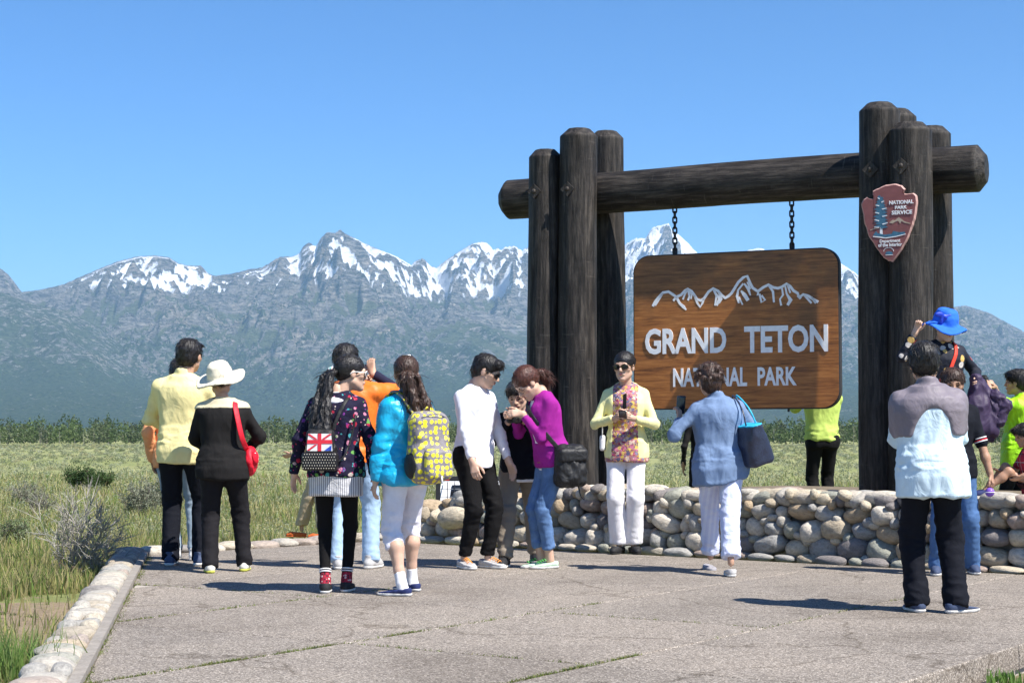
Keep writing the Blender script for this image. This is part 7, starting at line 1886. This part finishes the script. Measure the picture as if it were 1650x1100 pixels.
# yellow heart backpack
p = PEOPLE['turq']; b = p.T(0.02, -0.20, -0.10); r, b0 = bag("grey backpack printed all over with yellow hearts", "backpack", "backpack", p, b)
soft("bag_body", lambda F: (F.box(b + np.array([0, -0.03, 0.235]), (0.145, 0.085, 0.235), 0.08, 0.02), F.ell(b + np.array([0, -0.06, 0.14]), (0.15, 0.10, 0.13), 0.04)), b - 0.25, b + 0.55, 0.009, YDOT, r, b0, 0.007, (9, 9, 9))
soft("front_pocket", lambda F: F.box(b + np.array([0, -0.145, 0.125]), (0.105, 0.04, 0.10), 0.038, 0.01), b - 0.3, b + 0.4, 0.009, YDOT, r, b0, 0.004)
for sd in (-1, 1):
    soft("side_pocket", lambda F: F.ell(b + np.array([sd * 0.135, -0.03, 0.12]), (0.03, 0.07, 0.09), 0.01), b - 0.3, b + 0.4, 0.009, BLKN if sd < 0 else YDOT, r, b0)
    tube([b + np.array([sd * 0.07, 0.01, 0.45]), p.T(sd * 0.085, -0.09, 0.475), p.T(sd * 0.09, 0.02, 0.505), p.T(sd * 0.095, 0.12, 0.42)], 0.01, YDOT, "strap", r, b0, (0.024, 0.008, (0, -1, 0.8)))
tube([b + np.array([-0.10, -0.10, 0.43]), b + np.array([0, -0.125, 0.455]), b + np.array([0.10, -0.10, 0.43])], 0.004, simple_mat("zip_grey", (0.15, 0.14, 0.15), 0.5), "zip", r, b0)
tube([b + np.array([0.0, -0.188, 0.05]), b + np.array([0.0, -0.19, 0.0])], 0.006, WSOCK, "zip_tag", r, b0); tube([b + np.array([-0.03, 0.0, 0.46]), b + np.array([0, -0.02, 0.50]), b + np.array([0.03, 0.0, 0.46])], 0.008, YDOT, "handle", r, b0)

# black bag of the magenta cardigan woman
p = PEOPLE['purple']; b = p.T(-0.19, 0.03, -0.24); r, b0 = bag("black nylon bag hanging at the hip of the magenta cardigan woman", "bag", "shoulder_bag", p, b)
soft("bag_body", lambda F: (F.box(b + np.array([-0.01, -0.04, 0.17]), (0.075, 0.125, 0.165), 0.06, 0.02), F.ell(b + np.array([-0.05, -0.05, 0.12]), (0.06, 0.10, 0.10), 0.03)), b - 0.25, b + 0.4, 0.009, BLKN, r, b0, 0.010, (12, 12, 9))
soft("flap", lambda F: F.box(b + np.array([-0.05, -0.04, 0.255]), (0.055, 0.12, 0.055), 0.03, 0.01), b - 0.25, b + 0.4, 0.009, BLKN, r, b0, 0.005)
tube([b + np.array([0.0, 0.05, 0.30]), p.T(-0.16, 0.08, 0.2), p.T(-0.08, 0.135, 0.36), p.T(0.05, 0.10, 0.46), p.T(0.11, 0.0, 0.49)], 0.01, BLKN, "strap", r, b0, (0.018, 0.003, lambda q: (q - p.T(0, 0, 0.25)) * np.array([1, 1, 0.5])))
tube([b + np.array([-0.02, -0.10, 0.04]), b + np.array([-0.03, -0.12, -0.06]), b + np.array([-0.03, -0.15, -0.09])], 0.006, BLKN, "loose_strap", r, b0)

# white purse, phones, cameras, tote
p = PEOPLE['cardigan']; b = p.T(0.205, 0.03, -0.035); r, b0 = bag("small white purse at the side of the flowered blouse woman", "purse", "purse", p, b)
soft("purse_body", lambda F: F.box(b + np.array([0, 0, 0.065]), (0.025, 0.062, 0.07), 0.02, 0.01), b - 0.15, b + 0.2, 0.007, WHITEBAG, r, b0)
tube([b + np.array([0, 0.05, 0.13]), b + np.array([-0.005, 0.03, 0.3]), p.T(0.15, -0.02, 0.46), p.T(0.09, -0.04, 0.535)], 0.005, WHITEBAG, "strap", r, b0)
def phone(p, c, M, label):
    root = empty("phone", tuple(p.world(c)), p.yaw); tag(root, label, "phone")
    def part(nm, cc, half, rad, m): F = Field(-0.12 * np.ones(3), 0.12 * np.ones(3), 0.005); F.box(M @ np.array(cc), half, rad, 0.0, M); obj_vf(nm, *F.mesh(), m, root)
    part("case", (0, 0, 0), (0.036, 0.006, 0.072), 0.005, PHONE); part("screen", (0, 0.0055, 0), (0.032, 0.0025, 0.066), 0.002, DARK)
phone(p, (p.wr[0] + p.wr[1]) / 2 + np.array([0, 0.085, 0.02]), rotm(R(58), 0, R(180)), "dark phone in the hands of the flowered blouse woman")
p = PEOPLE['denim']; phone(p, p.wr[0] + np.array([0.02, 0.045, 0.115]), rotm(0, R(-4), R(180)), "dark phone held up by the chambray shirt woman")
b = p.T(0.255, -0.07, -0.03); r, b0 = bag("large navy leather tote with cyan edging on the chambray woman's shoulder", "tote bag", "tote_bag", p, b)
Mt = rotm(R(0), R(-16), R(18))
def tb(F):
    F.loft(b, Mt, [(0, 0.10, 0.15, 0), (0.02, 0.115, 0.16, 0), (0.2, 0.095, 0.175, 0), (0.31, 0.055, 0.185, 0)], 0.01, 4.0)
soft("tote_body", tb, b - 0.35, b + 0.5, 0.009, TOTE, r, b0, 0.005, (6, 6, 6))
F = Field(b - 0.35, b + 0.5, 0.008); F.loft(b, Mt, [(0.303, 0.062, 0.187, 0), (0.317, 0.060, 0.187, 0)], 0.005, 4.0); obj_vf("cyan_edging", *F.mesh(), CYAN, r, b0)
for sd in (-1, 1):
    q0 = b + Mt @ np.array([sd * 0.045, -0.09, 0.31]); q1 = b + Mt @ np.array([sd * 0.045, 0.09, 0.31]); tp = p.T(0.145 + sd * 0.014, -0.012, 0.505)
    tube([q0, q0 * 0.45 + tp * 0.55 + np.array([0.012, -0.055, 0.0]), tp, q1 * 0.45 + tp * 0.55 + np.array([0.012, 0.055, 0.0]), q1], 0.0065, TOTE if sd < 0 else CYAN, "handle", r, b0)
def camera_thing(p, c, M, label, body=(0.062, 0.03, 0.042), strap=None):
    root = empty("camera", tuple(p.world(c)), p.yaw); tag(root, label, "camera")
    def fld(fn, nm, m, h=0.005): F = Field(-0.13 * np.ones(3), 0.13 * np.ones(3), h); fn(F); obj_vf(nm, *F.mesh(), m, root)
    fld(lambda F: (F.box(M @ np.array([0, 0, 0]), body, 0.012, 0.005, M), F.box(M @ np.array([0, 0, 0.045]), (0.022, 0.022, 0.014), 0.006, 0.008, M)), "camera_body", BLACK_R)
    fld(lambda F: F.cone(M @ np.array([0, 0.025, -0.004]), M @ np.array([0, 0.072, -0.004]), 0.032, 0.030, 0.0).cut(M @ np.array([0, 0.076, 0]), M[:, 1]), "lens_barrel", BLACK_R); fld(lambda F: F.ell(M @ np.array([0, 0.074, -0.004]), (0.024, 0.006, 0.024), 0.0, M), "lens_glass", DARK); fld(lambda F: F.cone(M @ np.array([0.04, 0, 0.042]), M @ np.array([0.04, 0, 0.05]), 0.009, 0.009, 0.0), "dial", STEEL, 0.004)
p = PEOPLE['boy']; camera_thing(p, (p.wr[0] + p.wr[1]) / 2 + np.array([0.005, 0.10, 0.025]), rotm(R(-14), 0, R(18)), "black camera between the boy and the magenta cardigan woman")
p = PEOPLE['lime']; camera_thing(p, (p.wr[0] + p.wr[1]) / 2 + np.array([0.0, 0.07, 0.06]), rotm(0, 0, 0), "black camera raised by the lime jacket person")

# jacket over the arm, red strap bag and the ball
p = PEOPLE['bluehat']; c = p.wr[0]; b = c + np.array([-0.09, 0.03, -0.52]); r, b0 = bag("dark purple rain jacket slung over the blue hat woman's arm", "jacket", "rain_jacket", p, b)
def jk(F):
    F.cone(c + np.array([0.03, 0.03, 0.0]), c + np.array([0.02, 0.04, -0.22]), 0.05, 0.095, 0.03); F.cone(c + np.array([0.02, 0.04, -0.22]), c + np.array([0.01, 0.04, -0.40]), 0.10, 0.085, 0.03)
    F.cone(c + np.array([-0.01, 0.02, -0.04]), c + np.array([-0.15, 0.03, -0.20]), 0.04, 0.06, 0.03); F.cone(c + np.array([-0.15, 0.03, -0.20]), c + np.array([-0.09, 0.03, -0.40]), 0.06, 0.075, 0.04); F.cone(c + np.array([-0.08, 0.04, -0.38]), c + np.array([-0.09, 0.04, -0.49]), 0.04, 0.025, 0.03)
soft("folded_cloth", jk, c - 0.65, c + 0.2, 0.010, DPURP, r, b0, 0.017, (8, 8, 5)); soft("hanging_sleeve", lambda F: F.chain([c + np.array([-0.12, 0.06, -0.12]), c + np.array([-0.20, 0.06, -0.2]), c + np.array([-0.15, 0.07, -0.34])], [0.045, 0.06, 0.05], 0.03), c - 0.6, c + 0.25, 0.010, DPURP, r, b0, 0.010)
b = p.T(0.17, 0.06, -0.12); r, b0 = bag("red leather bag on a long strap across the flowered blouse", "bag", "crossbody_bag", p, b)
soft("bag_body", lambda F: F.box(b + np.array([0, 0, 0.08]), (0.04, 0.10, 0.08), 0.03, 0.01), b - 0.2, b + 0.3, 0.009, REDN, r, b0)
tube([b + np.array([-0.03, 0.06, 0.14]), p.T(0.03, 0.158, 0.12), p.T(-0.03, 0.155, 0.28), p.T(-0.075, 0.13, 0.385), p.T(-0.095, 0.04, 0.47), p.T(-0.09, -0.05, 0.45)], 0.01, cloth("coral_strap", (0.72, 0.06, 0.035), 0.5), "strap", r, b0, (0.015, 0.004, lambda q: (q - p.T(0, 0, 0.25)) * np.array([0.5, 1, 0.3])))
p = PEOPLE['polo']; c = p.wr[0] + np.array([0.01, 0.035, -0.135]); r, b0 = bag("small purple ball in the hand beside the pale blue jacket", "ball", "ball", p, c - np.array([0, 0, 0.035]))
soft("ball_shell", lambda F: F.ell(c, (0.035, 0.035, 0.035), 0.0), c - 0.06, c + 0.06, 0.006, simple_mat("purple_plastic", (0.22, 0.10, 0.50), 0.35), r, b0)
tube([c + np.array([0.036 * math.cos(a), 0.036 * math.sin(a), 0.0]) for a in np.linspace(0, 6.283, 17)], 0.003, WSOCK, "ball_seam", r, b0, seg=5)

# ---------------------------------------------------------------- pickup parked in the pull-out behind the wall
def build_truck():
    d = 25.5; x0 = (697 - 825) * d / FPX
    zt = CAM_H - (768 - HORIZON) * d / FPX
    root = empty("pickup_truck", (x0 + 0.85, d, zt - 1.92), 0); tag(root, "white pickup with a black steel rack parked below the stone wall", "pickup truck")
    wp = simple_mat("white_car_paint", (0.72, 0.72, 0.73), 0.3, 0.5, 0, 0.03); bk = simple_mat("black_rack_paint", (0.018, 0.018, 0.02), 0.5, 0.4); gl = simple_mat("car_glass", (0.012, 0.014, 0.018), 0.06, 0.6); rd = simple_mat("red_lamp", (0.55, 0.02, 0.02), 0.3, 0.5)
    def part(nm, lst, m, bev=0.03, par=None):
        bm = bmesh.new()
        for c, s_ in lst: box_bm(bm, c, s_, None, bev)
        return link(nm, bm_mesh(nm, bm, m, False), parent=par or root)
    cab = bmesh.new(); prof = [(0.95, 0.9), (1.0, 1.35), (1.22, 1.84), (2.35, 1.84), (2.95, 1.35), (3.95, 1.22), (4.05, 0.55), (0.95, 0.55)]
    a = [cab.verts.new((-0.86 + (0.10 if z > 1.5 else 0), y, z)) for y, z in prof]; b = [cab.verts.new((0.86 - (0.10 if z > 1.5 else 0), y, z)) for y, z in prof]
    cab.faces.new(a); cab.faces.new(b[::-1])
    for k in range(len(prof)): cab.faces.new((a[k], b[k], b[(k + 1) % len(prof)], a[(k + 1) % len(prof)]))
    bmesh.ops.bevel(cab, geom=cab.edges[:], offset=0.04, segments=2, affect='EDGES')
    link("cab", bm_mesh("cab", cab, wp), parent=root)
    bm = bmesh.new(); v = [bm.verts.new(q) for q in ((-0.66, 1.045, 1.37), (0.66, 1.045, 1.37), (0.6, 1.195, 1.76), (-0.6, 1.195, 1.76))]; bm.faces.new(v); e = bmesh.ops.extrude_face_region(bm, geom=bm.faces[:]); bmesh.ops.translate(bm, vec=(0, -0.03, 0.01), verts=[q for q in e["geom"] if isinstance(q, bmesh.types.BMVert)])
    link("rear_window", bm_mesh("rear_window", bm, gl), parent=root)
    for nm, c, s_ in (("bed_side", (-0.84, -0.2, 0.85), (0.09, 2.2, 0.5)), ("bed_side", (0.84, -0.2, 0.85), (0.09, 2.2, 0.5)), ("tailgate", (0, -1.3, 0.85), (1.6, 0.07, 0.5)), ("bed_floor", (0, -0.2, 0.6), (1.58, 2.1, 0.08)), ("bumper", (0, -1.42, 0.52), (1.7, 0.12, 0.16))): part(nm, [(c, s_)], wp if nm != "bumper" else STEEL)
    rk = part("rack_post", [((-0.80, 0.82, 1.40), (0.07, 0.06, 1.02))], bk, 0.008); part("rack_post", [((0.80, 0.82, 1.40), (0.07, 0.06, 1.02))], bk, 0.008); part("rack_top_bar", [((0, 0.82, 1.875), (1.53, 0.062, 0.075))], bk, 0.008)
    for k in range(13): part("rack_bar", [((-0.66 + 0.11 * k, 0.83, 1.42), (0.012, 0.012, 0.82))], STEEL if False else bk, 0.0)
    for k in range(6): part("rack_wire", [((0, 0.845, 1.12 + 0.12 * k), (1.52, 0.010, 0.010))], simple_mat("galvanised_wire", (0.35, 0.35, 0.36), 0.45, 0.5, 0.6) if k == 0 else bpy.data.materials["galvanised_wire"], 0.0)
    for sd in (-1, 1): part("rack_lamp", [((sd * 0.68, 0.775, 1.875), (0.10, 0.04, 0.05))], rd, 0.008)
    for sx in (-0.82, 0.82):
        for sy in (-0.55, 3.2):
            bm = bmesh.new(); bmesh.ops.create_cone(bm, cap_ends=True, segments=28, radius1=0.37, radius2=0.37, depth=0.24, matrix=Matrix.Translation((sx, sy, 0.37)) @ Matrix.Rotation(R(90), 4, 'Y')); bmesh.ops.bevel(bm, geom=[e for e in bm.edges if len(e.link_faces) == 2 and any(len(f.verts) > 10 for f in e.link_faces)], offset=0.03, segments=2, affect='EDGES'); w = link("tyre", bm_mesh("tyre", bm, BLACK_R), parent=root)
            bm = bmesh.new(); bmesh.ops.create_cone(bm, cap_ends=True, segments=20, radius1=0.22, radius2=0.20, depth=0.26, matrix=Matrix.Translation((sx, sy, 0.37)) @ Matrix.Rotation(R(90), 4, 'Y')); link("rim", bm_mesh("rim", bm, STEEL), parent=w)
build_truck()
# ---------------------------------------------------------------- mountain air
def build_haze():
    bm = bmesh.new()
    box_bm(bm, (0, 11000, 1125), (52000, 62000, 2270))
    o = link("haze", bm_mesh("haze", bm))
    m = bpy.data.materials.new("mountain_air"); m.use_nodes = True
    nt = m.node_tree; nt.nodes.clear()
    out = nt.nodes.new("ShaderNodeOutputMaterial"); pv = nt.nodes.new("ShaderNodeVolumePrincipled")
    pv.inputs["Color"].default_value = (0.43, 0.70, 1.0, 1)
    pv.inputs["Density"].default_value = HAZE_DENSITY
    pv.inputs["Anisotropy"].default_value = 0.1
    nt.links.new(pv.outputs[0], out.inputs["Volume"])
    o.data.materials.append(m)
    tag(o, "thin blue mountain haze in the air over the valley", "haze", kind="stuff")
HAZE_DENSITY = 3.7e-5
build_haze()
